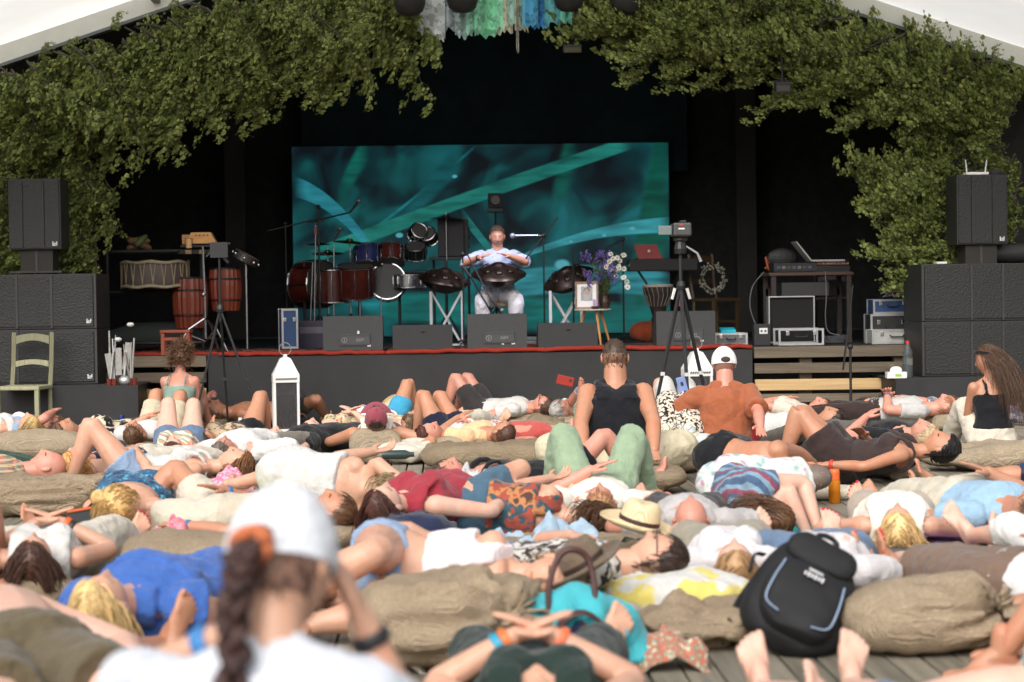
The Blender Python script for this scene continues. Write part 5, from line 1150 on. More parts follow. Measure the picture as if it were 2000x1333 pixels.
# floor wedges
RINGM = plain((.26, .26, .27), .5, name='grey_print')
def wedge(px, Y, label, tall=True):
    p = place(px, 640, Y, ZS+.02); t = thing('stage_monitor', label, 'speaker', p); w = .60; h = .345 if tall else .245
    prof = [(0, 0), (.38, 0), (.46, .07), (.20, h), (.03, h)] if tall else [(0, 0), (.40, 0), (.40, .05), (.16, h), (.03, h)]
    vs = [(x, y, z) for x in (-w/2, w/2) for y, z in prof]; n = 5
    fs = [tuple(range(n)), tuple(range(n, 2*n))[::-1]]+[(i, (i+1) % n, (i+1) % n+n, i+n) for i in range(n)]
    MB().add(vs, fs).build('cabinet', plain((.033, .035, .035) if tall else (.013, .013, .013), .62, name='wedge_paint', var=.18, sc=18), t)
    if tall:
        q = Matrix.Identity(3); MB().box((.02, -.004, .105), (.30, .010, .115)).build('name_plate', plain((.055, .058, .06), .5), t)
        MB().box((.02, -.011, .15), (.30, .003, .010)).build('plate_rib', GREYP, t); MB().box((.02, -.011, .06), (.30, .003, .008)).build('plate_rib', GREYP, t)
        MB().tube([(-.085+.026*math.cos(a), -.012, .102+.026*math.sin(a)) for a in [R(x) for x in range(0, 361, 30)]], [.0035]*13, 5).build('badge_ring', RINGM, t); MB().box((-.085, -.012, .102), (.006, .003, .03)).build('badge_bar', RINGM, t)
        text('ASM', .042, (.07, -.0115, .103), (R(90), 0, 0), RINGM, t)
        MB().box((.16, -.005, .045), (.035, .004, .016)).build('sticker', WHL, t)
        q = MB(); q.poly([(-.011, 0), (.011, 0), (.011, .022), (.0, .034), (-.011, .022)], .004, c=(.055, -.005, .165 if px < 800 else .035)); q.build('tag', WHL, t)
    else: MB().box((0, -.004, .19), (.04, .004, .016)).build('sticker', plain((.03, .03, .03), .5), t)
    return t
wedge(689, YS+.25, 'large grey stage monitor with ASM plate in front of the drum kit'); wedge(971, YS+.25, 'large grey stage monitor with ASM plate in front of the musician'); wedge(1340, YS+.30, 'large grey stage monitor with ASM plate beside the silver cases')
wedge(825, YS+.22, 'low black stage monitor in front of the left handpan', False); wedge(1109, YS+.22, 'low black stage monitor in front of the small round table', False)
# lanterns
def lantern(px, py, Y, label):
    g = place(px, py, Y, 0); t = thing('lantern', label, 'lantern', g, R(8)); w, h = .22, .54; LM = plain((.74, .74, .71), .45, name='white_lantern', var=.06)
    for x in (-1, 1):
        for y in (-1, 1): MB().box((x*w/2, y*w/2, h/2), (.024, .024, h)).build('post', LM, t)
    MB().box((0, 0, .02), (w+.03, w+.03, .035), bev=.004).build('base', LM, t); MB().box((0, 0, h-.03), (w+.03, w+.03, .07), bev=.004).build('collar', LM, t)
    for i in range(9): MB().box((-.09+.0225*i, -w/2-.017, h-.03), (.012, .004, .022), RY(.78)).build('cut_out', plain((.03, .03, .03), .6), t)
    q = MB(); q.lathe([((w/2+.015)*1.414, h+.005), (.07, h+.16), (.025, h+.175), (.02, h+.20)], n=4, rot=RZ(R(45))); q.build('roof', LM, t)
    MB().tube([(.055*math.cos(a), 0, h+.25+.06*math.sin(a)) for a in [R(x) for x in range(-90, 271, 24)]], [.005]*16, 6).build('handle', plain((.35, .35, .34), .4, .7), t)
    for s in (-1, 1): MB().box((0, s*w/2, h/2-.01), (w-.03, .004, h-.10)).build('pane', glassy((200, 196, 200), .05, .92), t); MB().box((s*w/2, 0, h/2-.01), (.004, w-.03, h-.10)).build('pane', glassy((200, 196, 200), .05, .92), t)
    for x, hh in ((-.04, .17), (.05, .15), (.0, .12)): MB().tube([(x, 0, .04), (x, 0, .04+hh)], [.011, .010], 8).build('candle', plain((.8, .76, .7), .5), t)
    MB().box((0, .06, .2), (.16, .01, .30)).build('back_panel', plain((.05, .045, .045), .6), t)
lantern(559, 822, 18.9, 'white metal lantern with thin candles before the left of the stage skirt'); lantern(1362, 806, 18.9, 'white metal lantern behind the tall camera tripod')
# tripods and stands
def tripod(name, px, Y, zb, hub, top, feet, label, cat, mat=BLKM, r=.016):
    b = place(px, 600, Y, zb); t = thing(name, label, cat, b)
    MB().tube([(0, 0, hub-.12), (0, 0, top)], [r, r*.8], 8).build('column', mat, t); MB().lathe([(.035, hub-.03), (.04, hub), (.03, hub+.04)], n=10).build('hub', mat, t)
    for fx, fy in feet:
        MB().tube([(0, 0, hub), (fx*.5, fy*.5, hub*.5), (fx, fy, .01)], [r, r*.9, r*.75], 7).build('leg', mat, t); 
        if hub > .6: MB().box((fx*.55, fy*.55-.015, hub*.45), (.035, .02, .03)).build('leg_clip', plain((.6, .6, .6), .4, .3) if name == 'camera_tripod' else mat, t)
    return t
gz = 0
t = tripod('light_stand', 430, 18.3, 0, 1.18, 1.75, ((-.28, -.1), (.42, -.12), (.02, .35)), 'black tripod light stand behind the curly haired woman', 'stand', r=.013)
MB().box((0, 0, 1.72), (.16, .06, .14)).build('clamp', BLKM, t); MB().tube([(-.12, 0, 1.66), (-.03, 0, 1.74), (.1, 0, 1.78)], [.012]*3, 6).build('bracket', BLKM, t); MB().tube([(0, 0, 1.7), (.08, .0, 1.6)], [.02, .015], 8).build('knob', BLKM, t)
b = place(1330, 600, 16.6, 0); t = tripod('camera_tripod', 1330, 16.6, 0, 1.33, 1.62, ((-.30, -.05), (.02, -.42), (.30, .12)), 'black video tripod with silver clips standing among the audience', 'tripod', r=.018)
MB().lathe([(.05, 1.60), (.055, 1.64), (.04, 1.70), (.06, 1.71), (.06, 1.73)], n=12).build('fluid_head', BLKM, t); MB().tube([(.05, 0, 1.66), (.14, -.02, 1.60), (.17, -.02, 1.53)], [.008, .01, .014], 7).build('pan_handle', plain((.25, .25, .25), .5), t)
for s in (-1, 1): MB().tube([(s*.05, -.01, 1.31), (s*.075, -.012, 1.22)], [.014, .013], 7).build('leg_shoulder', plain((.6, .6, .58), .5), t)
MB().tube([(0, 0, 1.16), (0, 0, 1.27)], [.021, .021], 8).build('red_collar', plain((.4, .03, .02), .5), t)
c = thing('video_camera', 'dark grey camcorder with its side screen open on the tripod', 'camera', (b.x, 16.6, 1.735)); MB().box((.01, .03, .065), (.15, .26, .11), bev=.015).build('body', plain((.05, .05, .048), .5), c)
MB().box((-.13, -.04, .06), (.11, .02, .075), bev=.004).build('side_screen', plain((.16, .20, .19), .3), c); MB().lathe([(.035, 0), (.04, .06), (.042, .09)], (0, .16, .065), 12, RX(R(-90))).build('lens', BLK, c)
MB().box((.0, -.102, .10), (.03, .004, .012)).build('record_lamp', plain((.5, .03, .02), .4), c); MB().box((.0, -.103, .07), (.05, .004, .012)).build('lettering_strip', WHL, c); MB().box((.02, .0, .13), (.05, .14, .02), bev=.006).build('top_handle', BLK, c)
def mic(par, p, d, mat=BLK):
    p, d = V(p), V(d).normalized(); MB().tube([p, p+d*.14], [.012, .017], 8).build('microphone', mat, par); MB().ell(p+d*.165, (.026,)*3).build('mic_head', plain((.2, .2, .2), .5, .6), par)
def micstand(px, Y, zb, h, boom, label, m=None, straight=False):
    b = place(px, 600, Y, zb); t = thing('microphone_stand', label, 'stand', b)
    MB().tube([(0, 0, .02), (0, 0, h)], [.011, .009], 7).build('pole', BLKM, t)
    for a in (R(20), R(140), R(260)): MB().tube([(0, 0, .07), (.26*math.cos(a), .26*math.sin(a), .012)], [.010, .009], 6).build('leg', BLKM, t)
    if boom:
        MB().tube([boom[0], boom[1]], [.009, .009], 6).build('boom', BLKM, t); MB().ell((0, 0, h), (.025,)*3).build('joint', BLKM, t)
        if m: mic(t, boom[m[0]], m[1])
    return t
micstand(1063, 22.0, ZS, 1.20, [(.16, 0, 1.40), (-.30, 0, .82)], 'black boom stand right of the musician leaning towards his handpan', (1, (-.3, -.1, -.5)))
micstand(625, 22.0, ZS, 1.55, [(-.05, .1, 1.4), (.35, -.1, 1.48)], 'microphone stand with a boom over the drum kit', (1, (.5, -.2, .6)))
micstand(560, 22.8, ZS, 1.40, [(-.2, 0, 1.32), (.25, .0, 1.42)], 'microphone stand in shadow left of the screen', (1, (1, 0, .1)))
micstand(1218, 22.0, ZS, 1.15, [(-.55, -.1, .85), (0, 0, 1.15)], 'boom stand behind the flowers over the right handpan', (0, (-.3, -.2, -.5)))
micstand(1120, 21.3, ZS, 1.05, None, 'straight black stand beside the picture table')
t = micstand(905, 21.6, ZS, 1.0, [(.05, 0, 1.0), (.30, -.1, .50)], 'black boom stand between the handpans', (1, (.4, 0, -.4)))
t = micstand(960, 21.5, ZS, .42, [(-.22, -.05, .75), (.0, 0, .36)], 'low stand with a microphone below the middle handpan', (0, (-.3, .1, .4)))
b = place(1660, 600, 18.6, 0); t = thing('microphone_stand', 'tall black stand with a loose boom in front of the right wooden steps', 'stand', b); MB().tube([(0, 0, .02), (0, 0, .74)], [.014, .012], 8).build('pole', BLKM, t); MB().tube([(-.07, .0, .52), (.03, 0, 1.32)], [.010, .008], 6).build('boom', BLKM, t); MB().ell((0, 0, .74), (.028,)*3).build('joint', BLKM, t); MB().lathe([(.14, 0), (.14, .015), (.03, .03)], n=16).build('base', BLKM, t)
# horizontal silver microphone near the musician's face
b = place(1063, 460, 22.0); t = thing('vocal_microphone', 'silver microphone held level beside the musician', 'microphone', (b.x-.07, 22.0, b.z)); MB().tube([(.0, 0, 0), (-.26, 0, .0)], [.009, .013], 8).build('body', plain((.3, .3, .34), .35, .7), t); MB().ell((-.28, 0, 0), (.03,)*3).build('mic_head', plain((.4, .4, .5), .4, .5), t); MB().tube([(0, 0, 0), (.07, .0, 0)], [.007]*2, 6).build('arm', CHR, t)
# handpans
HP = plain((.030, .019, .014), .34, .75, name='bronzed_steel', var=.5, sc=9)
def handpan(x, y, z, label, tilt=(0, 0), stand=True, r=.29):
    t = thing('handpan', label, 'drum', (x, y, z)); rot = RX(tilt[0]) @ RY(tilt[1])
    MB().lathe([(.0, -.13), (.10, -.125), (.18, -.09), (.25, -.035), (r-.004, -.006), (r, 0), (r-.004, .006), (.25, .03), (.19, .07), (.13, .098), (.075, .112), (.065, .125), (.04, .135), (.0, .138)], n=40, rot=rot).build('shell', HP, t, smooth=True)
    for k in range(8):
        a = k*math.pi/4; c = rot @ V((.19*math.cos(a), .19*math.sin(a), .072)); MB().ell(c, (.034, .042, .012), rot @ RZ(a) @ RY(.52), 12, 6).build('tone_field', HP, t, smooth='all')
    MB().tube([rot @ V((r*math.cos(a), r*math.sin(a), 0)) for a in [R(q) for q in range(0, 361, 12)]], [.006]*31, 5).build('rim', HP, t)
    return t
XM = plain((.5, .49, .5), .55, name='white_wood', var=.08)
def xstand(x, y, h, label, w=.34):
    t = thing('folding_stand', label, 'stand', (x, y, ZS))
    for s in (-1, 1):
        for dy in (-.12, .12): MB().bar((s*w/2, dy+s*.02, 0), (-s*w/2, dy+s*.02, h), .035, .022).build('leg', XM, t)
        MB().bar((s*w/2*.9, -.12, h*.95), (s*w/2*.9, .12, h*.95), .02).build('bar', XM, t)
    for s in (-1, 1): MB().bar((s*w*.5, -.16, 0), (s*w*.5, -.16, h), .03, .02).build('upright', XM, t)
    MB().bar((-w/2, -.14, .02), (w/2, -.14, .02), .02).build('bar', XM, t)
lap = (mp_.x, YP-.40, ZS+.78)
handpan(lap[0], lap[1], lap[2], 'dark bronze handpan on the musician\'s lap', (R(16), 0), r=.30)
hl = place(868, 548, 21.8); handpan(hl.x, 21.8, hl.z, 'dark bronze handpan on a white folding stand beside the drum kit', (R(12), R(8))); xstand(hl.x+.02, 21.8, hl.z-ZS-.12, 'white folding stand under the left handpan')
hr = place(1110, 545, 21.9); handpan(hr.x, 21.9, hr.z, 'dark bronze handpan tilted beside the flowers', (R(20), R(-20))); xstand(hr.x-.04, 21.9, hr.z-ZS-.13, 'white folding stand under the right handpan')
# musician's stool
t = thing('stool', 'pale wooden stool under the musician', 'stool', (mp_.x, YP+.05, ZS)); MB().box((0, 0, .44), (.44, .38, .04), bev=.01).build('seat', plain((.5, .42, .28), .6), t)
for x in (-.19, .19):
    for y in (-.15, .15): MB().box((x, y, .21), (.035, .035, .42)).build('leg', plain((.5, .42, .28), .6), t)
# small round table with frame, candle bowl and flowers
p = place(1158, 604, 21.0); t = thing('side_table', 'small round white table with three slanted wooden legs', 'table', (p.x, 21.0, ZS)); hT = p.z-ZS
MB().lathe([(.19, hT-.018), (.2, hT-.01), (.2, hT), (.0, hT)], n=30).build('table_top', plain((.62, .58, .54), .5, var=.05), t)
for a in (R(-70), R(20), R(170)): MB().tube([(.09*math.cos(a), .09*math.sin(a), hT-.02), (.2*math.cos(a), .2*math.sin(a), 0)], [.016, .012], 8).build('leg', plain(lin((196, 140, 84)), .5, name='beech'), t)
fz = ZS+hT; t = thing('picture_frame', 'wooden framed portrait of a bearded elder on the small round table', 'picture', (p.x-.07, 20.93, fz+.003), R(-6)); rot = RX(R(-10))
MB().box(rot @ V((0, .02, .145)), (.235, .018, .285), rot).build('backing', plain(lin((226, 224, 226)), .5, name='mount', var=.04), t)
FR = wood((150, 118, 92), 1.5, .6, 2, .2)
for x in (-1, 1): MB().box(rot @ V((x*.112, .01, .145)), (.02, .026, .29), rot).build('frame_side', FR, t)
for z in (.01, .28): MB().box(rot @ V((0, .01, z)), (.204, .026, .02), rot).build('frame_rail', FR, t)
q = MB(); GR = plain((.17, .17, .175), .6, name='photo_grey', var=.35, sc=30)
ph_ = thing('x', None, None); bpy.data.objects.remove(ph_)
MB().box(rot @ V((0, .006, .165)), (.12, .004, .15), rot).build('photo', plain((.32, .33, .34), .5, name='photo_sky', var=.25, sc=16), t)
MB().ell(rot @ V((0, .004, .18)), (.027, .003, .038), rot).build('portrait_face', plain(lin((184, 150, 136)), .6), t); MB().ell(rot @ V((0, .005, .135)), (.04, .003, .05), rot).build('portrait_beard', plain((.4, .4, .4), .7, var=.3, sc=40), t); MB().ell(rot @ V((0, .0055, .195)), (.042, .003, .036), rot).build('portrait_hair', GR, t)
t = thing('candle_bowl', 'lilac candle in a petal shaped metal bowl on the round table', 'candle', (p.x+.02, 20.86, fz+.001)); MB().lathe([(.025, 0), (.045, .015), (.05, .03), (.03, .028), (.0, .02)], n=14).build('bowl', plain((.12, .06, .03), .4, .6), t)
for k in range(9):
    a = k*2*math.pi/9; MB().poly([(0, 0), (.02, .02), (0, .06), (-.02, .02)], .004, RZ(a+math.pi/2) @ RX(-.9), (.035*math.cos(a), .035*math.sin(a), .012)).build('petal', plain((.16, .08, .04), .4, .6), t)
MB().tube([(0, 0, .02), (0, 0, .10)], [.028, .027], 14).build('candle', plain(lin((190, 160, 190)), .5), t)
vx, vy = p.x+.13, 21.07; t = thing('flower_vase', 'brown vase crammed with daisies and purple meadow flowers', 'flowers', (vx, vy, fz+.002)); MB().lathe([(.04, 0), (.055, .03), (.06, .08), (.045, .13), (.05, .15)], n=18).build('vase', plain((.06, .03, .022), .25), t, smooth=True)
fr = random.Random(5); stems = MB(); lv_ = MB()
def stem_to(x, y, z):
    stems.tube([(0, 0, .12), (x*.35, y*.35, .12+z*.5), (x, y, .12+z)], [.003, .0025, .002], 4)
for k in range(60):
    x, y, z = fr.gauss(-.03, .13), fr.gauss(0, .08), fr.uniform(.12, .5); stem_to(x, y, z)
    for j in range(7):
        f = fr.uniform(.25, 1); c = V((x*f**1.4, y*f**1.4, .12+z*f)); a = V((fr.uniform(-1, 1), fr.uniform(-1, 1), fr.uniform(-.2, 1))).normalized()*.045; s = a.cross(V((fr.uniform(-1, 1), fr.uniform(-1, 1), 1))).normalized()*.010
        lv_.add([c, c+a*.5+s, c+a, c+a*.5-s], [(0, 1, 2, 3)])
stems.build('stems', plain((.07, .10, .03), .7), t)['kind'] = 'stuff'; lv_.build('foliage', plain((.10, .13, .06), .7, var=.5, sc=20), t)['kind'] = 'stuff'
PET = plain((.75, .74, .68), .6, var=.05); YEL = plain((.5, .32, .03), .6); PUR = plain((.16, .09, .36), .6, var=.4, sc=30); BLU = plain((.09, .09, .32), .6, var=.4, sc=30)
daisy = []
for k in range(24):
    if k < 17: x, z = fr.uniform(-.02, .20)+(.05 if k % 3 else .0), fr.uniform(.26, .46)
    else: x, z = fr.uniform(.12, .26), fr.uniform(.06, .24)
    y = fr.uniform(-.12, .02); stem_to(x, y, z) if False else None
    q = MB(); n_ = V((fr.uniform(-.4, .5), -1, fr.uniform(-.1, .6))).normalized(); rot = n_.to_track_quat('Z', 'Y').to_matrix()
    for j in range(10):
        a = j*math.pi/5; e1 = V((math.cos(a), math.sin(a), .05)); e2 = V((-math.sin(a), math.cos(a), 0)); s = .030
        q.add([rot @ (e1*s*.2), rot @ (e1*s*.7+e2*s*.22), rot @ (e1*s), rot @ (e1*s*.7-e2*s*.22)], [(0, 1, 2, 3)])
    q.v = [tuple(V(v)+V((x, y, .12+z))) for v in q.v]; d = q.build('daisy', PET, t); MB().ell(V((x, y, .12+z))+n_*.003, (.009, .009, .006), rot, 8, 5).build('daisy_centre', YEL, d)
for k in range(34):
    x = fr.uniform(-.24, .12); z = fr.uniform(.18, .50); m = PUR if k % 3 else BLU; q = MB(); y = fr.uniform(-.12, .06)
    for j in range(12): c = V((x+fr.gauss(0, .012), y+fr.gauss(0, .012), .12+z-j*.007)); q.ell(c, (.009, .009, .009), None, 5, 4)
    q.build('blossom_spike', m, t)
# keyboard, red laptop, djembe
p = place(1290, 518, 23.2); t = thing('keyboard', 'black stage keyboard on a folding stand right of the flowers', 'keyboard', (p.x, 23.2, ZS)); hz_ = p.z-ZS
MB().box((.02, 0, hz_), (.80, .3, .14), bev=.01).build('body', BLK, t)
for s in (-1, 1): MB().bar((s*.25, -.1, 0), (-s*.25, .1, hz_-.07), .035, .02).build('stand_leg', BLKM, t)
p = place(1275, 492, 23.1); t = thing('laptop', 'open red laptop standing on the stage keyboard', 'laptop', (p.x-.03, 23.2, ZS+hz_+.072)); MB().poly([(-.13, 0), (.15, 0), (.08, .17), (-.18, .17)], .012, RX(R(-12)), (0, -.03, 0)).build('lid', plain((.30, .012, .014), .4), t); MB().box((.02, .1, .01), (.32, .22, .016)).build('base', plain((.1, .02, .02), .5), t); MB().ell((-.01, -.055, .09), (.014, .003, .018)).build('logo', WHL, t)
def djembe(px, py, Y, label, s=1.0, m=(.03, .02, .016)):
    p = place(px, py, Y); t = thing('djembe', label, 'drum', (p.x, Y, ZS)); h = p.z-ZS
    MB().lathe([(.09*s, 0), (.075*s, .1), (.065*s, h*.45), (.10*s, h*.62), (.165*s, h*.85), (.17*s, h*.97)], n=24).build('body', plain(m, .6, var=.4, sc=20), t, smooth=True); MB().lathe([(.172*s, h*.955), (.175*s, h*.975), (.165*s, h), (0, h+.004)], n=24).build('skin', plain((.4, .36, .3), .7), t, smooth=True)
    for k in range(18):
        a = k*math.pi/9; MB().tube([(.176*s*math.cos(a), .176*s*math.sin(a), h*.95), (.155*s*math.cos(a+.12), .155*s*math.sin(a+.12), h*.80), (.105*s*math.cos(a), .105*s*math.sin(a), h*.62)], [.005]*3, 4).build('rope', plain((.25, .23, .2), .8), t)
djembe(1285, 556, 22.2, 'dark roped djembe under the keyboard')
t = thing('orange_cloth', 'crumpled orange cloth on the stage floor under the keyboard', 'cloth', place(1262, 610, 22.9, ZS)); MB().ell((0, 0, .1), (.2, .15, .13), n=16, m=10).build('cloth', cloth((170, 70, 24)), t, smooth='all')
# drum kit
REDW = plain((.075, .014, .010), .22, name='red_lacquer', var=.5, sc=5); BLUEW = plain((.018, .026, .11), .22, name='blue_lacquer', var=.4, sc=5); SKN = plain((.07, .066, .064), .5, name='drum_head'); DKS = plain((.02, .02, .024), .3, .4)
def drum(px, py, Y, r, h, label, shell, rot=None, group='drums of the kit', lugs=8, head=SKN):
    p = place(px, py, Y); t = thing('tom_drum', label, 'drum', p, 0, None); rot = rot or Matrix.Identity(3)
    MB().lathe([(r, -h/2), (r, h/2)], n=28, rot=rot).build('shell', shell, t, smooth=True)
    for z in (-h/2, h/2): MB().tube([rot @ V(((r+.006)*math.cos(a), (r+.006)*math.sin(a), z)) for a in [R(q) for q in range(0, 361, 15)]], [.010]*25, 6).build('hoop', CHR, t)
    MB().lathe([(r-.004, h/2+.005), (0, h/2+.007)], n=28, rot=rot).build('head', head, t); MB().lathe([(r-.004, -h/2-.005), (0, -h/2-.007)], n=28, rot=rot).build('head', head, t)
    for k in range(lugs): a = k*2*math.pi/lugs; MB().tube([rot @ V(((r+.012)*math.cos(a), (r+.012)*math.sin(a), z)) for z in (-h*.45, -h*.2, h*.2, h*.45)], [.004, .010, .010, .004], 5).build('lug', CHR, t)
    return t
YD = 22.6
drum(612, 556, YD+.1, .26, .30, 'bass drum lying on edge at the left of the kit', REDW, RX(R(90)) @ RY(R(50)), head=plain((.06, .055, .05), .5))
drum(650, 560, YD-.2, .17, .36, 'narrow red floor tom in front of the bass drum', REDW); drum(695, 550, YD-.3, .20, .34, 'wide red floor tom with chrome lugs', REDW, RX(R(12)))
drum(718, 505, YD-.1, .155, .22, 'rack tom with a blue shell', BLUEW, RX(R(-28))); drum(764, 500, YD-.1, .14, .20, 'smaller red rack tom beside the blue one', REDW, RX(R(-28)))
drum(757, 552, YD-.1, .20, .16, 'black hand drum on edge behind the snare', DKS, RX(R(80)), head=plain((.03, .028, .028), .5)); drum(800, 550, YD-.2, .17, .14, 'chrome snare drum in the middle of the kit', plain((.25, .25, .26), .25, .9, name='steel_shell'))
drum(815, 456, YD+.1, .09, .13, 'small chrome octoban drum tilted beside the black speaker', plain((.05, .07, .06), .2, .8), RX(R(60)) @ RY(.4)); drum(838, 462, YD+.15, .085, .13, 'small dark octoban drum touching the black speaker', DKS, RX(R(60)) @ RY(-.3)); drum(812, 492, YD, .11, .14, 'green tinted timbale below the octobans', plain((.04, .07, .055), .2, .8), RX(R(30)))
CYM = plain((.10, .075, .035), .35, .9, name='cymbal_bronze', var=.3)
def cymbal(px, py, Y, r, label, tilt=(0, 0), zst=True, m=CYM):
    p = place(px, py, Y); t = thing('cymbal', label, 'cymbal', (p.x, Y, ZS)); h = p.z-ZS; rot = RX(tilt[0]) @ RY(tilt[1])
    MB().lathe([(r, -.012), (r*.6, .0), (r*.22, .008), (r*.18, .028), (.0, .034)], (0, 0, h), 30, rot).build('plate', m, t, smooth=True); MB().tube([(0, 0, h+.06), (0, 0, .3)], [.006, .011], 7).build('rod', CHR, t)
    if zst:
        for a in (R(30), R(150), R(270)): MB().tube([(0, 0, .36), (.22*math.cos(a), .22*math.sin(a), .01)], [.010, .008], 6).build('leg', CHR, t)
cymbal(683, 472, YD, .19, 'dark cymbal above the blue rack tom', (R(6), R(5))); cymbal(640, 494, YD+.1, .18, 'lower dark cymbal over the red floor toms', (R(8), 0)); cymbal(622, 476, YD+.2, .14, 'upper small cymbal beside the tall chrome rods', (R(5), 0)); cymbal(871, 426, YD+.1, .20, 'black cymbal lying over the black speaker', (R(3), R(3)), m=DKS)
t = thing('drum_rack', 'black crossbar rack carrying the rack toms', 'rack', place(720, 600, YD-.05, ZS))
MB().tube([(-.75, 0, .82), (.9, 0, .82)], [.018]*2, 8).build('crossbar', BLKM, t)
for x in (-.72, -.1, .35, .88): MB().tube([(x, 0, .01), (x, 0, .95)], [.017]*2, 8).build('upright', BLKM, t); MB().box((x, 0, .012), (.05, .4, .02)).build('foot', BLKM, t)
t = thing('hardware_stand', 'tall chrome percussion rods with a red clamp beside the drum kit', 'stand', place(612, 600, YD-.25, ZS))
for x0, x1, h in ((0, .04, 1.36), (-.05, .0, .95), (.22, .24, 1.15), (.52, .52, .85), (.74, .76, .55)): MB().tube([(x0, 0, .02), (x1, 0, h)], [.010, .007], 7).build('rod', CHR, t)
MB().box((.04, 0, 1.30), (.03, .03, .09)).build('red_clamp', plain((.2, .02, .02), .4), t); MB().bar((-.1, 0, 1.15), (.2, 0, 1.0), .01).build('arm', BLKM, t); mic(t, (.24, -.02, 1.18), (.4, -.3, .7), plain((.08, .08, .08), .4))
t = thing('monitor_speaker', 'black active speaker raised behind the left handpan', 'speaker', place(881, 500, YD+.3, place(881, 502, YD+.3).z)); MB().box((0, 0, .22), (.30, .3, .44), bev=.01).build('cabinet', plain((.014, .013, .016), .6), t); MB().box((.17, .02, .22), (.06, .22, .42), bev=.01).build('side_panel', BLK, t)
for k in range(3): MB().lathe([(.018, 0), (.02, .012)], (.205, .0, .12+.1*k), 10, RY(R(90))).build('knob', BLK, t)
MB().box((0, 0, -.02), (.5, .36, .03)).build('shelf', BLK, t)
for s in (-1, 1): MB().tube([(s*.2, 0, -.03), (s*.2, 0, -.85)], [.015]*2, 7).build('leg', BLKM, t)
t = thing('video_light', 'black square camera light on a stand above the musician', 'lamp', place(970, 600, 23.6, ZS)); hC = place(970, 392, 23.6).z-ZS; MB().tube([(0, 0, .02), (0, 0, hC-.1)], [.014, .012], 8).build('pole', BLKM, t); MB().box((0, 0, hC), (.17, .12, .17), bev=.01).build('housing', BLK, t); MB().lathe([(.05, 0), (.06, .03), (.055, .05)], (0, -.06, hC), 14, RX(R(90))).build('lens', plain((.03, .03, .035), .2), t); MB().box((0, 0, hC-.12), (.20, .1, .05), bev=.01).build('bracket', BLKM, t)
for a in (R(30), R(150), R(270)): MB().tube([(0, 0, .4), (.3*math.cos(a), .3*math.sin(a), .01)], [.010, .008], 6).build('leg', BLKM, t)
# road case with silver edges at the left of the kit, cable tangle
def flightcase(x, y, z, w, d, h, label, body, rz=0, handle=True, lid=None):
    t = thing('flight_case', label, 'case', (x, y, z), rz); MB().box((0, 0, h/2), (w-.01, d-.01, h-.01)).build('panel', body, t)
    for sx in (-1, 1):
        for sy in (-1, 1): MB().box((sx*(w/2-.008), sy*(d/2-.008), h/2), (.02, .02, h)).build('edge', ALU, t)
    for sz in (.01, h-.01):
        for sy in (-1, 1): MB().box((0, sy*(d/2-.007), sz), (w-.03, .022, .02)).build('edge', ALU, t)
    for s in (-1, 1): MB().box((s*w*.3, -d/2-.004, h*.72), (.035, .012, .045), bev=.004).build('latch', CHR, t)
    if handle: MB().tube([(-w*.14, -d/2-.01, h*.62), (-w*.11, -d/2-.03, h*.5), (w*.11, -d/2-.03, h*.5), (w*.14, -d/2-.01, h*.62)], [.008]*4, 6).build('handle', BLK, t)
    return t
SIL = plain((.50, .50, .47), .42, .35, name='silver_sheet', var=.12); BLS = plain((.02, .06, .16), .5, name='blue_panel')
p = place(563, 655, 21.2, ZS+.02); flightcase(p.x, 21.2, p.z, .17, .3, .42, 'narrow blue case with silver edges left of the drum kit', BLS, .2, False)
YR = 20.3
p = place(1559, 640, YR, ZS); flightcase(p.x, YR, ZS+.002, .46, .34, .17, 'silver aluminium case with a lime sticker below the mixing table', SIL)
t = COL.objects[-1]; MB().box((p.x-.01, YR-.172, ZS+.15), (.07, .004, .026)).build('lime_sticker', plain((.45, .7, .05), .5)).parent = [o for o in COL.objects if o.name.startswith('flight_case')][-1]
fc = [o for o in COL.objects if o.get('category') == 'case'][-1]; fc.children[-1].matrix_parent_inverse = Matrix.Translation((-p.x, -YR, -ZS-.002))
p = place(1428, 640, YR, ZS); flightcase(p.x, YR+.15, ZS+.002, .34, .26, .13, 'small silver case carrying a turquoise packet', plain((.12, .12, .12), .5)); t = thing('packet', 'turquoise packet lying on the small silver case', 'packet', (p.x-.02, YR+.13, ZS+.134)); MB().box((0, 0, .02), (.16, .14, .04), RX(.2), bev=.006).build('packet', plain(lin((40, 180, 200)), .5), t)
p = place(1742, 640, YR, ZS); flightcase(p.x, YR-.05, ZS+.002, .50, .32, .145, 'silver aluminium case with black handle at the end of the stage', SIL); flightcase(p.x+.02, YR+.3, ZS+.002, .42, .34, .30, 'stacked black rack case with silver edges behind the aluminium case', plain((.02, .02, .02), .5)); flightcase(p.x+.04, YR+.3, ZS+.304, .40, .32, .15, 'blue and silver case topping the stack by the right subwoofers', BLS)
t = thing('cable_tangle', 'tangle of pale cables heaped on the blue and silver case', 'cable', (p.x+.06, YR+.3, ZS+.455)); rr = random.Random(8); MB().tube([(rr.uniform(-.12, .12), rr.uniform(-.08, .08), rr.uniform(.01, .14)) for i in range(26)], [.006]*26, 5).build('cable', plain((.3, .28, .25), .6), t)
p = place(1545, 610, YR+.35, ZS); t = thing('open_case', 'open silver road case with a dark foam lining under the mixing table', 'case', (p.x, YR+.35, ZS)); MB().box((0, .05, .26), (.46, .1, .46)).build('lining', plain((.012, .012, .012), .9), t)
for s in (-1, 1): MB().box((s*.235, .03, .26), (.012, .14, .48)).build('edge', ALU, t)
for z in (.02, .495): MB().box((0, .03, z), (.456, .14, .012)).build('edge', ALU, t)
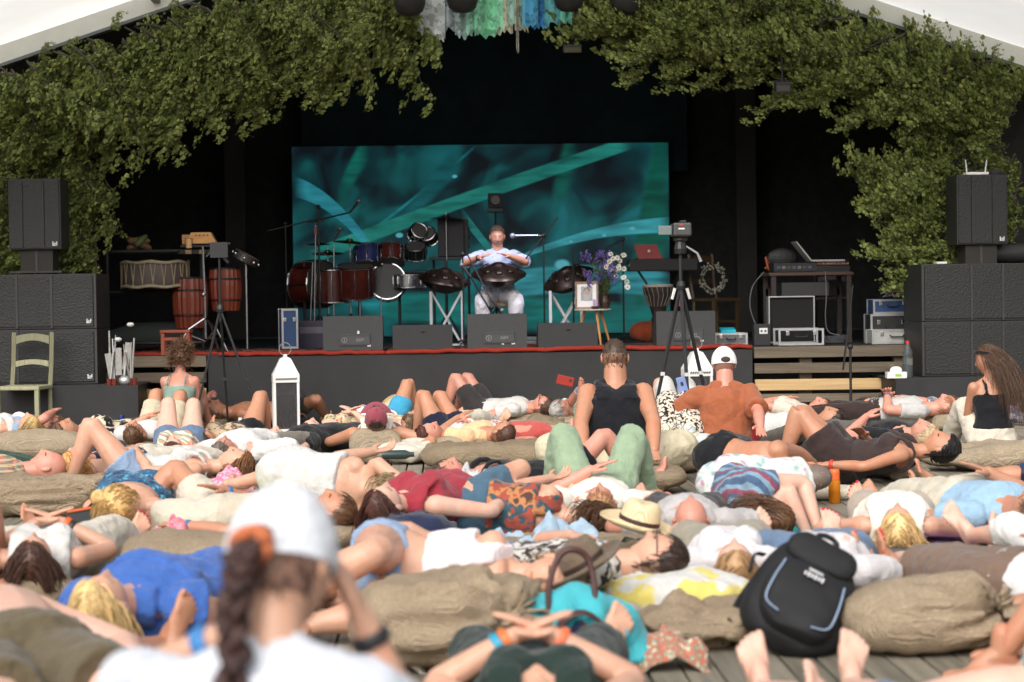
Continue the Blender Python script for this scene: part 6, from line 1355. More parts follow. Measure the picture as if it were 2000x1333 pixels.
t = thing('power_box', 'small black stage box with a white socket plate', 'box', place(1487, 640, YR, ZS)); MB().box((0, 0, .11), (.17, .14, .22), bev=.008).build('body', BLK, t); MB().box((.01, -.072, .15), (.085, .006, .06), bev=.003).build('socket_plate', WHT, t); 
for s in (-1, 1): MB().lathe([(.011, 0), (.011, .004)], (.01+s*.02, -.074, .15), 10, RX(R(90))).build('socket', BLK, t)
p = place(1575, 530, YR+.9, ZS); hT2 = place(1575, 532, YR+.9).z-ZS; t = thing('mixing_table', 'dark wooden table for the mixing gear at the right of the stage', 'table', (p.x, YR+.9, ZS)); MB().box((0, 0, hT2-.02), (.9, .6, .035), bev=.004).build('table_top', plain((.07, .035, .022), .5), t)
for x in (-.40, .40):
    for y in (-.26, .26): MB().box((x, y, hT2/2-.02), (.05, .05, hT2-.04)).build('leg', plain((.03, .02, .015), .6), t)
MB().box((0, .25, hT2*.72), (.8, .03, .08)).build('rail', plain((.03, .02, .015), .6), t); MB().box((-.05, 0, hT2-.18), (.5, .4, .14)).build('drawer_rack', plain((.03, .03, .03), .5), t)
tz = ZS+hT2; t = thing('audio_mixer', 'black mixer with red and yellow knobs on the mixing table', 'mixer', (p.x+.24, YR+.8, tz)); MB().box((0, 0, .04), (.36, .3, .07), RX(.1), bev=.006).build('body', BLK, t); rr = random.Random(2)
for k in range(34): MB().tube([(-.16+.02*(k % 17), -.14+.1*(k//17), .075), (-.16+.02*(k % 17), -.14+.1*(k//17), .095)], [.006]*2, 5).build('knob', plain([(.4, .03, .03), (.45, .3, .05), (.3, .3, .3)][rr.randrange(3)], .5), t)
t = thing('audio_interface', 'black rack unit with small lights on the mixing table', 'mixer', (p.x-.16, YR+.8, tz)); MB().box((0, 0, .05), (.46, .3, .095), bev=.006).build('body', BLK, t)
for k in range(7): MB().box((-.18+.055*k, -.152, .05), (.035, .004, .03)).build('display', plain([(.05, .08, .14), (.14, .13, .12), (.06, .05, .05)][k % 3], .4), t)
MB().tube([(-.26, 0, .1), (-.3, -.05, .16), (-.28, -.1, .02), (-.32, -.15, .05)], [.012]*4, 6).build('plugs', plain((.3, .07, .03), .5), t); MB().ell((-.1, .12, .16), (.16, .05, .1)).build('dark_bag', BLK, t)
t = thing('laptop', 'pale laptop tilted open on the mixing gear', 'laptop', (p.x+.08, YR+.85, tz+.10)); MB().box((.12, 0, .02), (.36, .24, .018)).build('base', plain((.4, .4, .38), .45), t); MB().box((-.14, 0, .12), (.014, .3, .26), RY(R(-38))).build('lid', plain((.4, .4, .38), .45), t)
for nm, pts, lb in (('cable', [(1492, 532), (1470, 560), (1465, 600), (1478, 640)], 'grey cable hanging from the mixing table to the socket box'), ('cable', [(1612, 530), (1614, 580), (1612, 620), (1618, 648), (1640, 655)], 'pale cable hanging from the mixer to the stage floor')):
    t = thing(nm, lb, 'cable'); Q = [place(x, y, YR+.45-.01*i) for i, (x, y) in enumerate(pts)]; v, f = tube(Q, [.006]*len(Q), None, 6, 'flat', 6); MB().add(v, f).build('lead', plain((.12, .12, .12), .6), t)
t = thing('cable_coil', 'coil of grey cable on the stage floor beside the lime stickered case', 'cable', place(1630, 655, YR+.1, ZS)); MB().tube([((.12+.012*math.sin(i))*math.cos(i*.55), .08*math.sin(i*.55), .012+.0016*i) for i in range(48)], [.008]*48, 5).build('coil', plain((.06, .06, .065), .6), t)
# chairs
def chair(loc, rz, label, tone, h=.92, seatz=.45):
    t = thing('wooden_chair', label, 'chair', loc, rz); m = wood(tone, 1.4, .6, 2, .25); w, d = .42, .40
    MB().box((0, 0, seatz), (w, d, .035), bev=.008).build('seat', m, t)
    for s in (-1, 1):
        MB().box((s*(w/2-.025), -d/2+.025, seatz/2), (.04, .04, seatz)).build('leg', m, t); MB().tube([(s*(w/2-.025), d/2-.02, 0), (s*(w/2-.025), d/2-.02, seatz), (s*(w/2-.025), d/2+.03, seatz+.2), (s*(w/2-.025), d/2+.06, h)], [(.02, .022)]*4, 4).build('back_post', m, t)
        MB().box((s*(w/2-.025), 0, .2), (.025, d-.08, .03)).build('stretcher', m, t)
    for z, hh, y in ((h-.06, .10, .055), (seatz+.22, .07, .035)):
        q = MB(); n = 12; pts = [(-w/2+.05+(w-.1)*i/n, z+hh*.5*(.55+.45*math.sin(math.pi*i/n))) for i in range(n+1)]+[(w/2-.05-(w-.1)*i/n, z-hh*.5+hh*.35*math.sin(math.pi*i/n)) for i in range(n+1)]
        q.poly(pts, .02, c=(0, d/2+y-.0, 0)); q.build('back_slat', m, t)
    return t
chair(place(48, 785, 18.75, 0), R(-8), 'pale green wooden chair with curved back slats by the left subwoofers', (150, 148, 118), .98, .47)
c = chair(place(1398, 600, 23.4, ZS), R(35), 'dark wooden chair at the back of the stage hung with a flower wreath', (86, 66, 40), 1.0, .46)
p = place(1392, 545, 23.1); t = thing('flower_wreath', 'wreath of small white flowers hanging on the dark wooden chair', 'wreath', p); rr = random.Random(4); q = MB()
for k in range(150): a = rr.uniform(0, 6.283); q.ell((.13*math.cos(a)+rr.gauss(0, .018), rr.gauss(0, .015), .15*math.sin(a)+rr.gauss(0, .018)), (.013,)*3, None, 5, 4)
q.build('blossoms', plain((.34, .32, .26), .7, var=.3, sc=30), t)['kind'] = 'stuff'; MB().tube([(.13*math.cos(a), 0, .15*math.sin(a)) for a in [R(x) for x in range(0, 361, 20)]], [.012]*19, 6).build('ring', plain((.05, .06, .02), .8), t)
chair(place(1625, 600, 22.6, ZS), R(170), 'dark stained chair behind the mixing table', (46, 32, 24), .9, .46)
# percussion rack at the left
YQ = 20.9
t = thing('percussion_rack', 'black metal percussion frame at the left of the stage', 'rack', place(305, 600, YQ, ZS)); zt = place(305, 492, YQ).z-ZS
for x in (-.50, .48): MB().tube([(x, 0, 0), (x, 0, zt)], [.02]*2, 8).build('upright', BLKM, t); MB().tube([(x, -.25, .02), (x, .25, .02)], [.018]*2, 8).build('foot', BLKM, t)
for z in (zt, zt-.42, .1): MB().tube([(-.5, 0, z), (.48, 0, z)], [.018]*2, 8).build('crossbar', BLKM, t)
MB().box((0, .12, zt+.01), (.98, .28, .02)).build('tray', BLK, t)
p = place(303, 537, YQ); t = thing('rope_drum', 'wide brown drum laced with rope hanging in the percussion frame', 'drum', p)
MB().lathe([(.33, -.12), (.345, -.05), (.345, .06), (.33, .12)], n=36).build('shell', plain((.10, .075, .065), .6, var=.3, sc=8), t, smooth=True)
SKT = plain((.36, .30, .2), .7, var=.25, sc=14)
for z in (-.125, .125): MB().tube([(.345*math.cos(a), .345*math.sin(a), z+.008*math.sin(a*7)) for a in [R(q) for q in range(0, 361, 8)]], [.018]*46, 6).build('hoop', SKT, t, smooth='all')
MB().lathe([(.34, .13), (.0, .14)], n=36).build('skin', SKT, t); q = MB()
for k in range(40): a = k*math.pi/20; MB_ = q.tube([(.352*math.cos(a), .352*math.sin(a), .12), (.352*math.cos(a+.09*(-1)**k), .352*math.sin(a+.09*(-1)**k), -.12)], [.006]*2, 4)
q.build('lacing', SKT, t)
t = thing('wood_block', 'trapezoid light wooden block on a stand', 'percussion', place(394, 466, YQ-.2)); WB = wood((206, 150, 84), 1.6, .5, 0, .2)
MB().poly([(-.14, -.055), (.16, -.055), (.10, .06), (-.10, .06)], .16).build('block', WB, t); MB().box((-.14, .02, -.01), (.12, .1, .10), bev=.006).build('small_block', WB, t); MB().box((0, 0, -.08), (.42, .16, .02)).build('shelf', BLK, t)
for k in range(4): MB().box((-.05+.04*k, -.083, .03), (.018, .003, .010)).build('lettering', plain((.05, .03, .02), .6), t)
MB().lathe([(.03, 0), (.035, .09), (.045, .10)], (-.12, -.1, -.1), 14).build('cup', plain(lin((214, 170, 120)), .5), t)
for k in range(5): MB().lathe([(.045, -.16), (.047, -.12)], (-.2+.07*k, -.05, 0), 12).build('bell', [BLK, plain((.3, .2, .1), .4)][k % 2], t)
t = thing('shaker_heap', 'heap of brown wooden shakers on the percussion frame', 'percussion', place(262, 482, YQ+.1)); rr = random.Random(6)
for k in range(6): a = rr.uniform(0, 3); c_ = V((rr.uniform(-.12, .14), rr.uniform(-.05, .05), rr.uniform(-.01, .08))); d_ = V((math.cos(a), .2, math.sin(a)*.5))*.09; MB().tube([c_-d_, c_, c_+d_], [.03, .045, .025], 10, cap='round').build('shaker', plain([(.14, .07, .03), (.20, .12, .06), (.10, .13, .04)][k % 3], .6), t, smooth='all')
def conga(px, py, Y, r, h, label):
    p = place(px, py, Y); t = thing('barrel_drum', label, 'drum', p); RM = wood((124, 54, 34), 1.0, .45, 2, .3)
    n = 20
    for k in range(n):
        a = 2*math.pi*k/n; pr = [(-h/2, .82), (-h*.2, .98), (h*.1, 1.02), (h*.35, .98), (h/2, .92)]; MB().tube([(r*q*math.cos(a), r*q*math.sin(a), z) for z, q in pr], [(r*math.pi/n*1.02, .012)]*5, 4, ref=V((-math.sin(a), math.cos(a), 0))).build('stave', RM, t)
    for z, q in ((-h*.25, .97), (h*.25, 1.01), (h*.5, .94)): MB().tube([(r*q*1.05*math.cos(a), r*q*1.05*math.sin(a), z) for a in [R(x) for x in range(0, 361, 15)]], [.010]*25, 6).build('hoop', BLKM, t)
    MB().lathe([(r*.93, h/2+.01), (0, h/2+.012)], n=24).build('skin', SKT, t); MB().lathe([(r*.8, -h/2-.002), (0, -h/2-.004)], n=24).build('bottom', BLK, t); return t
conga(372, 592, YQ-.05, .17, .52, 'tall red barrel drum left of the chrome stand'); conga(440, 566, YQ+.1, .16, .44, 'red barrel drum with rope tied right of the chrome stand')
t = thing('chrome_stand', 'shiny chrome percussion stand before the red barrel drums', 'stand', place(400, 600, YQ-.35, ZS)); zt = place(400, 482, YQ-.35).z-ZS; MB().tube([(0, 0, .15), (.0, 0, zt*.55), (-.01, 0, zt)], [.017, .015, .011], 8).build('column', CHR, t); MB().ell((-.01, 0, zt*.55), (.028,)*3).build('collar', CHR, t)
for fx, fy in ((-.32, -.1), (.25, -.2), (.1, .3)): MB().tube([(0, 0, .36), (fx*.5, fy*.5, .25), (fx, fy, .01)], [.012, .012, .010], 7).build('leg', CHR, t); MB().tube([(0, 0, .12), (fx*.55, fy*.55, .2)], [.009]*2, 6).build('brace', CHR, t)
t = thing('frame_drum', 'tilted snare like frame drum at the end of the percussion frame', 'drum', place(480, 505, YQ)); MB().lathe([(.14, -.04), (.14, .04)], n=24, rot=RY(.5)).build('shell', plain((.03, .025, .022), .4), t); MB().lathe([(.138, .045), (0, .047)], n=24, rot=RY(.5)).build('skin', SKT, t); MB().tube([(0, 0, -.05), (0, 0, -.95)], [.012]*2, 7).build('post', CHR, t)
for k in range(8): a = k*math.pi/4; MB().ell(RY(.5) @ V((.15*math.cos(a), .15*math.sin(a), 0)), (.014, .014, .02)).build('jingle', CHR, t)
t = thing('wooden_stool', 'small red brown wooden stool beside the barrel drums', 'stool', place(345, 672, YQ-.75, ZS)); RW_ = wood((150, 66, 38), 1.4, .5, 0, .25); MB().box((0, 0, .235), (.30, .24, .03), bev=.006).build('seat', RW_, t)
for x in (-.125, .125):
    for y in (-.09, .09): MB().box((x, y, .11), (.035, .035, .22)).build('leg', RW_, t)
MB().box((0, -.09, .16), (.22, .02, .03)).build('rail', RW_, t)
t = thing('guitar_bag', 'grey green soft instrument bag under the percussion frame', 'bag', place(300, 640, YQ+.5, ZS)); MB().tube([(-.5, 0, .12), (-.2, 0, .16), (.2, 0, .18), (.5, 0, .14)], [.10, .15, .14, .08], 12, cap='round').build('bag', plain((.05, .06, .055), .8), t, smooth='all')
# white pedal hardware heap with red candle cups by the left plinth
p = place(238, 748, 19.1); t = thing('pedal_stand', 'white bundle of drum pedals and rods standing on the left plinth edge', 'stand', (p.x, 19.05, rz0)); rr = random.Random(3); WHM = plain((.34, .33, .31), .4, .2, name='worn_white_metal', var=.2, sc=20)
for k in range(9): x = rr.uniform(-.11, .10); MB().tube([(x, rr.uniform(-.05, .05), .0), (x+rr.uniform(-.05, .05), rr.uniform(-.05, .05), rr.uniform(.25, .55))], [.013, .009], 6).build('rod', WHM if k % 3 else CHR, t)
for k in range(3): MB().box((-.1+.08*k, .01, .17+.05*k), (.06, .02, .26), RY(.15*(k-1))).build('pedal_plate', WHM, t)
for x, z in ((.10, .57), (-.02, .43)): MB().ell((x, 0, z), (.035, .03, .022)).build('beater', plain((.6, .6, .58), .5), t)
for k, x in enumerate((-.10, -.05, .10, .14)):
    c = thing('candle_glass', ['red glass candle cup beside the white pedal bundle', 'second red candle cup under the white pedal bundle', 'red candle cup at the plinth corner', 'red candle cup nearest the wooden steps'][k], 'candle', (p.x+x, 18.98, rz0)); MB().lathe([(.022, 0), (.026, .06), (.023, .06), (.02, .008), (0, .008)], n=12).build('cup', plain((.16, .03, .02), .3), c)
t = thing('white_flower_pot', 'pale cloth bundle at the foot of the pedal rods', 'bundle', (p.x+.05, 19.0, rz0)); MB().ell((0, -.03, .04), (.06, .05, .05)).build('bundle', ALU, t, smooth='all')
# things on the right plinth
t = thing('water_bottle', 'large clear water bottle with a red cap on the right plinth', 'bottle', place(1773, 736, YW-.1, zt2+.002)); MB().lathe([(.045, 0), (.05, .02), (.05, .18), (.045, .21), (.05, .24), (.02, .31), (.016, .33)], n=20).build('bottle', glassy((220, 232, 236), .05), t, smooth=True); MB().lathe([(.018, .325), (.018, .355), (0, .356)], n=12).build('cap', plain((.6, .03, .02), .4), t); MB().lathe([(.046, .004), (.047, .12), (0, .121)], n=18).build('water', plain((.5, .6, .65), .1), t)
t = thing('tissue_box', 'white tissue box with a lime mark on the right plinth', 'box', place(1750, 732, YW-.2, zt2+.002)); MB().box((0, 0, .03), (.19, .11, .06), bev=.004).build('carton', WHT, t); MB().ell((0, 0, .075), (.06, .03, .04)).build('tissue', WHT, t); MB().box((.01, -.057, .03), (.06, .003, .025)).build('lime_mark', plain((.3, .5, .05), .5), t)
t = thing('plastic_cup', 'clear plastic cup with amber drink on the right plinth', 'cup', place(1742, 715, YW+.05, zt2+.002)); MB().lathe([(.03, 0), (.04, .13), (.038, .13), (.028, .005)], n=16).build('cup', glassy((232, 226, 210), .08), t, smooth=True); MB().lathe([(.028, .006), (.035, .08), (0, .081)], n=14).build('drink', plain((.3, .2, .1), .2), t)
# rag garland, hanging lamps and floods in the gable
YT = YS-.05; t = thing('rag_garland', 'hanging row of torn white, mint and blue painted cloth strips', 'garland', place(970, 20, YT)); x0 = t.location.x; z0 = t.location.z; rr = random.Random(9)
strips = [(833, 58, 30, (176, 186, 190)), (852, 66, 26, (186, 194, 196)), (880, 52, 30, (170, 184, 196)), (905, 66, 26, (150, 176, 176)), (925, 60, 24, (120, 190, 160)), (948, 66, 34, (110, 206, 156)), (968, 50, 22, (130, 214, 170)), (985, 56, 26, (196, 196, 170)), (1005, 40, 22, (150, 190, 180)), (1018, 54, 20, (200, 196, 166)), (1035, 46, 24, (60, 150, 190)), (1056, 48, 26, (40, 120, 180)), (1078, 44, 24, (90, 180, 190)), (1100, 40, 26, (110, 204, 180)), (1122, 34, 22, (180, 206, 204)), (858, 76, 12, (190, 196, 196)), (1010, 92, 3, (160, 160, 150))]
for i, (px, pyb, wp, tone) in enumerate(strips):
    a = place(px-wp*.62, pyb, YT); b = place(px+wp*.62, -40, YT); n = 9; vs = []; fs = []; yo = rr.uniform(-.05, .06)
    for k in range(9):
        f = k/8; z = a.z+(b.z-a.z)*f
        for j in range(n):
            g = j/(n-1); x = a.x+(b.x-a.x)*g; zz = z-(rr.uniform(0, .07) if k == 0 else 0); vs.append((x-x0, yo+.025*math.sin(g*9+i)*(1-f*.5), zz-z0))
    for k in range(8):
        for j in range(n-1): q = k*n+j; fs.append((q, q+1, q+n+1, q+n))
    MB().add(vs, fs).build('cloth_strip', cloth(sh255(tone, 1.12), 'mottle', (sh255(tone, .9), sh255(tone, 1.25)), 1.2), t, smooth='all')
for px, py in ((800, -2), (903, -8), (1112, -10), (1222, -4)):
    t = thing('stage_lamp', 'round black stage lamp hanging above the rag garland', 'lamp', place(px, py, YS-.35), 0, 'round black lamps hanging at the top of the gable'); MB().lathe([(0, -.17), (.08, -.16), (.13, -.12), (.155, -.04), (.155, .06), (.10, .16), (.03, .2)], n=22, rot=RX(.15)).build('housing', BLK, t, smooth=True); MB().tube([(0, 0, .2), (0, 0, .75)], [.012]*2, 6).build('hanger', BLKM, t)
    for s in (-1, 1): MB().tube([(s*.17, 0, 0), (s*.15, 0, .2), (0, 0, .26)], [.010]*3, 6).build('yoke', BLKM, t)
for k, (px, py) in enumerate(((845, 93), (1118, 95))):
    f = thing('flood_light', ['slim grey flood light hanging below the left end of the rag garland', 'slim grey flood light hanging below the right end of the rag garland'][k], 'lamp', place(px, py, YS+.9)); MB().box((0, 0, 0), (.19, .07, .075), RX(.4), bev=.008).build('housing', plain((.16, .16, .13), .5), f); MB().box((0, -.037, -.016), (.17, .004, .05), RX(.4)).build('lens', plain((.25, .25, .2), .2), f); MB().tube([(0, .02, .03), (0, .05, .5)], [.008]*2, 6).build('hanger', BLKM, f)
    L = bpy.data.lights.new('flood_beam', 'SPOT'); L.energy = 260; L.spot_size = R(40); L.spot_blend = .8; L.color = (.86, .86, 1.0); L.shadow_soft_size = .12; lo = bpy.data.objects.new('flood_beam', L); COL.objects.link(lo); lo.parent = f; lo.location = (0, -.05, -.06)
    d = V((mp_.x, YP-.2, ZS+.7))-f.location; lo.rotation_euler = d.to_track_quat('-Z', 'Y').to_euler()
t = thing('flood_light', 'dark flood light half hidden in the birch leaves of the right slope', 'lamp', place(1528, 170, YS-.35)); MB().box((0, 0, 0), (.15, .12, .11), RX(.3), bev=.01).build('housing', plain((.03, .028, .03), .5), t); MB().box((0, -.062, -.02), (.13, .005, .06), RX(.3)).build('lens', plain((.08, .075, .075), .3), t); MB().tube([(0, 0, .05), (0, .03, .3)], [.009]*2, 6).build('hanger', BLKM, t)
# stage clutter between the wedges
t = thing('pedal_board', 'grey effects pedals with cables behind the middle wedge', 'pedals', place(1048, 640, 21.0, ZS))
for k in range(4): MB().box((-.08+.06*k, .02*(k % 2), .05+.04*(k % 2)), (.22-.03*k, .12, .035), RZ(.1*k), bev=.005).build('pedal', plain((.16, .17, .18), .4, .3), t)
t = thing('amplifier', 'dark purple amplifier box on the stage floor behind the left wedge', 'amplifier', place(620, 640, 21.8, ZS)); MB().box((0, 0, .15), (.4, .35, .3), bev=.01).build('cabinet', plain((.03, .02, .05), .5), t); MB().box((0, -.178, .2), (.36, .006, .07)).build('panel', plain((.12, .11, .14), .4), t)
rr = random.Random(15)
for k in range(10):
    px = [520, 610, 755, 890, 900, 1035, 1045, 1190, 1230, 470][k]; c0 = place(px, 668, YS+.9, ZS+.012); t = thing('stage_cable', ['black cable loop near the light stand foot', 'cable loop before the amplifier', 'cable loop between the first two wedges', 'thin cable loop left of the middle wedge', 'second cable loop left of the middle wedge', 'cable loop right of the middle wedge', 'tight cable loop by the effects pedals', 'cable loop by the round table legs', 'cable loop under the djembe', 'cable loop at the percussion carpet edge'][k], 'cable', c0)
    pts = [V((.16*math.cos(i*.9+k)*(1+.1*i), .10*math.sin(i*.9)+.02*i, .0+.004*rr.random())) for i in range(9)]; v, f = tube(pts, [.007]*9, None, 5, 'flat', 3); MB().add(v, f).build('cable_lead', plain((.03, .03, .04), .5), t)
# ---------------------------------------------------------------- sacks, cushions, mats, bags and bottles among the audience
from mathutils import noise as MN
def fb(v, s, o=0): return MN.fractal(V(v)*s+V((o*7.3, o*3.1, o*1.7)), 1.0, 2.0, 3)
def sgp(x, e): return math.copysign(abs(x)**e, x)
def sack_mesh(w, d, h, seed, knot=None, e=.62, wr=.03, nu=56, nv=30):
    "a stuffed sack: rounded box with folds; knot = bearing (radians) of the tied end, folds run to it"
    b = MB(); vs = []; fs = []
    kd = V((math.cos(knot), math.sin(knot), .35)).normalized() if knot is not None else None
    for j in range(nv+1):
        t = -math.pi/2+math.pi*j/nv
        for i in range(nu):
            u = 2*math.pi*i/nu; ct = sgp(math.cos(t), e*1.1); p = V((ct*sgp(math.cos(u), e)*w/2, ct*sgp(math.sin(u), e)*d/2, (sgp(math.sin(t), .8)*.5+.5)*h))
            n = V((p.x/(w*w), p.y/(d*d), (p.z-h/2)/(h*h)*.8)); n = n.normalized() if n.length > 0 else V((0, 0, 1))
            am = wr*(fb(p, 3.2, seed)+.6*abs(fb(p, 6, seed+3))+.16*abs(fb(p, 15, seed+5))-.25)
            if kd is not None:
                q = V((math.cos(t)*math.cos(u), math.cos(t)*math.sin(u), math.sin(t))); c = max(0, q.dot(kd)); ax = q-kd*q.dot(kd); ph = math.atan2(ax.dot(kd.orthogonal()), ax.dot(kd.cross(kd.orthogonal())))
                am += .050*(c**1.8)*math.sin(ph*11+4*fb(p, 4, seed))*(h/.3); am -= .07*(c**9)*(h/.3)
            vs.append(p+n*am if p.z > .004 else p)
    for j in range(nv):
        for i in range(nu): a, c = j*nu+i, j*nu+(i+1) % nu; fs.append((a, c, c+nu, a+nu))
    return b.add(vs, fs), kd
def sack(px, py, w, d, h, rz, label, knot=None, m=None, name='burlap_sack', cat='sack', seed=0, e=.7, wr=.045, z=0, group=None):
    g = G(px, py, z); b, kd = sack_mesh(w, d, h, seed+int(px), knot, e, wr); t = thing(name, label, cat, g, R(rz), group); m = m or burlap()
    b.build('stuffed_bag', m, t, smooth='all')
    if kd is not None:
        rr = random.Random(seed+3); c = V((kd.x*w/2*.93, kd.y*d/2*.93, h*(.5+.35*kd.z))); q = MB()
        for k in range(15):
            a = rr.uniform(0, 6.28); o = kd.orthogonal()*math.cos(a)+kd.cross(kd.orthogonal())*math.sin(a); r_ = rr.uniform(.6, 1.2)*h/.3
            q.tube([c-kd*.02, c+kd*.03*r_+o*.012, c+kd*.06*r_+o*.045*r_, c+kd*.055*r_+o*.08*r_-V((0, 0, .02))], [(.006, .012), (.006, .018), (.005, .03), (.003, .028)], 6)
        q.build('ruffled_neck', m, t, smooth='all'); MB().tube([c+kd*.015+(kd.orthogonal()*math.cos(a)+kd.cross(kd.orthogonal())*math.sin(a))*.03 for a in [R(x) for x in range(0, 361, 30)]], [.006]*13, 5).build('tie', plain((.25, .2, .13), .9), t)
    return t
B2 = burlap((192, 174, 148)); B3 = burlap((166, 148, 122))
sack(75, 897, .80, .36, .24, 4, 'long smooth burlap bolster behind the bald man\'s feet', None, B2, wr=.015)
sack(110, 1004, 1.05, .46, .24, 6, 'wrinkled burlap sack with a gathered neck beside the white top woman', R(-50), seed=2, wr=.05)
sack(445, 978, .40, .3, .13, 0, 'burlap sack under the pink dotted towel', None, B3, seed=3)
sack(370, 1146, .62, .5, .25, 10, 'plump burlap sack behind the white capped photographer', None, burlap(), seed=4, wr=.02)
sack(612, 930, .36, .4, .15, 20, 'small burlap sack beside the white dress woman\'s knees', None, B2, seed=5)
sack(790, 905, .5, .42, .17, 0, 'cream cotton sack under the red cap man', None, cloth((204, 196, 178)), 'cotton_sack', seed=6)
sack(862, 898, .62, .36, .16, -4, 'burlap bolster under the auburn haired woman', None, B2, seed=7)
sack(950, 916, 1.0, .55, .20, -3, 'large burlap sack with a knotted top behind the black tank top figure', R(100), B3, seed=8, wr=.04)
sack(1066, 868, .42, .36, .22, 0, 'burlap sack with a tall ruffled knot beside the tank top man', R(60), B3, seed=9, wr=.04)
sack(1035, 836, .5, .35, .12, 0, 'flat burlap pillow under the man with glasses near the stage', None, B2, seed=10)
sack(1240, 962, .66, .5, .17, 0, 'tan canvas sack that the tank top man sits on', None, burlap((174, 154, 128)), seed=11)
sack(892, 975, .62, .36, .15, 2, 'burlap pillow under the head of the black tank top figure', None, B2, seed=12)
sack(1180, 1098, 1.25, .55, .12, -2, 'wide flat burlap mattress under the printed shirt man', None, burlap(), seed=13, e=.45)
sack(880, 1296, .74, .62, .33, -8, 'huge burlap sack gathered in the middle beside the turquoise bag', R(-42), burlap((184, 164, 138)), seed=14, wr=.04, e=.78)
sack(1372, 1262, .5, .40, .19, 12, 'burlap sack squeezed between the turquoise bag and the black rucksack', None, burlap((178, 158, 132)), seed=15, wr=.08)
sack(1806, 1272, .60, .42, .27, -4, 'rounded burlap sack beside the black rucksack', R(-20), burlap((188, 168, 142)), seed=16, wr=.03, e=.8)
YW_ = cloth((206, 204, 198), 'mottle', ((214, 196, 80),), .55)
sack(1325, 1205, .62, .36, .17, -8, 'white cotton pillow with yellow blobs before the printed shirt man', None, YW_, 'cotton_pillow', 'pillow', 17)
sack(1925, 918, .95, .42, .2, 3, 'burlap sack under the long haired seated woman', None, B2, seed=18)
sack(1765, 936, .36, .3, .10, 0, 'thin burlap cushion under the brown dress woman', None, B2, seed=19)
sack(1626, 976, .44, .2, .09, -4, 'rounded cream bolster under the shaved head of the shirtless man', None, cloth((204, 194, 172)), 'bolster', 'pillow', 20, wr=.008)
sack(1622, 872, .38, .26, .13, -6, 'maroon pillow under the dark haired man in navy shorts', None, cloth((128, 62, 72)), 'maroon_pillow', 'pillow', 21, wr=.01)
sack(1850, 838, .55, .32, .15, 0, 'burlap sack behind the black t-shirt man', None, B2, seed=22)
sack(285, 1246, .42, .3, .15, 8, 'bright red pillow under the blonde in the blue dress', None, cloth((190, 28, 26)), 'red_pillow', 'pillow', 23, wr=.015)
sack(1400, 1088, .58, .4, .12, 0, 'crumpled burlap cover under the pale grey top person', None, B3, seed=24, wr=.06)
sack(375, 985, .34, .3, .13, -12, 'black pillow printed with pink and purple flowers', None, cloth((30, 28, 36), 'floral', ((206, 90, 140), (120, 40, 110), (60, 100, 90), (190, 60, 70)), .9), 'floral_pillow', 'pillow', 25)
sack(515, 956, .36, .28, .12, -10, 'charcoal pillow with pink stripes behind the white shirt man', None, cloth((66, 66, 70), 'stripes', ((220, 90, 120),), .5), 'striped_pillow', 'pillow', 26)
sack(830, 962, .30, .2, .10, 0, 'flat black cushion beside the black tank top figure', None, BLACKC, 'black_cushion', 'cushion', 27)
sack(70, 848, .30, .25, .2, 20, 'cream upright pillow behind the blonde woman', None, CREAM, 'cream_pillow', 'pillow', 28)
def mat(px, py, w, d, h, rz, label, m, name='foam_mat', cat='mat'):
    t = thing(name, label, cat, G(px, py, 0), R(rz)); q = MB(); q.box((0, 0, h/2), (w, d, h), bev=min(h*.4, .02)); o = q.build('pad', m, t, smooth=True)
    if h > .06: MB().tube([(-w/2, -d/2-.001, h*.5), (w/2, -d/2-.001, h*.5)], [.005]*2, 5).build('seam', plain((.2, .17, .12), .9), t)
    return t
mat(268, 1064, .46, .45, .10, 4, 'thick tan canvas cushion under the blonde with a bun', burlap((192, 174, 148)), 'canvas_cushion', 'cushion')
mat(740, 1062, .52, .42, .11, 2, 'thick tan canvas cushion under the crimson top woman', burlap((192, 174, 148)), 'canvas_cushion', 'cushion')
mat(632, 884, .34, .3, .07, 3, 'thin tan canvas cushion on the tartan blanket', B2, 'canvas_cushion', 'cushion')
mat(1715, 1118, .62, .16, .10, 12, 'grey folded foam mat above the rounded burlap sack', plain((.10, .10, .10), .9), 'foam_mat', 'mat')
mat(372, 1050, .55, 1.6, .012, -6, 'lime yellow yoga mat beside the blonde with a bun', plain(lin((206, 214, 60)), .8, name='yoga_mat', var=.06), 'yoga_mat', 'mat')
mat(1500, 1045, .62, 1.5, .012, -20, 'teal yoga mat under the blue shawl woman', plain(lin((40, 160, 165)), .8, name='yoga_mat', var=.06), 'yoga_mat', 'mat')
mat(330, 1262, .5, 1.3, .012, 18, 'pale pink yoga mat under the blue dress woman', plain(lin((206, 176, 186)), .8, name='yoga_mat', var=.06), 'yoga_mat', 'mat')
mat(1838, 1080, .3, .8, .012, -15, 'violet yoga mat beside the blonde in the cream top', plain(lin((150, 110, 190)), .8, name='yoga_mat', var=.06), 'yoga_mat', 'mat')
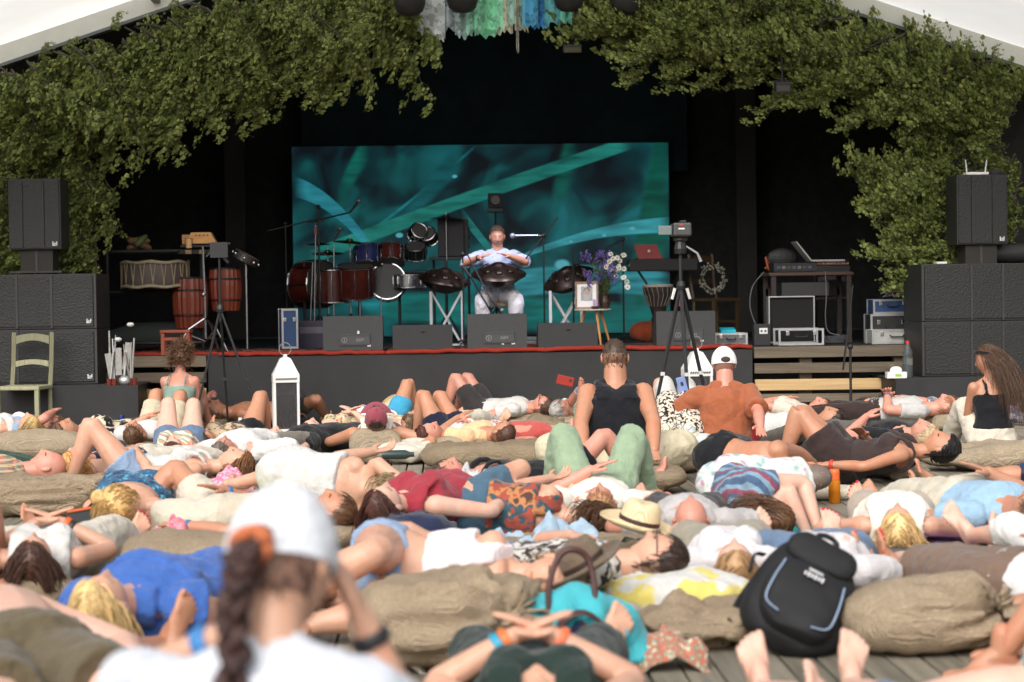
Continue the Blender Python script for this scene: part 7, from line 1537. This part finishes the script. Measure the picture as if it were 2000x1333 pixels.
def crumple(px, py, w, d, h, rz, label, m, name, cat, seed=0, z=0, n=44):
    "a dropped cloth with folds"
    vs = []; fs = []; rr = random.Random(seed)
    for j in range(n):
        for i in range(n):
            u, v = i/(n-1)*2-1, j/(n-1)*2-1; x = u*w/2; y = v*d/2; e = max(0, 1-(u*u+v*v)*.62)
            f = abs(fb((x, y, 0), 5.5, seed))*.9+abs(fb((x, y, 3), 11, seed+1))*.35; zz = h*(e**.7*.55+e*f); x += .05*fb((x, y, 5), 4, seed)*w*2; y += .05*fb((x, y, 9), 4, seed)*d*2
            vs.append((x, y, max(.004, zz)))
    for j in range(n-1):
        for i in range(n-1): q = j*n+i; fs.append((q, q+1, q+n+1, q+n))
    t = thing(name, label, cat, G(px, py, z), R(rz)); b = MB().add(vs, fs); o = b.build('cloth', m, t, smooth='all')
    md = o.modifiers.new('thickness', 'SOLIDIFY'); md.thickness = .006
    return t
crumple(1385, 912, .6, .6, .12, 10, 'pale grey blanket under the dark curly hair', cloth((162, 170, 178)), 'grey_blanket', 'blanket', 1)
crumple(1062, 1092, .74, .40, .15, -8, 'crumpled pale denim jacket beside the straw hat', cloth((150, 176, 196)), 'denim_jacket', 'jacket', 2)
crumple(935, 1000, .34, .30, .32, 20, 'bunched light grey hooded sweater beside the teal tumbler', cloth((188, 186, 186)), 'grey_sweater', 'sweater', 3)
crumple(1715, 818, 1.1, .5, .2, 6, 'dark brown blanket before the right wooden steps', cloth((58, 42, 38)), 'brown_blanket', 'blanket', 4)
sack(1800, 838, .72, .3, .17, 4, 'bright green cover beside the light grey t-shirt figure', None, cloth((44, 160, 78)), 'green_cover', 'blanket', 5, wr=.06)
crumple(640, 872, .7, .6, .06, 5, 'red and navy tartan blanket under the floral dress woman', cloth((150, 40, 40), 'plaid', ((30, 34, 70), (200, 180, 150), (40, 60, 50)), 1.5), 'tartan_blanket', 'blanket', 6)
crumple(440, 962, .36, .25, .12, -6, 'pink dotted towel on a burlap sack', cloth((216, 110, 140), 'spots', ((236, 170, 190),), 2), 'pink_towel', 'towel', 7, z=.08)
crumple(408, 925, .3, .24, .16, 0, 'light blue shirt bundled under the brown haired woman\'s head', cloth((120, 156, 206)), 'blue_shirt', 'shirt', 8)
crumple(1310, 1304, .26, .22, .13, 0, 'knotted scarf speckled orange, green and cream beside the rucksack', cloth((170, 120, 96), 'spots', ((206, 90, 60), (110, 140, 110), (220, 200, 170)), 2.4), 'speckled_scarf', 'scarf', 9)
crumple(1690, 905, .42, .3, .12, 10, 'cream cloth crumpled beside the maroon pillow', CREAM, 'cream_cloth', 'cloth', 10)
crumple(1680, 930, .5, .4, .14, -10, 'black jacket crumpled under the brown dress woman\'s hips', BLACKC, 'black_jacket', 'jacket', 11)
crumple(1880, 1036, .4, .35, .05, 5, 'white paper napkin under the light blue t-shirt man', WHITE, 'napkin', 'napkin', 12)
crumple(470, 860, .8, .5, .06, 0, 'faded brown patterned throw beside the charcoal shorts figure', cloth((140, 106, 90), 'mottle', ((180, 150, 130), (110, 80, 76)), 1), 'brown_throw', 'blanket', 13)
crumple(1010, 960, .34, .2, .10, 0, 'small teal cloth beside the rainbow top', cloth((60, 150, 160)), 'teal_cloth', 'cloth', 14)
crumple(330, 1098, .34, .4, .2, 15, 'pink printed shoulder bag flopped on the burlap sack', cloth((214, 120, 136), 'floral', ((236, 190, 196), (190, 80, 100)), 1), 'pink_bag', 'bag', 15)
crumple(785, 1308, .16, .2, .1, 0, 'crumpled cream tissue pack on the deck beside the photographer', CREAM, 'tissue_pack', 'tissue', 16)
for xx, yy, ww, lb, tn in ((1245, 1100, .4, 'olive camouflage jacket under the straw hat', (92, 92, 70)), (1160, 1070, .6, 'orange and blue shawl tail beside the straw hat', (190, 80, 40))):
    crumple(xx, yy, ww, .3, .14, 0, lb, cloth(tn, 'mottle', (sh255(tn, .5), (40, 70, 80)), 1), 'shawl_tail' if tn[0] > 150 else 'camouflage_jacket', 'shawl' if tn[0] > 150 else 'jacket', int(xx))
# navy duffel and black tote
sack(808, 1104, .42, .34, .24, 25, 'navy drawstring bag beside the crimson top woman', R(60), cloth((34, 42, 72)), 'navy_bag', 'bag', 31, wr=.04)
t = thing('black_tote', 'black tote bag edged with an orange zip beside the white top woman', 'bag', G(178, 1085, 0), R(-20)); MB().poly([(-.2, 0), (.22, 0), (.14, .24), (-.16, .22)], .10, RX(-.5)).build('body', plain((.018, .02, .022), .75), t); MB().tube([RX(-.5) @ V((x, -.055, z)) for x, z in ((-.16, .21), (.0, .24), (.14, .225), (.2, .06))], [.008]*4, 6).build('zip', plain(lin((200, 96, 50)), .5), t); MB().tube([(-.12, .1, .18), (-.05, .14, .26), (.08, .14, .25), (.12, .1, .18)], [.010]*4, 6).build('strap', BLK, t)
# orange tote bag before the stage skirt
p = G(802, 836, 0); t = thing('orange_tote', 'bright orange tote bag with tall handles before the stage skirt', 'bag', p); OR = cloth((226, 70, 28)); MB().box((0, 0, .08), (.26, .12, .16), bev=.02).build('body', OR, t); v, f = tube([(-.11, 0, .14), (-.085, .0, .28), (-.04, 0, .34), (.02, 0, .33), (.08, 0, .22), (.12, 0, .10)], [(.03, .008)]*6, V((0, 1, 0)), 8, 'flat', 3); MB().add(v, f).build('handle', OR, t, smooth='all'); v, f = tube([(-.06, .05, .14), (-.02, .05, .30), (.06, .05, .28), (.12, .05, .10)], [(.025, .008)]*4, V((0, 1, 0)), 8, 'flat', 3); MB().add(v, f).build('handle', OR, t, smooth='all')
# straw hats
STR = N('straw'); w1 = STR.n('TexWave', Scale=60.0, Distortion=1.0); STR.l(STR.coord(), w1.inputs['Vector']); STR.l(STR.ramp(w1.outputs[0], [(.2, lin((206, 184, 142))), (.7, lin((228, 210, 172)))]), STR.p.inputs['Base Color']); STR.p.inputs['Roughness'].default_value = .8; STR.bump(w1.outputs[0], .4, .004); STR = STR.m
def fedora(loc, rot, label, m=STR, band_m=None, r=.155, name='straw_hat'):
    t = thing(name, label, 'hat', loc); t.rotation_euler = rot; vs = []; fs = []; n = 40
    prof = [(r, .012), (r*.98, .002), (r*.80, -.004), (r*.62, .004), (.088, .012), (.086, .04), (.080, .085), (.070, .105), (.045, .112), (.0, .100)]
    for i, (rr_, z) in enumerate(prof):
        for k in range(n):
            a = 2*math.pi*k/n; zz = z; x, y = rr_*math.cos(a)*.94, rr_*math.sin(a)*1.06
            if i >= 6: zz += .012*abs(math.sin(a))-.022*math.exp(-(x/.02)**2)*(1 if i > 7 else .4)
            if i <= 1: zz += .016*abs(math.cos(a))
            vs.append((x, y, zz))
    for i in range(len(prof)-1):
        for k in range(n): a, b = i*n+k, i*n+(k+1) % n; fs.append((a, b, b+n, a+n))
    o = MB().add(vs, fs).build('hat', m, t, smooth='all'); sd = o.modifiers.new('thickness', 'SOLIDIFY'); sd.thickness = .003
    MB().tube([(.0885*.94*math.cos(a), .0885*1.06*math.sin(a), .028) for a in [R(q) for q in range(0, 361, 12)]], [(.014, .003)]*31, 6, ref=V((0, 0, 1))).build('hat_band', band_m or plain(lin((60, 36, 32)), .6), t)
p = G(1246, 1026, .22); fedora((p.x, p.y, .215), (R(16), R(-4), R(80)), 'cream straw fedora with a brown band lying on the camouflage jacket', r=.175)
p = G(778, 830, .08); fedora((p.x, p.y, .16), (R(70), R(10), 0), 'wide pale straw sun hat leaning beside the orange tote bag', r=.20)
p = G(1150, 1190, .1); fedora((p.x, p.y+.1, .24), (R(-20), R(-25), R(40)), 'floppy brown felt hat behind the turquoise bag', cloth((112, 94, 74)), plain(lin((50, 34, 28)), .7), .17, 'felt_hat')
# turquoise tote with leather handles
p = G(1122, 1308, 0); t = thing('turquoise_bag', 'turquoise beach bag with dark leather handles and a patterned lining', 'bag', (p.x, p.y+.02, 0), R(4)); t.scale = (1.08, 1.1, 1.2); TQ = cloth((36, 172, 184))
n = 30; vs = []; fs = []
for i in range(n+1):
    a = math.pi*i/n; c, s = math.cos(a), math.sin(a)
    for rx_, rz_, y in ((.262, .235, .05), (.265, .24, -.02), (.20, .165, -.10), (.15, .12, -.06)): vs.append((-c*rx_, y+.02*math.sin(i*1.3), max(.0, s*rz_+.008*math.sin(i*.9))))
for i in range(n):
    for j in range(3): q = i*4+j; fs.append((q, q+1, q+5, q+4))
MB().add(vs, fs).build('rim_fold', TQ, t, smooth='all')
MB().ell((0, .03, .03), (.24, .1, .17), n=24, m=14).build('body', TQ, t, smooth='all')
MB().ell((0, -.05, .02), (.17, .06, .13), n=24, m=14).build('lining', cloth((60, 60, 90), 'floral', ((150, 70, 50), (200, 170, 130), (40, 80, 120), (110, 40, 40)), 1.4), t, smooth='all')
LE = plain(lin((72, 38, 34)), .45, name='leather')
v, f = tube([(-.07, -.06, .10), (-.085, -.04, .22), (-.05, -.02, .32), (.0, -.02, .345), (.05, -.02, .31), (.065, -.05, .20), (.06, -.07, .09)], [.010]*7, None, 8, 'round', 4); MB().add(v, f).build('handle', LE, t, smooth='all')
v, f = tube([(-.09, -.11, .06), (-.06, -.13, .15), (.02, -.13, .18), (.10, -.12, .12), (.13, -.11, .05)], [(.022, .006)]*5, V((0, 1, 0)), 8, 'flat', 4); MB().add(v, f).build('strap', LE, t, smooth='all')
MB().ell((.05, -.12, .08), (.05, .03, .06)).build('rolled_scarf', cloth((196, 160, 150)), t, smooth='all')
# black rucksack
p = G(1560, 1292, 0); t = thing('rucksack', 'big black rucksack with pale blue piping leaning on a burlap sack', 'backpack', (p.x, p.y+.02, 0)); BP = plain((.006, .006, .0075), .75, name='black_nylon', var=.35, sc=10)
M_r = Matrix.Rotation(R(10), 3, 'Z') @ Matrix.Rotation(R(-36), 3, 'X') @ Matrix.Rotation(R(34), 3, 'Y') @ Matrix.Diagonal((1.12, 1.1, .95))
def rk(b): b.v = [tuple(M_r @ V(q)*.97+V((-.06, .06, .03))) for q in b.v]; return b
b_, _ = sack_mesh(.36, .20, .50, 41, None, .55, .02); 
for i, q in enumerate(b_.v): f_ = max(0, q[2]/.5); b_.v[i] = (q[0]*(1-.22*f_*f_), q[1]*(1-.2*f_), q[2])
rk(b_).build('body', BP, t, smooth='all')
b_, _ = sack_mesh(.27, .10, .30, 43, None, .5, .012); b_.v = [(x, y-.10, z+.02) for x, y, z in b_.v]; rk(b_).build('front_pocket', BP, t, smooth='all')
b_, _ = sack_mesh(.24, .09, .14, 44, None, .5, .012); b_.v = [(x, y-.075, z+.33) for x, y, z in b_.v]; rk(b_).build('top_pocket', BP, t, smooth='all')
PIP = plain(lin((132, 152, 176)), .4, name='reflective_piping')
for s in (-1, 1):
    v, f = tube([(s*.105, -.150, .27), (s*.115, -.158, .16), (s*.11, -.155, .07), (s*.06, -.155, .045)], [.0036]*4, None, 6, 'round', 4); rk(MB().add(v, f)).build('piping', PIP, t)
v, f = tube([(-.05, .02, .49), (-.03, .0, .56), (.03, .0, .56), (.05, .02, .49)], [.011]*4, None, 8, 'round', 3); rk(MB().add(v, f)).build('grab_handle', BP, t, smooth='all')
for s in (-1, 1):
    v, f = tube([(s*.07, .09, .47), (s*.13, .14, .40), (s*.16, .14, .22), (s*.16, .08, .06)], [(.028, .008)]*4, V((1, 0, 0)), 8, 'flat', 4); rk(MB().add(v, f)).build('shoulder_strap', BP, t, smooth='all')
for s in (-1, 1): v, f = tube([(s*.17, -.02, .34), (s*.20, -.05, .30), (s*.19, -.08, .20)], [(.012, .004)]*3, V((0, 1, 0)), 6, 'flat', 3); rk(MB().add(v, f)).build('compression_strap', BP, t)
for k in range(6): b_ = MB(); b_.box((-.030+.012*k, -.170, .24), (.008, .003, .016+.006*(k % 2))); rk(b_).build('lettering', plain((.55, .55, .55), .5), t)
b_ = MB(); b_.box((0, -.168, .265), (.05, .003, .012)); rk(b_).build('emblem', plain((.4, .4, .4), .5), t)
# bottles and cups
def bottle(px, py, prof, label, m, capm, z=0, cap_h=.03, name='bottle', cap_r=None, fill=None):
    t = thing(name, label, 'bottle', G(px, py, z)); MB().lathe(prof, n=20).build('body', m, t, smooth=True); r, h = prof[-1]; r = cap_r or r*1.12
    MB().lathe([(r, h-.008), (r*1.02, h+cap_h*.7), (r*.9, h+cap_h), (0, h+cap_h)], n=16).build('cap', capm, t)
    if fill: MB().lathe([(prof[0][0]*.9, .004), (prof[1][0]*.93, .02), (prof[1][0]*.93, fill), (0, fill)], n=18).build('drink', plain((.5, .24, .02), .1) if 'orange' in label else plain((.5, .56, .58), .1), t)
    return t
def P(r, h, nr, nh): return [(r*.9, 0), (r, .012), (r, h), (nr, h+nh*.7), (nr, h+nh)]
ORG = N('orange_plastic'); ORG.p.inputs['Base Color'].default_value = (*lin((246, 150, 40)), 1); ORG.p.inputs['Transmission Weight'].default_value = .55; ORG.p.inputs['Roughness'].default_value = .12; ORG.p.inputs['IOR'].default_value = 1.2; ORG = ORG.m
bottle(1630, 983, P(.036, .13, .028, .02), 'clear orange sports bottle with an orange lid standing on the deck', ORG, plain(lin((240, 110, 50)), .4), cap_h=.055, cap_r=.032, fill=.07)
bottle(1806, 872, P(.034, .12, .014, .05), 'blue tinted water bottle with a blue cap before the black t-shirt man', glassy((110, 160, 220), .06), plain(lin((30, 70, 180)), .4), cap_h=.03, z=.05)
bottle(66, 1002, P(.034, .12, .013, .06), 'clear water bottle with a red and white cap beside the white top woman', glassy((214, 224, 236), .06), plain(lin((210, 50, 40)), .4))
bottle(470, 852, P(.032, .10, .016, .04), 'white flask on the brown patterned throw', WHT, WHT)
bottle(833, 838, P(.026, .10, .014, .07), 'slim pink metal flask beside the brown haired woman', plain(lin((226, 150, 160)), .3, .4), plain(lin((230, 170, 170)), .3, .4))
bottle(16, 850, P(.045, .15, .016, .07), 'clear plastic bottle with a pink label beside the blonde woman\'s pillow', glassy((224, 226, 232), .06), WHT)
bottle(334, 898, P(.032, .09, .03, .01), 'glass jar with a pink band and grey lid on the deck by the cut-offs woman', glassy((220, 214, 214), .06), plain((.2, .2, .2), .5))
bottle(954, 1012, P(.042, .12, .044, .02), 'teal tumbler with a white lid beside the grey sweater', plain(lin((70, 150, 160)), .35), plain((.7, .72, .72), .4), cap_h=.02, name='tumbler')
bottle(84, 815, P(.03, .13, .012, .05), 'clear water bottle on the deck behind the denim shirt man', glassy((214, 224, 236), .06), WHT)
bottle(238, 850, P(.03, .11, .013, .05), 'dark blue plastic bottle beside the khaki shorts man', glassy((60, 80, 160), .06), plain(lin((40, 60, 160)), .4))
bottle(1722, 872, P(.03, .09, .024, .02), 'pale pink tumbler beside the black t-shirt man', plain(lin((226, 196, 180)), .4), plain(lin((220, 186, 170)), .4))
t = thing('plastic_cup', 'clear plastic cup with a dark straw beside the huge burlap sack', 'cup', G(730, 1262, 0)); MB().lathe([(.03, 0), (.042, .12), (.040, .12), (.028, .005)], n=18).build('cup', glassy((226, 224, 220), .08), t, smooth=True); MB().tube([(.01, 0, .01), (-.02, 0, .19)], [.004]*2, 6).build('straw', BLK, t)
t = thing('foam_roller', 'blue foam roller on the deck beside the black t-shirt man', 'roller', G(580, 905, 0), R(10)); MB().tube([(-.1, 0, .045), (.1, 0, .045)], [.045]*2, 18).build('roller', plain(lin((70, 120, 160)), .7), t, smooth=True)
t = thing('dark_flask', 'dark green bottle lying on the cream cotton sack', 'bottle', G(775, 900, .16)); MB().tube([(-.1, 0, .04), (.06, 0, .04), (.09, 0, .04), (.12, 0, .04)], [.032, .032, .018, .016], 14).build('flask', plain((.03, .05, .05), .35), t, smooth=True)
t = thing('red_phone', 'phone in a red case held up by the grey haired man', 'phone', AT(1104, 744, 18.05)); MB().box((0, 0, 0), (.155, .012, .085), RY(R(14)), bev=.006).build('case', plain(lin((150, 34, 18)), .45), t); MB().box(RY(R(14)) @ V((.045, -.008, .012)), (.022, .004, .022), RY(R(14))).build('camera_window', BLK, t)
t = thing('blue_phone', 'pale blue phone held up by the rust orange shirt man', 'phone', AT(1333, 755, 15.0)); MB().box((0, 0, 0), (.07, .010, .145), RY(R(-14)), bev=.005).build('case', plain(lin((120, 140, 190)), .35), t); MB().box(RY(R(-14)) @ V((0, -.007, .02)), (.02, .003, .028), RY(R(-14))).build('camera_window', BLK, t)
t = thing('pitcher', 'small cream enamel jug at the foot of the left light stand', 'jug', G(515, 832, 0)); MB().lathe([(.04, 0), (.055, .03), (.05, .10), (.038, .13), (.045, .15)], n=18).build('jug', plain((.5, .42, .28), .5), t, smooth=True); MB().tube([(.045, 0, .12), (.085, 0, .1), (.08, 0, .05), (.052, 0, .04)], [.006]*4, 6).build('handle', plain((.5, .42, .28), .5), t)
t = thing('pink_candle', 'pink pillar candle standing beside the white lantern', 'candle', G(571, 828, 0)); MB().tube([(0, 0, 0), (0, 0, .10)], [.035, .034], 14).build('candle', plain(lin((196, 150, 160)), .5), t)
t = thing('sunglasses', 'dark sunglasses with a blue cord on the deck beside the cream bolster', 'glasses', G(1692, 972, 0)); 
for s in (-1, 1): MB().ell((s*.035, 0, .02), (.03, .008, .02), n=12, m=8).build('lens', BLK, t)
MB().tube([(.06, 0, .02), (.10, .03, .012), (.15, .0, .01), (.19, .04, .01)], [.005]*4, 5).build('cord', plain(lin((60, 90, 150)), .6), t)
t = thing('paper_cup', 'translucent plastic tub on the deck behind the blue dress woman', 'tub', G(262, 1090, 0)); MB().lathe([(.045, 0), (.06, .06), (.058, .06), (.042, .005)], n=18).build('tub', glassy((214, 216, 216), .2), t, smooth=True)
# plain burlap pillows under raised heads
for p in PEOPLE:
    if abs(p['U'].z) < .4 and p['hc'].z > .155 and p['pel'].y > 5.5 and p['pel'].y < 21 and not any(q in p['label'] for q in ('red pillow', 'maroon', 'tan mat', 'bare back showing', 'pink towel', 'blonde woman with a bun', 'striped shawl', 'cream top with', 'brown dress', 'light blue t-shirt', 'black rucksack', 'pale grey', 'crossed', 'curled', 'rainbow')):
        c = p['hc']+p['hf']*0; h = max(.05, c.z-.085); rr = random.Random(int(c.x*100)); b, _ = sack_mesh(rr.uniform(.32, .42), rr.uniform(.22, .28), h+.02, int(c.x*50), None, .6, .02)
        w_ = p['label'].split(); t = thing('burlap_pillow', 'burlap pillow under the head of the '+' '.join(w_[:8]), 'pillow', (c.x, c.y+.02, 0), math.atan2(p['U'].y, p['U'].x)+math.pi/2+rr.uniform(-.2, .2)); b.build('stuffed_bag', [burlap(), B2, B3][rr.randrange(3)], t, smooth='all')
